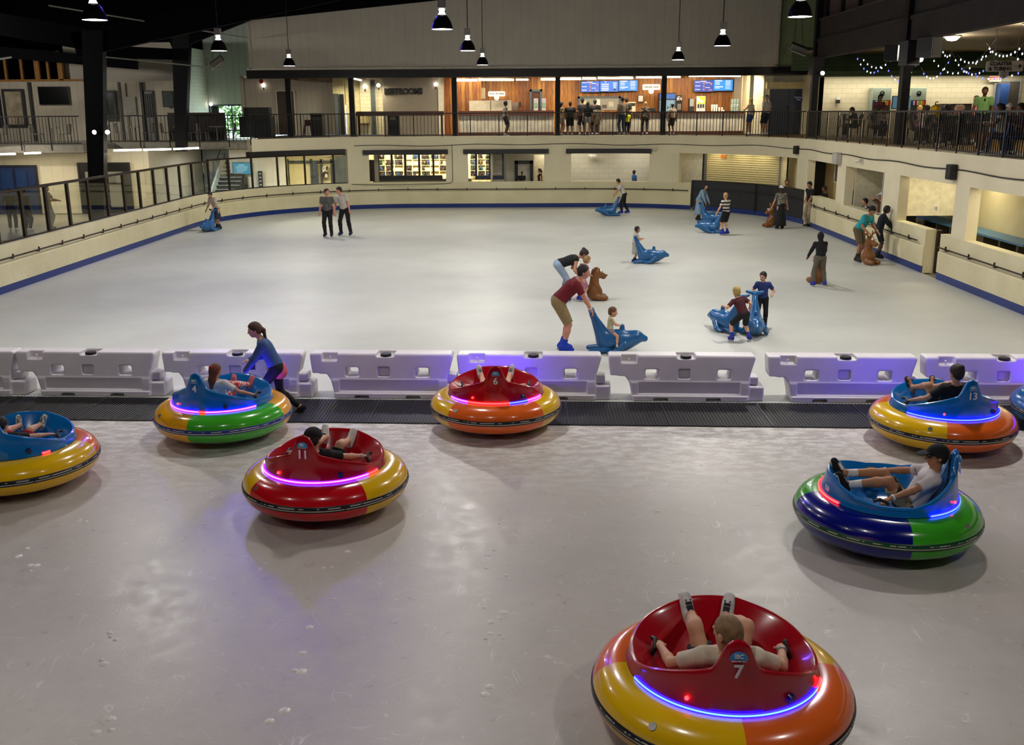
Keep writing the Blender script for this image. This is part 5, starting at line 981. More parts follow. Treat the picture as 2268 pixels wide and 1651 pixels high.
diner('person with sunglasses on the head between two diners', 2118, 234, 37.0, 170, fem=1, skin='c88a70', top=('tee', '8a6a5c'), bot=('pants', '22242a'), hair=('tied', '4a2c1c'))
diner('gray haired diner turned sideways', 2129, 232, 36.0, 90, skin='c8967c', top=('tee', '55504c'), bot=('pants', '22242a'), hair=('short', '5a5248'))
diner('balding man in a black collar at the table', 2138, 234, 34.4, 60, skin='cf9c80', top=('tee', '16161a'), bot=('pants', '22242a'), hair=('buzz', 'a8846c'))
diner('boy in a pink shirt standing behind the man in green', 2164, 214, 36.5, 95, seat=False, h=1.6, skin='c88e74', top=('tee', 'd88a8c'), bot=('shorts', '22242a'), hair=('short', '2a1a14'))
def shirt_glasses(t, c):
    m = MB(); q = (c['chest'] + c['fw'] * .135 + c['up'] * .08) * c['k']; m.cbox(tuple(q), (.05, .02, .09)).build('sunglasses', BLACK, t)
diner('bearded man in a pale green polo standing at the right railing', 2182, 197, 33.6, 168, seat=False, h=1.84, w=1.12, skin='7a4a34', top=('tee', '7ca864'), bot=('shorts', '1a1a22'), hair=('beard', '1c120e'), head=(0, 4), extra=shirt_glasses)
diner('person in a white cap seated with their back to the railing', 2234, 240, 27.5, 170, skin='b08068', top=('tee', '3a3c44'), bot=('shorts', '2a2a30'), hair=('short', '3a2a20'), cap=('d8d0bc', 0, 'beanie'))
diner('woman in a cream top seated low against the right railing', 2222, 262, 26.6, 60, fem=1, skin='7a5038', top=('tank', 'c8bca4'), bot=('shorts', '2a2a30', .5), hair=('tied', '1c120e'))
diner('person in maroon at the very right edge of the deck', 2268, 258, 26.4, 90, skin='7a5038', top=('tee', '4a2230'), bot=('pants', '22242a'), hair=('short', '1c120e'))
# ------------------------------------------------------------------ deck railings
RAIL = M('0b0a08', .5, var=.3)
def rail_proto(L, nb, h, drop=.24):
    t = thing('railing', '', 'railing'); MB().cbox((L / 2, 0, h), (L, .06, .05)).build('top_rail', RAIL, t); MB().cbox((L / 2, 0, .07), (L, .035, .035)).build('bottom_rail', RAIL, t)
    MB().cbox((0, -.03, (h - drop) / 2), (.05, .03, h + drop)).build('post', RAIL, t); b0 = MB().cbox((0, 0, (h + .07) / 2), (.02, .02, h - .07)).build('baluster', RAIL, t)
    for i in range(nb):
        b = b0 if i == 0 else b0.copy()
        if i: COL.objects.link(b)
        b.location = (L * (i + 1) / (nb + 1), 0, 0)
    return t
def run(pts, L, nb, h, z, what, group):
    """Railing sections along a polyline, one thing each."""
    pts = [np.array(p[:2], float) for p in pts]; cum = np.concatenate([[0], np.cumsum([np.linalg.norm(b - a) for a, b in zip(pts, pts[1:])])]); n = max(1, round(cum[-1] / L)); pr = None
    def ev(q): i = int(np.clip(np.searchsorted(cum, q, 'right') - 1, 0, len(pts) - 2)); f = (q - cum[i]) / (cum[i + 1] - cum[i]); return pts[i] * (1 - f) + pts[i + 1] * f
    LL = cum[-1] / n
    for i in range(n):
        a, b = ev(LL * i), ev(LL * (i + 1)); d = b - a; ln = np.linalg.norm(d)
        o = pr if pr is not None and i == 0 else (rail_proto(LL, nb, h) if pr is None else dup(pr)); pr = pr or o
        o.location = (a[0], a[1], z); o.rotation_euler = (0, 0, math.atan2(d[1], d[0])); o.scale = (ln / LL, 1, 1); props(o, f'black railing section of the {what}, {nth(i)} from the left', None, group)
run([at(s, .06)[0] for s in np.arange(37.9, 67.01, .4)], 1.36, 7, 1.08, ZD, 'far deck', 'railing sections of the far deck')
run([at(s, .06)[0] for s in np.arange(67.0, 91.01, .4)], 1.36, 10, 1.08, ZD, 'right hand deck', 'railing sections of the right deck')
run([(-20.7, 50.05), (-13.3, 49.85)], 1.36, 7, 1.28, ZL, 'left deck beside the bright window', 'railing sections of the left deck')
run([(-27.5, 46.3), (-20.7, 46.7)], 1.5, 8, 1.28, ZL, 'near left deck', 'railing sections of the near left deck')
# ------------------------------------------------------------------ hanging bay lamps
BELL = M('140d0f', .3, var=.2); ALU = M('8d857c', .45, .3); LENS = EM((1, .96, .9), 26); SOCK = EM((1, .97, .92), 4)
def lamp_proto():
    t = thing('high_bay_lamp', '', 'lamp', group='metal halide bay lamps over the rink')
    MB().lathe([(.05, .31), (.075, .305), (.13, .26), (.19, .17), (.228, .06), (.24, .0), (.247, -.01), (.238, -.012)], 28).build('reflector', BELL, t, smooth=True)
    MB().lathe([(.002, -.004), (.235, -.004), (.235, .004), (.002, .004)], 28).build('lens', LENS, t)
    MB().lathe([(.002, .43), (.05, .43), (.075, .40), (.05, .38), (.085, .30), (.002, .30)], 16).build('socket', SOCK, t, smooth=True)
    MB().cbox((0, 0, .53), (.18, .15, .19)).build('ballast', ALU, t, bevel=.01); MB().cyl((0, 0, .62), (0, 0, 4.0), .014, n=6).build('rod', BLACK, t); return t
lp = None
LN = ['nearest lamp of the left row, before the left steel column', 'middle lamp of the left row, near the tilted heater', 'farthest lamp of the left row, before the white panel', 'nearest and largest lamp of the middle row', 'middle lamp of the middle row', 'farthest and smallest lamp of the middle row', 'nearest lamp of the right row, by the dark gallery', 'middle lamp of the right row', 'farthest lamp of the right row']
for (x, y), nm in zip(LAMPS, LN):
    o = lp or lamp_proto(); o = dup(lp) if lp else o; lp = lp or o; o.location = (x, y, LAMP_Z); o['label'] = 'lit bay lamp, ' + nm
# ------------------------------------------------------------------ fluorescent tubes
TUBE, TUBE_H = EM((1, .93, .78), 13), M('b9ad92', .5)
def tube_lamp(a, b, label, group, hood=True):
    t = thing('fluorescent_lamp', label, 'lamp', tuple((np.array(a) + b) / 2), 0, group); d = (np.array(b) - a) / 2; up = np.array((0, 0, .05))
    MB().tube([tuple(-d), tuple(d)], .04, 8).build('tube', TUBE, t, smooth=True)
    if hood: MB().bar(tuple(-d + up), tuple(d + up), .14, .05).build('housing', TUBE_H, t)
for i, (a, b, y) in enumerate(((1009, 1057, 178), (1060, 1138, 177), (1143, 1170, 176.5), (1198, 1234, 176), (1240, 1287, 175), (1290, 1320, 174.5), (1324, 1402, 173), (1409, 1470, 171.5), (1476, 1507, 170.5), (1526, 1640, 168.5))):
    tube_lamp(PY(a, y, 51.2), PY(b, y, 51.2), f'lit fluorescent tube above the snack counter, {nth(i)} from the left', 'tubes above the snack counter')
for i, (a, ya, b, yb, Y) in enumerate(((-10, 342, 34, 341, 45.5), (54, 340, 90, 338.5, 45.5), (252, 333.5, 313, 332, 46), (318, 332, 379, 330.5, 46.5), (384, 330.5, 440, 328, 47))):
    tube_lamp(PY(a, ya, Y), PY(b, yb, Y), f'lit fluorescent tube under the left deck, {nth(i)} from the left', 'tubes under the left deck', False)
tube_lamp(PY(780, 173, 51), PY(800, 178, 51.6), 'short lit tube at the restroom passage', None)
# globe sconces
for px, py, Y, nm in ((583, 189, 55.0, 'beside the red bell left of the brown door'), (467, 231, 57.8, 'left of the bright window'), (808, 192, 54.1, 'in the restroom passage'), (838, 189, 53.35, 'left of the restroom lettering'), (965, 187, 53.3, 'right of the restroom lettering')):
    q = PY(px, py, Y); t = thing('wall_sconce', 'lit globe wall sconce ' + nm, 'lamp', tuple(q), 0, 'globe wall sconces'); MB().ball((0, 0, 0), .1, 12).build('globe', EM((1, .92, .78), 7), t, smooth=True); MB().tube([(0, .02, -.1), (0, .05, -.22), (0, .14, -.2)], .03, 6).build('bracket', BLACK, t)
# ------------------------------------------------------------------ signs and screens
def panel(name, label, cat, x0, y0, x1, y1, Y, mat, group=None, th=.05, frame=None):
    a, b = PY(x0, y0, Y), PY(x1, y1, Y); c = (a + b) / 2; w, h = abs(b[0] - a[0]), abs(a[2] - b[2]); t = thing(name, label, cat, tuple(c), 0, group)
    MB().cbox((0, 0, 0), (w, th, h)).build('screen' if 'screen' in name or name == 'television' else 'board', mat, t)
    if frame: MB().cbox((0, .01, 0), (w + .06, th, h + .06)).build('frame', frame, t)
    return t, w, h
INK = M('26262a', .6); WTXT = EM((1, 1, 1), 1.2)
t = thing('wall_lettering', 'black raised letters reading RESTROOMS on the gray wall', 'sign', tuple((PY(857, 203, 53.36) + PY(930, 203, 53.36)) / 2))
text('RESTROOMS', .41, M('0c0b0c', .5), t, name='lettering', depth=.03, bold=.02).scale = (.86, 1, 1)
def lines(t, rows, mat):
    for x, z, w, h in rows: MB().cbox((x, -.03, z), (w, .006, h)).build('menu_line', mat, t)
SB = [EM((.03, .17, .75), 1.0), EM((.02, .2, .85), 1.1), EM((.02, .26, .95), 1.2), EM((.02, .07, .5), 1.0), EM((.02, .3, 1), 1.25)]
for i, (x0, y0, x1, y1) in enumerate(((1287, 180.5, 1327.5, 203.5), (1329, 180, 1369, 202.5), (1371, 178.5, 1411.5, 201), (1538, 178.5, 1579.5, 202.5), (1581, 177, 1622, 200.5))):
    t, w, h = panel('menu_screen', 'blue menu screen, ' + ('leftmost of the three over the kitchen window', 'middle of the three, with a cup picture', 'rightmost of the three over the kitchen window', 'left one of the pair over the drink station', 'right one of the pair over the drink station')[i], 'screen', x0, y0, x1, y1, 54.6, SB[i], 'menu screens', frame=BLACK)
    if i in (0, 3): lines(t, [(-.02, h * .42, w * .3, .035)] + [(-w * .32, z, w * .26, .03) for z in (.2, .0, -.18)] + [(w * .2, z, w * .24, .025) for z in (.16, -.08)], WTXT); lines(t, [(0, z, .07, .09) for z in (.14, -.02, -.18)] + [(w * .38, .1, .09, .1), (w * .34, -.2, .16, .06)], EM((.9, .25, .15), 1))
    elif i == 1:
        lines(t, [(-w * .22, z, w * .4, .05) for z in (.1, .0, -.1, -.19)] + [(-w * .2, .22, .06, .06)], WTXT); MB().prism([(w * .2, .2), (w * .42, .2), (w * .38, -.2), (w * .25, -.2)], 'Y', -.035, -.027).build('menu_picture', EM((.55, .75, 1), .8), t); MB().cbox((w * .31, -.04, -.16), (.13, .006, .08)).build('menu_picture', BLACK, t)
    else: lines(t, [(-w * .25, .22, w * .36, .05), (-w * .22, -.08, w * .42, .045)] + [(-w * .3, z, w * .24, .02) for z in (.14, .09, .03, -.15)] + [(w * .25, z, w * .27, .022) for z in (.22, .16, .1, .04, -.02, -.1, -.17)], WTXT)
def hung_sign(label, body, x, y, Y, w, h, s, cat='sign', deep=False):
    q = PY(x, y, Y); t = thing('hanging_sign', label, cat, tuple(q), 0, None); m = MB(); r = .05; n = 5
    pl = [(cx + r * math.cos(R(a)), cz + r * math.sin(R(a))) for cx, cz, a0 in ((w / 2 - r, h / 2 - r, 0), (-w / 2 + r, h / 2 - r, 90), (-w / 2 + r, -h / 2 + r, 180), (w / 2 - r, -h / 2 + r, 270)) for a in np.linspace(a0, a0 + 90, n)]
    m.prism(pl, 'Y', -.02, .02).build('board', M('e6dfcf', .5, var=.03), t); MB().lathe([(.002, -.022), (.13, -.022), (.13, .022), (.002, .022)], 20).build('disc', M('e6dfcf', .5, var=.03), t); d = t.children[-1]; d.rotation_euler = (R(90), 0, 0); d.location = (0, -.002, -h / 2 - .06)
    for k in range(6): a = R(60 * k + 30); MB().bar((.03 * math.cos(a), -.027, -h / 2 - .06 + .03 * math.sin(a)), (.09 * math.cos(a), -.027, -h / 2 - .06 + .09 * math.sin(a)), .022, .006).build('flake_arm', INK, t)
    for s_ in (-1, 1): MB().cyl((s_ * w * .3, 0, h / 2), (s_ * w * .3, 0, h / 2 + (.55 if not deep else .9)), .008, n=5).build('hanger', ALU, t)
    for i, b in enumerate(body): text(b, s, INK, t, (-.12 if deep else 0, -.026, (len(body) - 1) * s * .5 - i * s * 1.0), name='lettering', bold=.004)
    if deep: MB().bar((w * .26, -.026, 0), (w * .40, -.026, 0), .03, .006).prism([(w * .38, .06), (w * .46, 0), (w * .38, -.06)], 'Y', -.03, -.022).build('arrow', M('2c3a66', .5), t)
    return t
hung_sign('white hanging sign reading PICK UP HERE over the counter', ['PICK UP HERE'], 1100, 208, 52.2, .86, .24, .12)
hung_sign('white hanging sign reading ORDER HERE over the counter', ['ORDER HERE'], 1442.5, 193, 52.2, .88, .27, .13)
t = hung_sign('white hanging sign reading COASTER and TUBING with an arrow', ['COASTER', '& TUBING'], 2225, 147, 30.4, 1.02, .29, .14, deep=True); t.rotation_euler[2] = -.12
# ------------------------------------------------------------------ snack counter
CORR = M('cfc8b8', .45, .25, var=.2, scale=2)
def corrugated(x0, x1, y, z0, z1, t):
    m = MB(); n = int((x1 - x0) / .02); vs = []
    for i in range(n + 1): x = x0 + (x1 - x0) * i / n; yy = y - .015 * math.cos(2 * math.pi * x / .11); vs += [(x, yy, z0), (x, yy, z1)]
    return m.add(vs, [(2 * i, 2 * i + 2, 2 * i + 3, 2 * i + 1) for i in range(n)]).build('corrugated_front', CORR, t, smooth=True)
for i, (xa, xb, zt, lab) in enumerate(((-8.75, -4.35, 4.62, 'raised dark wood bar before the restrooms'), (-3.6, 1.2, 4.62, 'corrugated snack counter left part with a raised dark ledge'), (1.35, 10.7, 4.5, 'corrugated snack counter right part with the drink machines'))):
    t = thing('bar_counter' if i == 0 else 'snack_counter', lab, 'counter', (0, 0, 0), 0, 'counters on the far deck')
    if i: corrugated(xa, xb, 51.6, ZD + .12, zt - .08, t)
    else:
        for x in (xa + .1, xb - .1): MB().box((x - .05, 51.6, ZD), (x + .05, 51.75, zt - .1)).build('leg', DWOOD, t)
    MB().box((xa, 51.45, zt - (.22 if i < 2 else .08)), (xb, 52.0, zt)).build('top', DWOOD, t); 
    if i: MB().box((xa, 51.56, ZD), (xb, 51.7, ZD + .14)).build('base_board', DWOOD, t); MB().box((xa, 51.64, ZD), (xb, 51.9, zt - .1)).build('body', M('3c2a1c', .7), t)
CT = 4.5
def put_box(name, label, cat, x0, x1, y0, Y, mat, z0=CT, d=.4, group=None):
    a, b = PY(x0, y0, Y), PY(x1, y0, Y); t = thing(name, label, cat, ((a[0] + b[0]) / 2, Y + d / 2, z0), 0, group); w, h = b[0] - a[0], a[2] - z0
    MB().box((-w / 2, -d / 2, 0), (w / 2, d / 2, h)).build('body', mat, t, bevel=.01); return t, w, h, d
t, w, h, d = put_box('drinks_fridge', 'glass door drinks fridge with a lit blue header', 'fridge', 1460, 1497, 206, 53.6, M('1c2026', .4), ZD, .6)
MB().box((-w / 2 + .03, -d / 2 - .02, h - .3), (w / 2 - .03, -d / 2, h - .05)).build('header', EM((.05, .2, .6), .8), t); MB().box((-w / 2 + .05, -d / 2 - .02, .3), (w / 2 - .05, -d / 2, h - .36)).build('door', EM((.55, .8, .85), .55), t)
for r in range(5):
    for c in range(6): MB().cyl((-w / 2 + .12 + c * .115, -d / 2 - .05, .95 + r * .22 - .6), (-w / 2 + .12 + c * .115, -d / 2 - .05, .95 + r * .22 - .46), .032, .02, 6).build('bottle', M(('26382c', '16202a', '5a2a24', '20403a')[(r + c) % 4], .3), t)
t, w, h, d = put_box('coffee_machine', 'tall dark coffee machine on the counter', 'coffee machine', 1498, 1512, 211, 52.6, M('211c1a', .3)); MB().box((-w * .3, -d / 2 - .03, .1), (w * .3, -d / 2, h * .5)).build('spout_bay', M('8a8278', .3, .5), t); MB().box((-w * .4, -d / 2 - .02, h * .68), (w * .4, -d / 2, h * .95)).build('picture', print_mat('coffee_picture', 'c8c0b8', '3a2c24', 12), t)
t, w, h, d = put_box('cup_dispenser', 'pale drink dispenser right of the coffee machine', 'dispenser', 1527, 1538, 218, 52.6, M('2a2420', .4)); MB().box((-w * .4, -d / 2 - .03, h * .42), (w * .4, -d / 2, h * .97)).build('tank', EM((.9, .82, .55), .6), t)
t, w, h, d = put_box('lemonade_machine', 'lemonade machine with a bright yellow front', 'dispenser', 1543, 1563, 213, 52.6, M('c8c4bc', .4)); MB().box((-w * .48, -d / 2 - .02, h * .5), (w * .48, -d / 2, h * .98)).build('picture', print_mat('lemon_picture', 'e8e6dc', 'e8d23c', 5), t)
for k in (-.28, .0, .28): MB().box((w * k - .03, -d / 2 - .06, h * .28), (w * k + .03, -d / 2, h * .5)).build('tap', BLACK, t)
CUP = M('ece4d6', .5)
for i, px in enumerate((1577, 1582, 1587, 1593, 1599, 1603)):
    q = PY(px, 240, 52.2); hh = (.36, .36, .36, .22, .22, .1)[i]; props(MB().lathe([(.002, hh), (.05, hh), (.035, 0), (.002, 0)], 12, (q[0], 52.2, CT)).build('cup_stack', CUP, smooth=True), f'stack of white paper cups on the counter, {nth(i)} from the left', 'cups', 'stacks of paper cups on the counter')
JUG = M('93a39a', .2)
for i, px in enumerate((1621, 1627, 1633)):
    q = PY(px, 240, 52.3); props(MB().lathe([(.002, .62), (.07, .62), (.075, .4), (.062, .38), (.075, .36), (.075, .2), (.06, .18), (.075, .16), (.06, 0), (.002, 0)], 12, (q[0], 52.3, CT)).build('cup_tower', JUG, smooth=True), f'tower of clear plastic cups at the right end, {nth(i)} from the left', 'cups', 'clear plastic cup towers')
t, w, h, d = put_box('cash_register', 'white cash register near the kitchen window', 'register', 1393, 1408, 226, 52.3, M('c8b89a', .5)); MB().box((-w * .45, -d / 2 - .02, h * .62), (w * .45, -d / 2, h * .9)).build('screen', BLACK, t)
t, w, h, d = put_box('till_screen', 'black till screen beside the person with fair hair', 'register', 1441, 1453, 239, 52.3, BLACK); MB().box((-w * .45, -d / 2 - .02, h * .3), (w * .45, -d / 2, h * .9)).build('screen', M('2a2c30', .2), t)
for i, (x0, x1) in enumerate(((1182, 1192), (1200, 1209))):
    t, w, h, d = put_box('slush_machine', ('slush machine inside the gray doorway', 'slush machine right of the gray doorway')[i], 'drink machine', x0, x1, 218, 52.7, M('b8b4aa', .4), CT, .35, 'slush machines'); MB().box((-w * .4, -d / 2 - .02, h * .68), (w * .4, -d / 2, h * .95)).build('sign', EM((1, .9, .85), .5), t); MB().box((-w * .4, -d / 2 - .04, h * .38), (w * .4, -d / 2, h * .66)).build('tank', M('7a9a8a', .2), t)
for i, (x0, y0, x1, y1) in enumerate(((1039, 223, 1086, 250), (1087, 222, 1133, 250))): panel('whiteboard', ('left white board of the pick up area', 'right white board of the pick up area')[i], 'board', x0, y0, x1, y1, 53.4, M('d2c4aa', .5), 'white boards behind the counter', frame=M('8a4a1c', .5))
panel('notice', 'framed white notice on the pine wall by the kitchen window', 'notice', 1414, 212, 1424, 225, 54.8, M('e6dfd2', .6), frame=INK); panel('notice', 'paper notice left of the pick up sign', 'notice', 1064, 195, 1075, 219, 54.7, M('d8c49c', .6)); panel('notice', 'gray metal hood at the left of the pick up area', 'hood', 1041, 195, 1062, 214, 54.5, M('7c776f', .4, .5))
panel('menu_holder', 'small gray holder on the pine wall right of the boards', 'holder', 1135, 227, 1146, 247, 54.5, M('77706a', .5)); panel('outlet_panel', 'black wall plate with two white knobs on the pine wall', 'wall plate', 1149, 226, 1154, 237, 54.5, BLACK)
# serving window to the lit kitchen, doorway, doors
a, b = PY(1280, 214, 54.9), PY(1374, 248, 54.9); m = MB(); m.box((a[0], 54.85, a[2] - .1), (b[0], 55.0, a[2])).box((a[0], 54.85, b[2] - .1), (b[0], 55.0, b[2])).box((a[0], 54.85, b[2]), (a[0] + .1, 55.0, a[2])).box((b[0] - .1, 54.85, b[2]), (b[0], 55.0, a[2])); struct(m, 'window_kitchen', M('4c565a', .5))
t = thing('kitchen_view', 'bright kitchen shelf and papers seen through the serving window', 'shelf', ((a[0] + b[0]) / 2, 54.97, (a[2] + b[2]) / 2)); MB().cbox((0, 0, 0), (b[0] - a[0] - .2, .02, a[2] - b[2] - .2)).build('back', EM((.75, .6, .35), .5), t)  # back board glows in place of a lit kitchen
for i in range(5): MB().cbox((-.8 + i * .36, -.03, (.05, -.1, .12, -.12, .0)[i]), (.26, .03, (.3, .2, .34, .18, .26)[i])).build('box', M(('d8cc96', '7a6a58', 'e8e0d0', '5c4c40', 'c8b8a0')[i], .6), t)
a, b = PY(1173, 198, 54.75), PY(1201, 250, 54.75); m = MB(); m.box((a[0], 54.6, ZD), (a[0] + .12, 54.8, a[2])).box((b[0] - .12, 54.6, ZD), (b[0], 54.8, a[2])).box((a[0], 54.6, a[2] - .12), (b[0], 54.8, a[2])).mat(1).box((a[0] + .12, 54.75, ZD), (b[0] - .12, 54.8, a[2] - .1)); struct(m, 'door_5', [M('4c565a', .5), M('5a2c18', .6)])
def slab_door(name, x0, y0, x1, Y, mat, z0, frame, w=.06, extra=None):
    a, b = PY(x0, y0, Y), PY(x1, y0, Y); m = MB().box((a[0], Y - .05, z0), (b[0], Y + .02, a[2])); d = struct(m, name, mat)
    f = MB().box((a[0] - w, Y - .07, z0), (a[0], Y, a[2] + w)).box((b[0], Y - .07, z0), (b[0] + w, Y, a[2] + w)).box((a[0], Y - .07, a[2]), (b[0], Y, a[2] + w)).build('door_frame', frame, d); return d, a, b
slab_door('door_1', 613, 202.5, 650, 54.97, M('3a2a20', .5), ZD, M('c8bfa8', .6)); slab_door('door_3', 741, 209, 748, 53.97, M('5c6468', .5), ZD, M('4a5054', .5), .03); slab_door('door_4', 753, 210, 760, 53.97, M('16181c', .5), ZD, M('2a2c30', .5), .03)
struct(MB().box((PY(820, 178, 54.1)[0], 54.05, ZD), (PY(829, 178, 54.1)[0], 54.2, 6.2)), 'trim_post', M('4c5456', .5))
d, a, b = slab_door('door_6', 1705, 197.5, 1794, 50.33, M('333d52', .45, var=.06), ZD, M('d8cfae', .6)); struct(MB().box((a[0] - .2, 50.1, a[2] + .02), (b[0] + .1, 50.32, a[2] + .32)), 'trim_valance', M('d8c690', .6))
MB().box(((a[0] + b[0]) / 2 - .01, 50.26, ZD), ((a[0] + b[0]) / 2 + .01, 50.28, a[2])).build('door_seam', BLACK, d); MB().box(((a[0] + b[0]) / 2 - .1, 50.2, 4.45), ((a[0] + b[0]) / 2 - .02, 50.28, 4.75)).build('door_handle', BLACK, d)
t, w, h = panel('door_sign', 'small blue sign reading Employees Only on the navy double door', 'sign', 1761, 212.5, 1776, 223.5, 50.2, M('2c3f86', .5)); text('Employees', .095, M('e8ecf4', .5), t, (0, -.03, .05), bold=.002); text('Only', .095, M('e8ecf4', .5), t, (0, -.03, -.06), bold=.002)
q = PY(1742, 165, 49.6); MB().box((11.9, 49.9, 5.9), (12.1, 50.1, 6.3)).build('speaker', M('8a857c', .5), label='gray speaker under the beam left of the navy door', cat='speaker')
# bins and cabinets on the far deck
t = thing('trash_bin', 'black trash bin with a flap against the boarded wall', 'bin', (PY(705, 300, 51.5)[0], 51.5, ZD)); MB().box((-.3, -.28, 0), (.3, .28, 1.0)).build('body', BLACK, t, bevel=.03); MB().box((-.32, -.3, 1.0), (.32, .3, 1.12)).build('lid', M('1d1c1c', .4), t, bevel=.03); MB().box((-.18, -.31, .78), (.18, -.28, .93)).build('flap', M('3a3734', .4), t)
t = thing('trash_bin', 'dark bin in front of the restroom wall', 'bin', (PY(873, 300, 52.5)[0], 52.5, ZD)); MB().box((-.28, -.26, 0), (.28, .26, .98)).build('body', M('15140f', .5), t, bevel=.03); MB().box((-.15, -.28, .78), (.15, -.26, .93)).build('flap', M('6a675e', .4), t)
t = thing('highchair', 'small red wooden high chair beside the trash bin', 'chair', (PY(683, 300, 51.6)[0], 51.6, ZD)); hw = M('4a1c14', .5)
MB().box((-.18, -.16, .5), (.18, .16, .54)).build('seat', hw, t); MB().box((-.18, .12, .54), (.18, .16, .8)).build('backrest', hw, t)
for sx in (-1, 1):
    for sy in (-1, 1): MB().bar((sx * .22, sy * .2, 0), (sx * .16, sy * .13, .5), .04).build('leg', hw, t)
t = thing('drinking_fountain', 'beige drinking fountain under the dark wood bar', 'fountain', (PY(805, 270, 53.9)[0], 53.95, 4.0)); MB().box((-.3, -.2, 0), (.3, .2, .5)).build('body', M('a49468', .5), t, bevel=.03); MB().box((-.34, -.26, .5), (.34, .2, .56)).build('basin', M('6a5a3c', .4), t)
t = thing('stacked_cabinet', 'dark green gray cabinet with a smaller box on top, by the bright window', 'cabinet', (PY(573, 300, 51.0)[0], 51.0, ZD)); MB().box((-.82, -.4, -.02), (.72, .4, .98)).build('body', M('161d20', .5), t); MB().box((-.6, -.3, .98), (.66, .3, 1.42)).build('upper_box', M('1f2220', .6), t); MB().box((-.62, -.32, 1.2), (.68, .3, 1.22)).build('trim_strip', M('3a3a30', .6), t)
t = thing('booth_screen', 'dark solid panel behind the left deck chairs', 'screen', (PY(440, 300, 52.5)[0], 52.5, ZL)); MB().box((-1.5, -.05, 0), (1.45, .05, 1.38)).build('panel', M('241d18', .6), t); MB().box((-1.5, -.08, 1.36), (1.45, .08, 1.42)).build('cap', M('4a1a1c', .5), t)
# ------------------------------------------------------------------ chairs and tables
def chair_proto(name, matf, mats, h=.9, slats=5):
    t = thing(name, '', 'chair'); MB().cbox((0, .02, .45), (.42, .42, .03)).build('seat', mats, t, bevel=.008)
    MB().tube([(-.2, -.2, .44), (-.2, -.25, h - .08), (-.15, -.265, h), (.15, -.265, h), (.2, -.25, h - .08), (.2, -.2, .44)], .017, 6).build('back_frame', matf, t, smooth=True)
    for i in range(slats): x = -.14 + .28 * i / (slats - 1); MB().bar((x, -.205, .47), (x * .85, -.255, h - .02), .028, .012).build('slat', matf, t)
    for sx in (-1, 1):
        for sy in (-1, 1): MB().bar((sx * .2, sy * .22 - .0, 0), (sx * .19, sy * .19, .44), .026).build('leg', matf, t)
    return t
def table_proto(name, top, ped, r=.4):
    t = thing(name, '', 'table'); MB().lathe([(.002, .75), (r, .75), (r, .72), (.002, .72)], 28).build('tabletop', top, t); MB().cyl((0, 0, .02), (0, 0, .72), .035, n=10).build('pedestal', ped, t); MB().lathe([(.002, .03), (.06, .03), (.24, 0)], 18).build('base', ped, t, smooth=True); return t
SILV, SLATE = M('8d8a86', .35, .7), M('3c3a39', .45, .3)
ch, tb = chair_proto('cafe_chair', SILV, SILV), table_proto('cafe_table', M('a7a29a', .35, .3), SILV); fi = True
for i, (x, y) in enumerate(((-26.2, 49.0), (-23.2, 49.2), (-19.9, 51.2), (-17.6, 51.2), (-15.7, 51.0))):
    nm = ('at the left photo edge', 'below the black television', 'right of the left steel column', 'below the small barred door', 'before the dark solid panel')[i]
    o = tb if i == 0 else dup(tb); o.location = (x, y, ZL); props(o, 'silver round cafe table ' + nm, None, 'cafe tables on the left deck')
    for k in (-1, 1):
        o = ch if fi else dup(ch); fi = False; o.location = (x + k * .68, y - .1, ZL); o.rotation_euler = (0, 0, R(90 if k > 0 else -90)); props(o, f'silver slatted chair {"right" if k > 0 else "left"} of the cafe table {nm}', None, 'cafe chairs on the left deck')
dch = chair_proto('deck_chair', SLATE, SLATE, .95, 6); dch['label'] = 'slate slatted chair at the railing in front of the person in black cap'; props(dch, None, None, 'slatted chairs on the right deck'); q = PY(2090, 320, 31.6); dch.location = (q[0], 31.6, ZD); dch.rotation_euler = (0, 0, R(8))
o = dup(dch); q = PY(2145, 320, 30.4); o.location = (q[0], 30.4, ZD); o.rotation_euler = (0, 0, R(-12)); o['label'] = 'slate slatted chair at the railing below the man in the green polo'
o = dup(dch); q = PY(1868, 270, 43.6); o.location = (q[0], 43.6, ZD); o.rotation_euler = (0, 0, R(160)); o['label'] = 'dark chair pushed in by the soap dispenser wall, near the far column'
BLUEC = M('12307c', .4, .1)
for i, (px, Y, rz) in enumerate(((2205, 26.4, 60), (2250, 26.0, 75), (2262, 28.6, 170))):
    q = PY(px, 320, Y); c = dup(dch); c.location = (q[0] + .05, Y, ZD); c.rotation_euler = (0, 0, R(rz)); c['label'] = ('royal blue chair under the woman in the cream top', 'royal blue chair at the far right by the railing', 'royal blue chair behind, facing away from the rink')[i]; c['group'] = 'blue chairs on the right deck'
    for p in c.children:
        p.data = p.data.copy(); p.data.materials[0] = BLUEC
for lab, x, y, rz in SEATED:
    o = dup(dch); o.location = (x, y, ZD); o.rotation_euler = (0, 0, R(rz)); o['label'] = 'chair of the ' + lab
wt = table_proto('dining_table', M('c9b39c', .35), SLATE, .5)
for i, (px, py, Y) in enumerate(((1912, 285, 43.2), (1960, 288, 41.2), (2055, 290, 36.1), (2125, 292, 35.2), (2178, 296, 31.8), (2240, 305, 27.2))):
    q = PY(px, py, Y); o = wt if i == 0 else dup(wt); o.location = (q[0], Y, ZD); props(o, 'pale round dining table, ' + ('by the bowed bearded man', 'before the woman in plaid', 'between the pink and white shirts', 'among the diners in the middle', 'beside the man in the green polo', 'at the far right with blue chairs')[i], None, 'dining tables on the right deck')
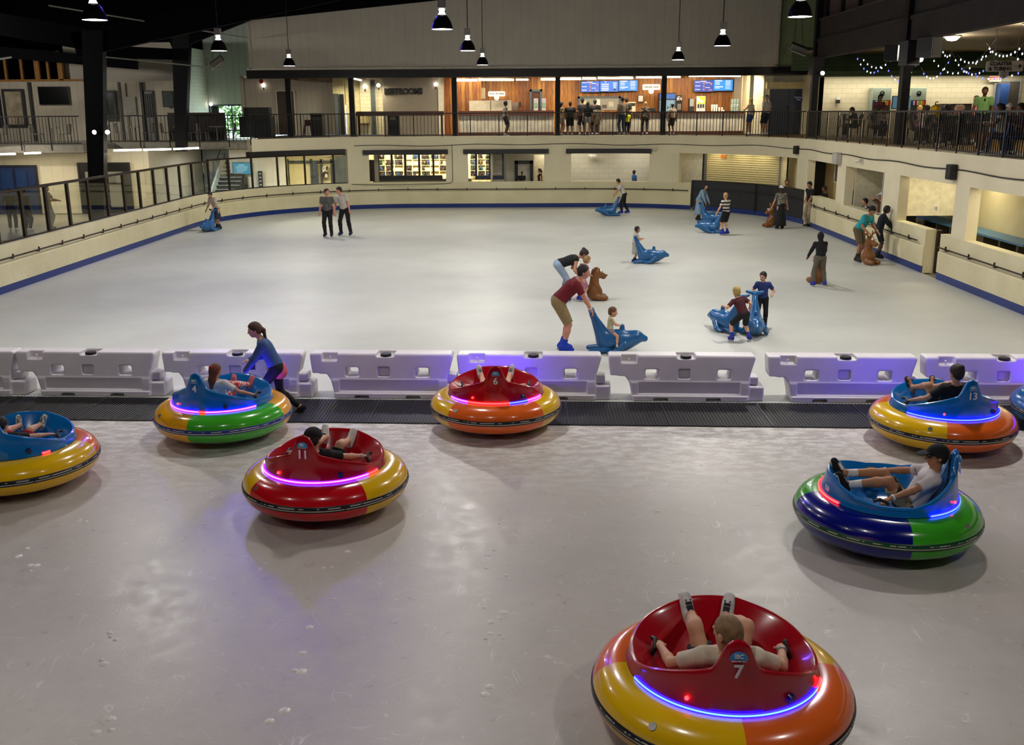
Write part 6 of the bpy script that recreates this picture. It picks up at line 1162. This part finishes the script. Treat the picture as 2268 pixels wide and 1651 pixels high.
# ------------------------------------------------------------------ right deck fittings
GREYM = M('8f9d92', .4, var=.04)
for i, (x0, x1) in enumerate(((1935, 1975), (2020, 2053))):
    t, w, h, d = put_box('drink_station', ('gray self serve drink station behind the woman in plaid', 'gray self serve drink station right of the column')[i], 'drink machine', x0, x1, 194.5, 46.5, GREYM, ZD + .95, .6, 'self serve drink stations'); MB().box((-w / 2, -d / 2 - .04, h * .30), (w / 2, -d / 2, h * .52)).build('valve_panel', BLACK, t)
    for k in range(8): MB().cbox((-w * .43 + k * w * .123, -d / 2 - .06, h * .41), (w * .085, .04, h * .17)).build('valve', M(('2a3aa0', 'e8e6e0', 'c8102a', 'e8e6e0', '9ac82a', 'd8e04a', 'e88a2a', 'c82a2a')[k], .4), t)
    MB().box((-w / 2, -d / 2 - .02, .02), (w / 2, -d / 2, h * .28)).build('drip_bay', M('5a6460', .4, .4), t)
    e = MB().lathe([(.002, 0), (.11, 0), (.11, .012), (.002, .012)], 24).build('emblem', M('15171a', .4), t); e.rotation_euler = (R(90), 0, 0); e.location = (0, -d / 2, h * .78); m = MB().bar((-.08, -.015, 0), (.08, -.015, 0), .03, .006).prism([(-.06, .025), (-.01, .07), (.05, .025)], 'Z', .014, .018); f = MB().bar((-.085, -d / 2 - .015, h * .78 - .01), (.085, -d / 2 - .015, h * .78 - .01), .035, .006).prism([(-.06, h * .78 + .025), (-.01, h * .78 + .07), (.05, h * .78 + .03)], 'Y', -d / 2 - .018, -d / 2 - .013).build('emblem_wave', GREYM, t)
for i, px in enumerate((1982, 2015)): panel('drink_screen', ('dark touch screen right of the first drink station', 'dark touch screen left of the second drink station')[i], 'screen', px - 4, 214, px + 4, 240, 46.6, EM((.1, .25, .35), .5), 'touch screens', frame=BLACK)
t, w, h, d = put_box('soap_dispenser', 'white wall dispenser on the pale block wall', 'dispenser', 1853, 1861, 215, 47.0, M('d8d8d2', .4), 4.95, .12); MB().box((-w / 2, -d / 2 - .02, -.1), (w / 2, d / 2, .06)).build('bottle', M('2a2620', .4), t)
t = thing('drink_jug', 'yellow pump jug among the diners', 'jug', (PY(2071, 240, 42)[0], 42, ZD + .75)); MB().lathe([(.002, .55), (.08, .55), (.17, .48), (.17, 0), (.002, 0)], 20).build('jug', M('e8b81a', .35), t, smooth=True); MB().tube([(0, 0, .55), (0, 0, .66), (.1, 0, .68)], .02, 6).build('pump', BLACK, t)
t = thing('steel_counter', 'low steel serving counter behind the diners', 'counter', (PY(2135, 240, 45)[0], 45.2, ZD)); MB().box((-1.0, -.4, 0), (1.1, .4, 1.28)).build('body', M('8f8d86', .4, .4), t); MB().box((-1.05, -.45, 1.28), (1.15, .4, 1.36)).build('top', M('77756f', .4, .5), t)
d, a, b = slab_door('door_7', 2206, 181, 2258, 47.1, M('77706c', .6), ZD, M('9aa0a0', .5)); MB().box((a[0] + .02, 46.6, ZD), (a[0] + .4, 47.06, a[2] - .1)).build('door_leaf', M('2b4a86', .4), d); MB().box((b[0] - .42, 47.02, ZD), (b[0], 47.06, a[2])).build('door_leaf', M('46423c', .6), d)
EXITM = EM((1, .12, .1), 1.6)
def exit_sign(label, x, y, Y, s=.16):
    q = PY(x, y, Y); t = thing('exit_sign', label, 'sign', tuple(q), 0, 'red exit signs'); MB().cbox((0, 0, 0), (s * 2.6, .06, s * 1.4)).build('case', M('d8cdb8', .5), t); text('EXIT', s * 1.2, EXITM, t, (0, -.035, 0), name='lettering', bold=.004)
exit_sign('red lit exit sign at the left of the open blue door', 2204, 174, 46.9, .2); exit_sign('red lit exit sign over the entrance doors below the far deck', 724, 341.5, 53.4)
# string lights
BW, BB = EM((.8, .86, 1), 2.2), EM((.08, .1, 1), 4); st = random.Random(3)
for i, (a, b, sag, n) in enumerate((((1893, 112, 41.5), (1962, 138, 41), .55, 9), ((1962, 138, 41), (2040, 120, 37), .75, 9), ((1905, 118, 43), (1985, 118, 39), .5, 8), ((2085, 100, 38), (2110, 112, 38), .25, 5), ((2040, 150, 38), (2110, 118, 38), .55, 9), ((2110, 118, 38), (2205, 128, 38), .6, 12), ((2060, 118, 41), (2209, 82, 35), .9, 12), ((2120, 122, 36), (2205, 100, 36), .35, 9), ((2185, 95, 34), (2268, 95, 32), .35, 10), ((2200, 125, 33), (2275, 100, 31), .4, 9), ((2130, 150, 36), (2270, 152, 34), .3, 11))):
    p0, p1 = PY(a[0], a[1], a[2]), PY(b[0], b[1], b[2]); pts = [p0 + (p1 - p0) * k / n - np.array((0, 0, sag * 4 * (k / n) * (1 - k / n))) for k in range(n + 1)]
    t = thing('string_light', f'string of small blue white bulbs under the right ceiling, {nth(i)} strand from the left', 'string lights', tuple(p0), 0, 'string lights under the right ceiling'); MB().tube([tuple(p - p0) for p in pts], .008, 4).build('wire', BLACK, t)
    for k in range(1, n): q = pts[k] - p0; MB().ball((q[0], q[1], q[2] - .05), (.024, .024, .038), 8).build('bulb', BB if (st.random() < .5 and i in (0, 1, 4, 5, 10)) else BW, t, smooth=True)
for px, py, Y, nm in ((2105, 121, 36, 'among the string lights'), (2280, 128, 31, 'added past the hanging coaster sign')):  # second dome is added to light the deck
    q = PY(px, py, Y); t = thing('dome_lamp', 'round dome ceiling lamp on the slatted soffit ' + nm, 'lamp', (q[0], Y, 6.98), 0, 'dome lamps on the soffit'); MB().lathe([(.002, -.16), (.14, -.14), (.24, -.05), (.26, 0), (.002, 0)], 20).build('dome', EM((1, .88, .62), 14), t, smooth=True); MB().lathe([(.26, -.02), (.3, -.02), (.3, .02), (.26, .02)], 20).build('rim', ALU, t)
    light('dome_light', 'POINT', (q[0], Y, 6.6), 170, (1, .88, .66), .2)
# floodlights and speakers on the columns
FL = EM((1, .97, .88), 12)
def flood(label, q, aim, r=.12, gl=FL):
    t = thing('floodlight', label, 'lamp', tuple(q), 0, 'floodlights on the columns'); d = np.array(aim) / np.linalg.norm(aim); MB().cyl(tuple(-d * .16), (0, 0, 0), r * .6, r, 18).build('housing', BLACK, t, smooth=True); MB().cyl((0, 0, 0), tuple(d * .012), r * .92, n=18).build('lens', gl, t); MB().bar((0, 0, 0), (0, .15, .3), .03).build('bracket', BLACK, t); return t
flood('lit floodlight on the far right deck column', PY(1822, 162, 42.4), (-.5, -.8, -.4), .09); flood('lit floodlight on the near right deck column', PY(2038, 131, 32.6), (-.4, -.85, -.4), .10)
flood('left floodlight of the pair on the left steel column', PY(209, 293, 43.6), (-.1, -1, -.1), .1); flood('right floodlight of the pair on the left steel column', PY(238, 293, 43.6), (.3, -1, -.1), .1)
def boxy(name, label, cat, q, dim, mat, rz=0., face=None, group=None):
    t = thing(name, label, cat, tuple(q), R(rz), group); MB().cbox((0, 0, 0), dim, None).build('case', mat, t, bevel=.015)
    if face: MB().cbox((0, -dim[1] / 2 - .005, 0), (dim[0] * .86, .012, dim[2] * .86)).build('grille' if 'speaker' in name else 'face', face, t)
    return t
GRL = M('262628', .8)
boxy('speaker', 'black speaker hung left of the near deck column', 'speaker', PX(1975, 118, 11.75), (.42, .34, .5), BLACK, -30, GRL, 'black speakers'); boxy('speaker', 'large black speaker cluster on the near deck column', 'speaker', PX(2015, 118, 11.75), (.5, .4, .75), BLACK, 20, GRL, 'black speakers'); boxy('speaker', 'round backed black speaker right of the near deck column', 'speaker', PX(2058, 105, 12.1), (.6, .5, .6), BLACK, 40, GRL, 'black speakers'); boxy('speaker', 'black speaker on the far deck column', 'speaker', PX(1808, 146, 11.8), (.5, .4, .7), BLACK, 10, GRL, 'black speakers')
def on_wall(s, z, off=-.1): p, n = at(s, off); return (p[0], p[1], z), math.degrees(math.atan2(n[1], n[0])) - 90
for s, z, dim, nm, lab, m1, m2 in ((66.35, 2.96, (.24, .16, .34), 'speaker', 'small black speaker at the corner above the dark gates', BLACK, GRL), (71.65, 2.86, (.5, .2, .4), 'junction_box', 'pale gray box between the first two right wall openings', M('b8b4ae', .4), None), (81.8, 2.95, (.34, .18, .4), 'speaker', 'black speaker on the right wall above the nearest pillar', BLACK, GRL), (80.85, 1.9, (.1, .06, .1), 'wall_button', 'small white button by the nearest gate gap', M('d8d4c8', .4), None)):
    q, rz = on_wall(s, z, -dim[1] / 2 - .005); boxy(nm, lab, nm.replace('_', ' '), q, dim, m1, rz, m2)
for s, z, lab in ((57.85, 2.78, 'white security camera right of the third shutter box'), (74.2, 2.87, 'white security camera on the right wall above the dark opening')):
    q, rz = on_wall(s, z, -.12); t = thing('security_camera', lab, 'camera', q, R(rz), 'security cameras'); MB().cyl((-.1, -.06, 0), (.08, .02, .02), .055, n=12).build('barrel', M('d8d4ca', .4), t, smooth=True); MB().bar((.0, 0, .0), (.06, .1, .05), .05).build('mount', M('c8c4ba', .4), t); MB().cyl((-.105, -.062, 0), (-.1, -.06, 0), .045, n=12).build('lens', BLACK, t)
# ------------------------------------------------------------------ lower level: windows, skates, shutters
FR, FRB = M('0d0d14', .4), M('141d3c', .4)
def frame_window(name, xs, xe, zb, zt, mat, base):
    m = MB(); e = [PY(x, 365, 50.1)[0] for x in xs]
    for x in e: m.box((x - .05, 50.05, zb), (x + .05, 50.12, zt))
    m.box((e[0], 50.04, zb), (xe, 50.13, zb + base)).box((e[0], 50.04, zt - .06), (xe, 50.13, zt)); return struct(m, name, mat)
xa, xb = PY(979.5, 365, 50.1)[0], PY(1115, 365, 50.1)[0]
frame_window('window_3', (838.5, 868, 898, 928.5, 960), xa, 1.32, 2.6, FR, .22); frame_window('window_4', (1054.5, 1085, 1114), xb, 1.32, 2.6, FRB, .2)
struct(MB().box((PY(815, 365, 50)[0], 50.0, 1.25), (PY(829, 365, 50)[0], 50.3, 2.3)), 'door_8', BLACK); struct(MB().box((PY(829, 365, 50)[0], 50.0, 1.25), (PY(838, 365, 50)[0], 50.06, 2.6)), 'trim_jamb', M('8e8a80', .6))
SHM = M('e8d9a8', .6, var=.03)
SKM = [M(c, .4) for c in ('2a1c1a', '241828', '1f3a24', '3a241c', '20406a', '4a3c30')]; boot0 = None; sr = random.Random(11)
for u, (x0, x1, nm) in enumerate(((-8.1, -4.3, 'wide'), (-3.15, -1.95, 'narrow'))):
    t = thing('skate_shelf', f'cream pigeonhole shelf of rental skates behind the {nm} skate window', 'shelf', ((x0 + x1) / 2, 53.5, 0), 0, 'skate shelves'); w = x1 - x0; zs = (1.28, 1.58, 1.88, 2.18, 2.5)
    for z in zs: MB().box((-w / 2, -.28, z - .02), (w / 2, .05, z)).build('shelf_board', SHM, t)
    nc = round(w / .46)
    for c in range(nc + 1): x = -w / 2 + w * c / nc; MB().box((x - .015, -.28, 0), (x + .015, .05, 2.8)).build('divider', SHM, t)
    MB().box((-w / 2, .03, 0), (w / 2, .06, 2.8)).build('back_panel', SHM, t)
    for z in zs[:-1]:
        for c in range(nc):
            for kk in range(sr.choice((0, 1, 2, 3, 3)) if u == 0 else sr.choice((2, 3, 3))):
                x = x0 + w * (c + .24 + kk * .26) / nc; ci = sr.randrange(6)
                if boot0 is None: boot0 = solid('skate', [cone((0, .05, .19), (0, .05, .1), .042, .042, .03), cone((0, .06, .08), (0, -.13, .07), .045, .036, .03), cone((0, .1, .015), (0, -.16, .015), .008, .008, .005), cone((0, .05, .07), (0, .05, .01), .012, .01, .01), cone((0, -.1, .07), (0, -.1, .01), .012, .01, .01)], .011, SKM[0]); o = boot0; BM = [boot0.data]
                else:
                    o = boot0.copy(); COL.objects.link(o)
                while len(BM) < 6: q = boot0.data.copy(); q.materials[0] = SKM[len(BM)]; BM.append(q)
                o.data = BM[ci]; o.location = (x, 53.32, z); o.rotation_euler = (0, 0, sr.uniform(-.5, .5)); o.scale = (1.15, 1.15, 1.15)
                props(o, ('dark brown', 'dark purple', 'dark green', 'brown', 'blue', 'taupe')[ci] + f' rental skate standing on the shelf behind the {nm} skate window', 'skate', f'rental skates behind the {nm} window')
t = thing('rental_desk', 'low counter with papers inside the skate rental room', 'counter', (-5.6, 51.6, .3)); MB().box((-2.4, -.3, 0), (2.6, .3, .98)).build('body', M('3a3a3c', .6), t); MB().box((-2.5, -.35, .98), (2.7, .35, 1.02)).build('top', M('8a8a86', .4), t)
# door and lit room behind the middle opening
a, b = PY(1140, 356, 51.55), PY(1181, 356, 51.55); m = MB().box((a[0], 51.5, 0), (a[0] + .16, 51.6, a[2])).box((b[0] - .16, 51.5, 0), (b[0], 51.6, a[2])).box((a[0], 51.5, a[2] - .16), (b[0], 51.6, a[2])); struct(m, 'door_9', FR)
struct(MB().box((.1, 53.2, 0), (3, 53.3, 3)), 'wall_bright_room', M('e4d8b8', .7)); light('bright_room_light', 'AREA', (.9, 52.6, 2.9), 22, (1, .92, .75), .8, rot=(0, 0, 0))
t = thing('emergency_light', 'white emergency light hung in the empty opening', 'lamp', tuple(PY(1312, 345, 51.3))); MB().cbox((0, 0, 0), (.3, .1, .14)).build('case', M('d8d2c0', .5), t, bevel=.02); MB().cyl((0, 0, .07), (0, 0, .35), .012, n=6).build('rod', ALU, t)
for k in (-1, 1): MB().ball((k * .19, -.02, .0), .05, 10).build('lamp_head', M('e6e2d6', .4), t, smooth=True)
for s_ in (60.6, 61.9, 63.0): q, n_ = at(s_, .5); light('shutter_fill', 'AREA', (q[0], q[1], 2.72), 6, (1, .93, .7), 1.0, aim=(q[0] + n_[0] * .45, q[1] + n_[1] * .45, 1.6))  # unseen fill added behind the wall to brighten the shutter
q, n_ = at(65.4, .8); light('corner_light', 'AREA', (q[0], q[1], 2.8), 9, (1, .9, .7), .5, rot=(0, 0, 0))
p, _ = at(60.0, .95); p2, _ = at(63.75, .95); L = np.linalg.norm(p2 - p); t = thing('roller_shutter', 'cream roller shutter closed behind the dark gates', 'shutter', (p[0], p[1], 0), math.atan2(p2[1] - p[1], p2[0] - p[0])); m = MB(); vs = []; n = 108
for i in range(n + 1): z = 1.0 + 1.7 * i / n; yy = -.028 * abs(math.sin(math.pi * z / .1)); vs += [(0, yy, z), (L, yy, z)]
m.add(vs, [(2 * i, 2 * i + 1, 2 * i + 3, 2 * i + 2) for i in range(n)]).build('curtain', M('d9c68c', .5, var=.04), t)
for x, w, mm in ((-.06, .1, M('6a6a66', .5)), (-.22, .16, BLACK), (L + .08, .12, M('8a8676', .5)), (L + .3, .3, BLACK)): MB().cbox((x, -.03, 1.5), (w, .1, 3)).build('guide', mm, t)
MB().cbox((1.0, -.06, 2.49), (.31, .02, .17)).build('sticker', M('e8862a', .5), t); MB().bar((.9, -.075, 2.46), (1.0, -.075, 2.53), .02, .005).bar((1.0, -.075, 2.53), (1.1, -.075, 2.46), .02, .005).build('sticker_mark', M('7a2c10', .6), t)
struct(MB().wall(57.8, 59.8, 0, 2.7, .9, 1.0), 'wall_jamb', M('d8d0b6', .7)); pj = at(64.45, .6)[0]; struct(MB().box((pj[0] - .12, pj[1] - .12, 0), (pj[0] + .06, pj[1] + .12, 2.7)), 'trim_jamb_right', M('e6d8a6', .6))
# right wall bays
t = thing('window_unit', 'small two pane sash window hanging in the first right opening', 'window', (*at(69.0, .9)[0], 2.2), R(-75)); m = MB()
for x in (-.42, 0, .42): m.cbox((x, 0, 0), (.05, .06, .8))
for z in (-.4, .4): m.cbox((0, 0, z), (.9, .06, .05))
m.build('frame', M('b9b4a4', .5), t); MB().cbox((0, .02, 0), (.84, .02, .78)).build('pane', M('4c4a40', .2), t)
boxy('machine_cabinet', 'dark gray machine cabinet inside the first right opening', 'cabinet', (*at(70.6, 1.2)[0], .8), (1.4, .7, 1.6), M('3a382e', .6), -80); t = boxy('picture_frame', 'white framed dark panel leaning in the first right opening', 'frame', (*at(70.2, .75)[0], 1.3), (.6, .06, .7), M('c8bea4', .5), -75, M('2c1a14', .5))
boxy('electrical_box', 'pale electrical box with a switch in the second right opening', 'electrical box', (*at(75.6, 1.0)[0], 2.2), (.5, .2, .6), M('c0bca8', .5), -80, M('b0ac98', .5)); boxy('electrical_cabinet', 'tall dark cabinet in the second right opening', 'cabinet', (*at(74.6, 1.4)[0], 1.0), (.9, .5, 2.0), M('17150f', .5), -85)
t = thing('queue_barrier', 'black stand with a striped black and white tape in the second right opening', 'stand', (*at(75.3, .7)[0], 0)); MB().cyl((0, 0, 0), (0, 0, 1.6), .03, n=8).build('post', BLACK, t); MB().cbox((-.0, .35, 1.5), (.03, .8, .07)).build('tape', stripes_mat('hazard_tape', 'Y', .12, [(0, 'e6e4da'), (.5, 'e6e4da'), (.52, '14140f'), (1, '14140f')]), t)
struct(MB().wall(76.36, 76.45, SILL, HEAD, .0, 2.6), 'wall_bay_white', M('dcd6c2', .7))
BSEAT, BSUP = M('4c7a9c', .5, var=.06), M('8a7d5e', .6)
for i, (y0, y1) in enumerate(((32.2, 36.0), (27.6, 31.9), (22.0, 27.3))):
    t = thing('bench', 'blue topped wall bench behind the right wall, ' + ('far one', 'middle one', 'near one')[i], 'bench', (13.6, (y0 + y1) / 2, 0), 0, 'blue benches in the passage'); h = (y1 - y0) / 2; MB().box((-.05, -h, .88), (.65, h, .94)).build('seat', BSEAT, t)
    for k in range(int(h * 2 / 1.1)): MB().box((.0, -h + .3 + k * 1.1, 0), (.6, -h + .42 + k * 1.1, .88)).build('support', M('4a4436', .6), t)
    MB().box((.55, -h, .05), (.62, h, .85)).build('front_panel', BSUP, t)
d = P(2057, 457, 1.6); m = MB(); q = PX(2057, 455, 14.28); m.prism([(q[1] - .2, q[2] - .0), (q[1] - .12, q[2] + .2), (q[1] + .02, q[2] + .27), (q[1] + .15, q[2] + .2), (q[1] + .18, q[2]), (q[1] + .06, q[2] - .06), (q[1] + .02, q[2] - .3), (q[1] - .02, q[2] - .3), (q[1] - .03, q[2] - .06)], 'X', 14.27, 14.298); props(m.build('wall_decal', M('4a9cc0', .6)), 'small blue tree shaped mark on the cream passage wall', 'decal')
# ------------------------------------------------------------------ left: doors, televisions, stairs
NAVY_D = M('14264e', .45, var=.1)
d, a, b = slab_door('door_2', -30, 371, 77, 47.25, NAVY_D, 0, M('0d1220', .5), .1)
for x in (-24.62, -23.95):
    for z in (.35, 1.05, 1.6): MB().box((x - .26, 47.16, z), (x + .26, 47.2, z + (.55 if z < 1.5 else .42))).build('door_panel', M('183058', .4), d)
MB().box((-24.3, 47.17, 0), (-24.27, 47.2, 2.15)).build('door_seam', BLACK, d)
d, a, b = slab_door('door_10', 176, 365, 283, 47.25, M('0f0d10', .4), 0, M('0b090b', .5), .1)
for x0, x1 in ((a[0] + .25, a[0] + .95), (b[0] - .95, b[0] - .25)): MB().box((x0, 47.16, .3), (x1, 47.19, 1.95)).build('door_pane', EM((.5, .42, .26), .35), d); 
MB().box((a[0] + .2, 47.14, 1.35), (b[0] - .2, 47.19, 1.45)).build('door_bar', BLACK, d)
panel('television', 'black wall television on the left deck wall', 'television', 84, 193, 154, 231, 53.85, M('07070a', .15), 'wall televisions', frame=BLACK); t, w, h = panel('television', 'gray lit wall television right of the barred door', 'television', 360, 203, 384, 236, 53.7, M('5c6460', .15), 'wall televisions', frame=BLACK); t.rotation_euler[2] = .2
t, w, h = panel('notice_board', 'pale reflective board on the left deck wall', 'board', 275, 214, 303, 255, 53.9, M('a8a49c', .12), frame=None)
def upper_window(name, x0, y0, x1, y1, Y, mat):
    a, b = PY(x0, y0, Y), PY(x1, y1, Y); m = MB(); m.box((a[0], Y - .06, b[2]), (b[0], Y, a[2])).mat(1); f = .13
    m.box((a[0] - f, Y - .1, b[2] - f), (a[0], Y, a[2] + f)).box((b[0], Y - .1, b[2] - f), (b[0] + f, Y, a[2] + f)).box((a[0], Y - .1, a[2]), (b[0], Y, a[2] + f)).box((a[0], Y - .1, b[2] - f), (b[0], Y, b[2])); return struct(m, name, [mat, M('11141c', .5)])
CURT = print_mat('curtain', 'b3a68c', '8d8168', 3, .3, .7); upper_window('window_5', -30, 203, 2, 276, 53.9, CURT); upper_window('window_6', 10, 203, 56, 276, 53.9, CURT); upper_window('window_7', 236, 206, 256, 262, 54.2, M('3a3c38', .15))
d, a, b = slab_door('door_11', 318, 203, 337, 53.95, M('6a6a60', .4), ZL, M('15171a', .5))
for k in range(4): x = a[0] + (b[0] - a[0]) * (k + .5) / 4; MB().box((x - .025, 53.85, 4.4), (x + .025, 53.9, 5.6)).build('door_bar', BLACK, d)
for i, px in enumerate((63, 190, 263, 311)):
    a, b = PY(px, 182, 53.85), PY(px + 14, 312, 53.85); struct(MB().bar((a[0], 53.85, 3.2), (a[0], 53.85, a[2]), .12), 'trim_2', M('14171d', .5))
# tilted radiant heaters
for x, y, Y, ry, lab in ((480, 137, 52, 32, 'tilted gray radiant heater hanging left of the white panel'), (1768, 107, 45, -20, 'tilted gray radiant heater hanging right of the white panel')):
    q = PY(x, y, Y); t = thing('radiant_heater', lab, 'heater', tuple(q), 0, 'radiant heaters'); o = MB().cbox((0, 0, 0), (.72, .3, .28), (R(25), R(-ry), 0)).build('housing', M('6f6a64', .4, .3), t, bevel=.02); MB().cbox((0, -.06, -.17), (.66, .26, .05), (R(25), R(-ry), 0)).build('reflector', M('b0aca4', .3, .5), t)
    for k in (-1, 1): MB().cyl((k * .2, 0, .1), (k * .08, .2, 1.6), .012, n=5).build('hanger', BLACK, t)
    MB().tube([(-.3, 0, 0), (-.5, .05, .2), (-.55, .1, -.2), (-.3, 0, -.35)], .014, 5).build('cable', BLACK, t)
# stairs, lobby screen, notices, entrance doors
t = thing('staircase', 'dark stairs with white edged treads rising behind the rink corner', 'stairs', (-16.3, 51.2, 0))
for k in range(11): MB().box((-.05, k * .28, 0), (1.15, k * .28 + .3, (k + 1) * .19)).build('step', M('1a1d20', .5), t); MB().box((-.05, k * .28 - .005, (k + 1) * .19 - .02), (1.15, k * .28 + .02, (k + 1) * .19 + .004)).build('nosing', M('b8bcb8', .5), t)
MB().prism([(-.1, 0), (3.1, 0), (3.1, 2.5), (2.9, 2.5), (-.1, .45)], 'X', -.15, -.06).build('stringer', M('a9b0ac', .6), t); MB().tube([(-.12, -.2, .95), (-.12, 2.9, 3.0)], .025, 6).build('handrail', M('30445a', .5), t)
t, w, h = panel('lobby_screen', 'teal information screen in the lobby behind the rink corner', 'screen', 515.5, 361, 556, 386, 53.2, EM((.03, .28, .42), .9), frame=BLACK)
lines(t, [(0, h * .3, w * .34, .04), (0, h * .14, w * .66, .035), (0, -.02, w * .62, .03), (0, -.1, w * .5, .02), (-.1, -.17, w * .4, .02)], EM((.6, .9, 1), .8))
for x0, y0, x1, y1, lab in ((523, 392, 550, 418, 'dark gray notice board below the teal screen'), (571, 379, 583, 416, 'narrow dark price board right of the teal screen')):
    t, w, h = panel('price_board', lab, 'notice', x0, y0, x1, y1, 53.25, M('33363a', .6), 'dark notice boards in the lobby')
    for k in range(4): MB().cbox((0, -.03, h * (.34 - k * .22)), (w * .5, .006, h * .05)).build('price_line', M('c8c8c4', .5), t)
m = MB()
for px in (638, 690, 712, 735, 755): x = PY(px, 380, 53.7)[0]; m.box((x - .06, 53.66, 0), (x + .06, 53.74, 2.2))
a, b = PY(638, 357, 53.7), PY(757, 357, 53.7); m.box((a[0], 53.66, a[2] - .1), (b[0], 53.74, a[2] + .02)); struct(m, 'door_12', M('2c3236', .5))
for x0, x1, lab in ((692, 706, 'dark door leaf of the entrance, left one'), (740, 748, 'narrow dark gray panel by the entrance')): panel('door_panel', lab, 'door', x0, 362, x1, 412, 53.6, M('2f3b44', .5), 'entrance door leaves')
panel('poster', 'poster with black and white print by the entrance doors', 'poster', 714, 368, 727, 393, 53.62, print_mat('poster_print', 'd8d0b8', '2a2622', 5)); panel('breaker_cabinet', 'cream electrical panel on the lobby wall', 'panel', 605, 371, 624, 402, 53.8, M('e0d3a4', .6))
# yellow slatted bench and red bell
t = thing('yellow_bench', 'yellow slatted bench seen through the left glass', 'bench', (PX(40, 470, -15.2)[0], PX(40, 470, -15.2)[1], 0), R(70))
for k in range(9): MB().box((-.6 + k * .15, -.02, .45), (-.52 + k * .15, .02, .95)).build('slat', M('a07c1c', .5), t)
MB().box((-.65, -.05, .93), (.65, .05, 1.0)).build('top_rail', M('a07c1c', .5), t); MB().box((-.65, -.4, .42), (.65, .0, .47)).build('seat', M('a07c1c', .5), t)
for sx in (-.6, .6):
    for sy in (-.37, 0): MB().box((sx - .03, sy - .03, 0), (sx + .03, sy + .03, .43)).build('leg', M('2a2218', .5), t)
q = PY(579, 180, 54.9); props(MB().lathe([(.002, 0), (.11, 0), (.12, .05), (.002, .06)], 20).build('fire_bell', M('b8202a', .35)), 'round red fire bell above the leftmost sconce', 'bell').location = tuple(q); bpy.data.objects['fire_bell'].rotation_euler = (R(90), 0, 0)
# trees outside the bright window
LEAF = [M('5a8a34', .6, var=.4, scale=2), M('86a85c', .6, var=.4, scale=2)]
for i, (x, y, h) in enumerate(((-17.6, 64, 4.6), (-14.6, 67, 5.0), (-20.6, 68, 5.2))):
    t = thing('tree', 'sunlit green tree outside the bright window, ' + ('middle', 'right', 'left')[i], 'tree', (x, y, 1.4), 0, 'trees outside the window'); tr = random.Random(i); m = MB()
    for k in range(420):
        a, b, r = tr.uniform(0, 6.28), tr.uniform(-1, 1), tr.uniform(.5, 1) ** .5; c = Vector((math.cos(a) * (1 - b * b) ** .5 * 1.4 * r, math.sin(a) * (1 - b * b) ** .5 * 1.4 * r, h * .62 + b * 1.7 * r)); u = Vector((tr.uniform(-1, 1), tr.uniform(-1, 1), tr.uniform(-1, 1))).normalized() * .16; v = u.orthogonal().normalized() * .09; m.add([c - u, c + v, c + u, c - v], [(0, 1, 2, 3)])
    m.build('foliage', LEAF[i % 2], t); MB().cyl((0, 0, -1), (0, 0, h * .6), .12, .05, 8).build('trunk', M('4a3a2a', .8), t)
struct(MB().box((-40, 60.3, -1), (10, 90, -.9)), 'floor_outside', M('b8c49a', .8))
sun = light('sun', 'SUN', (0, 80, 30), 12, (1, .97, .9), .02, rot=(R(-35), R(15), 0))
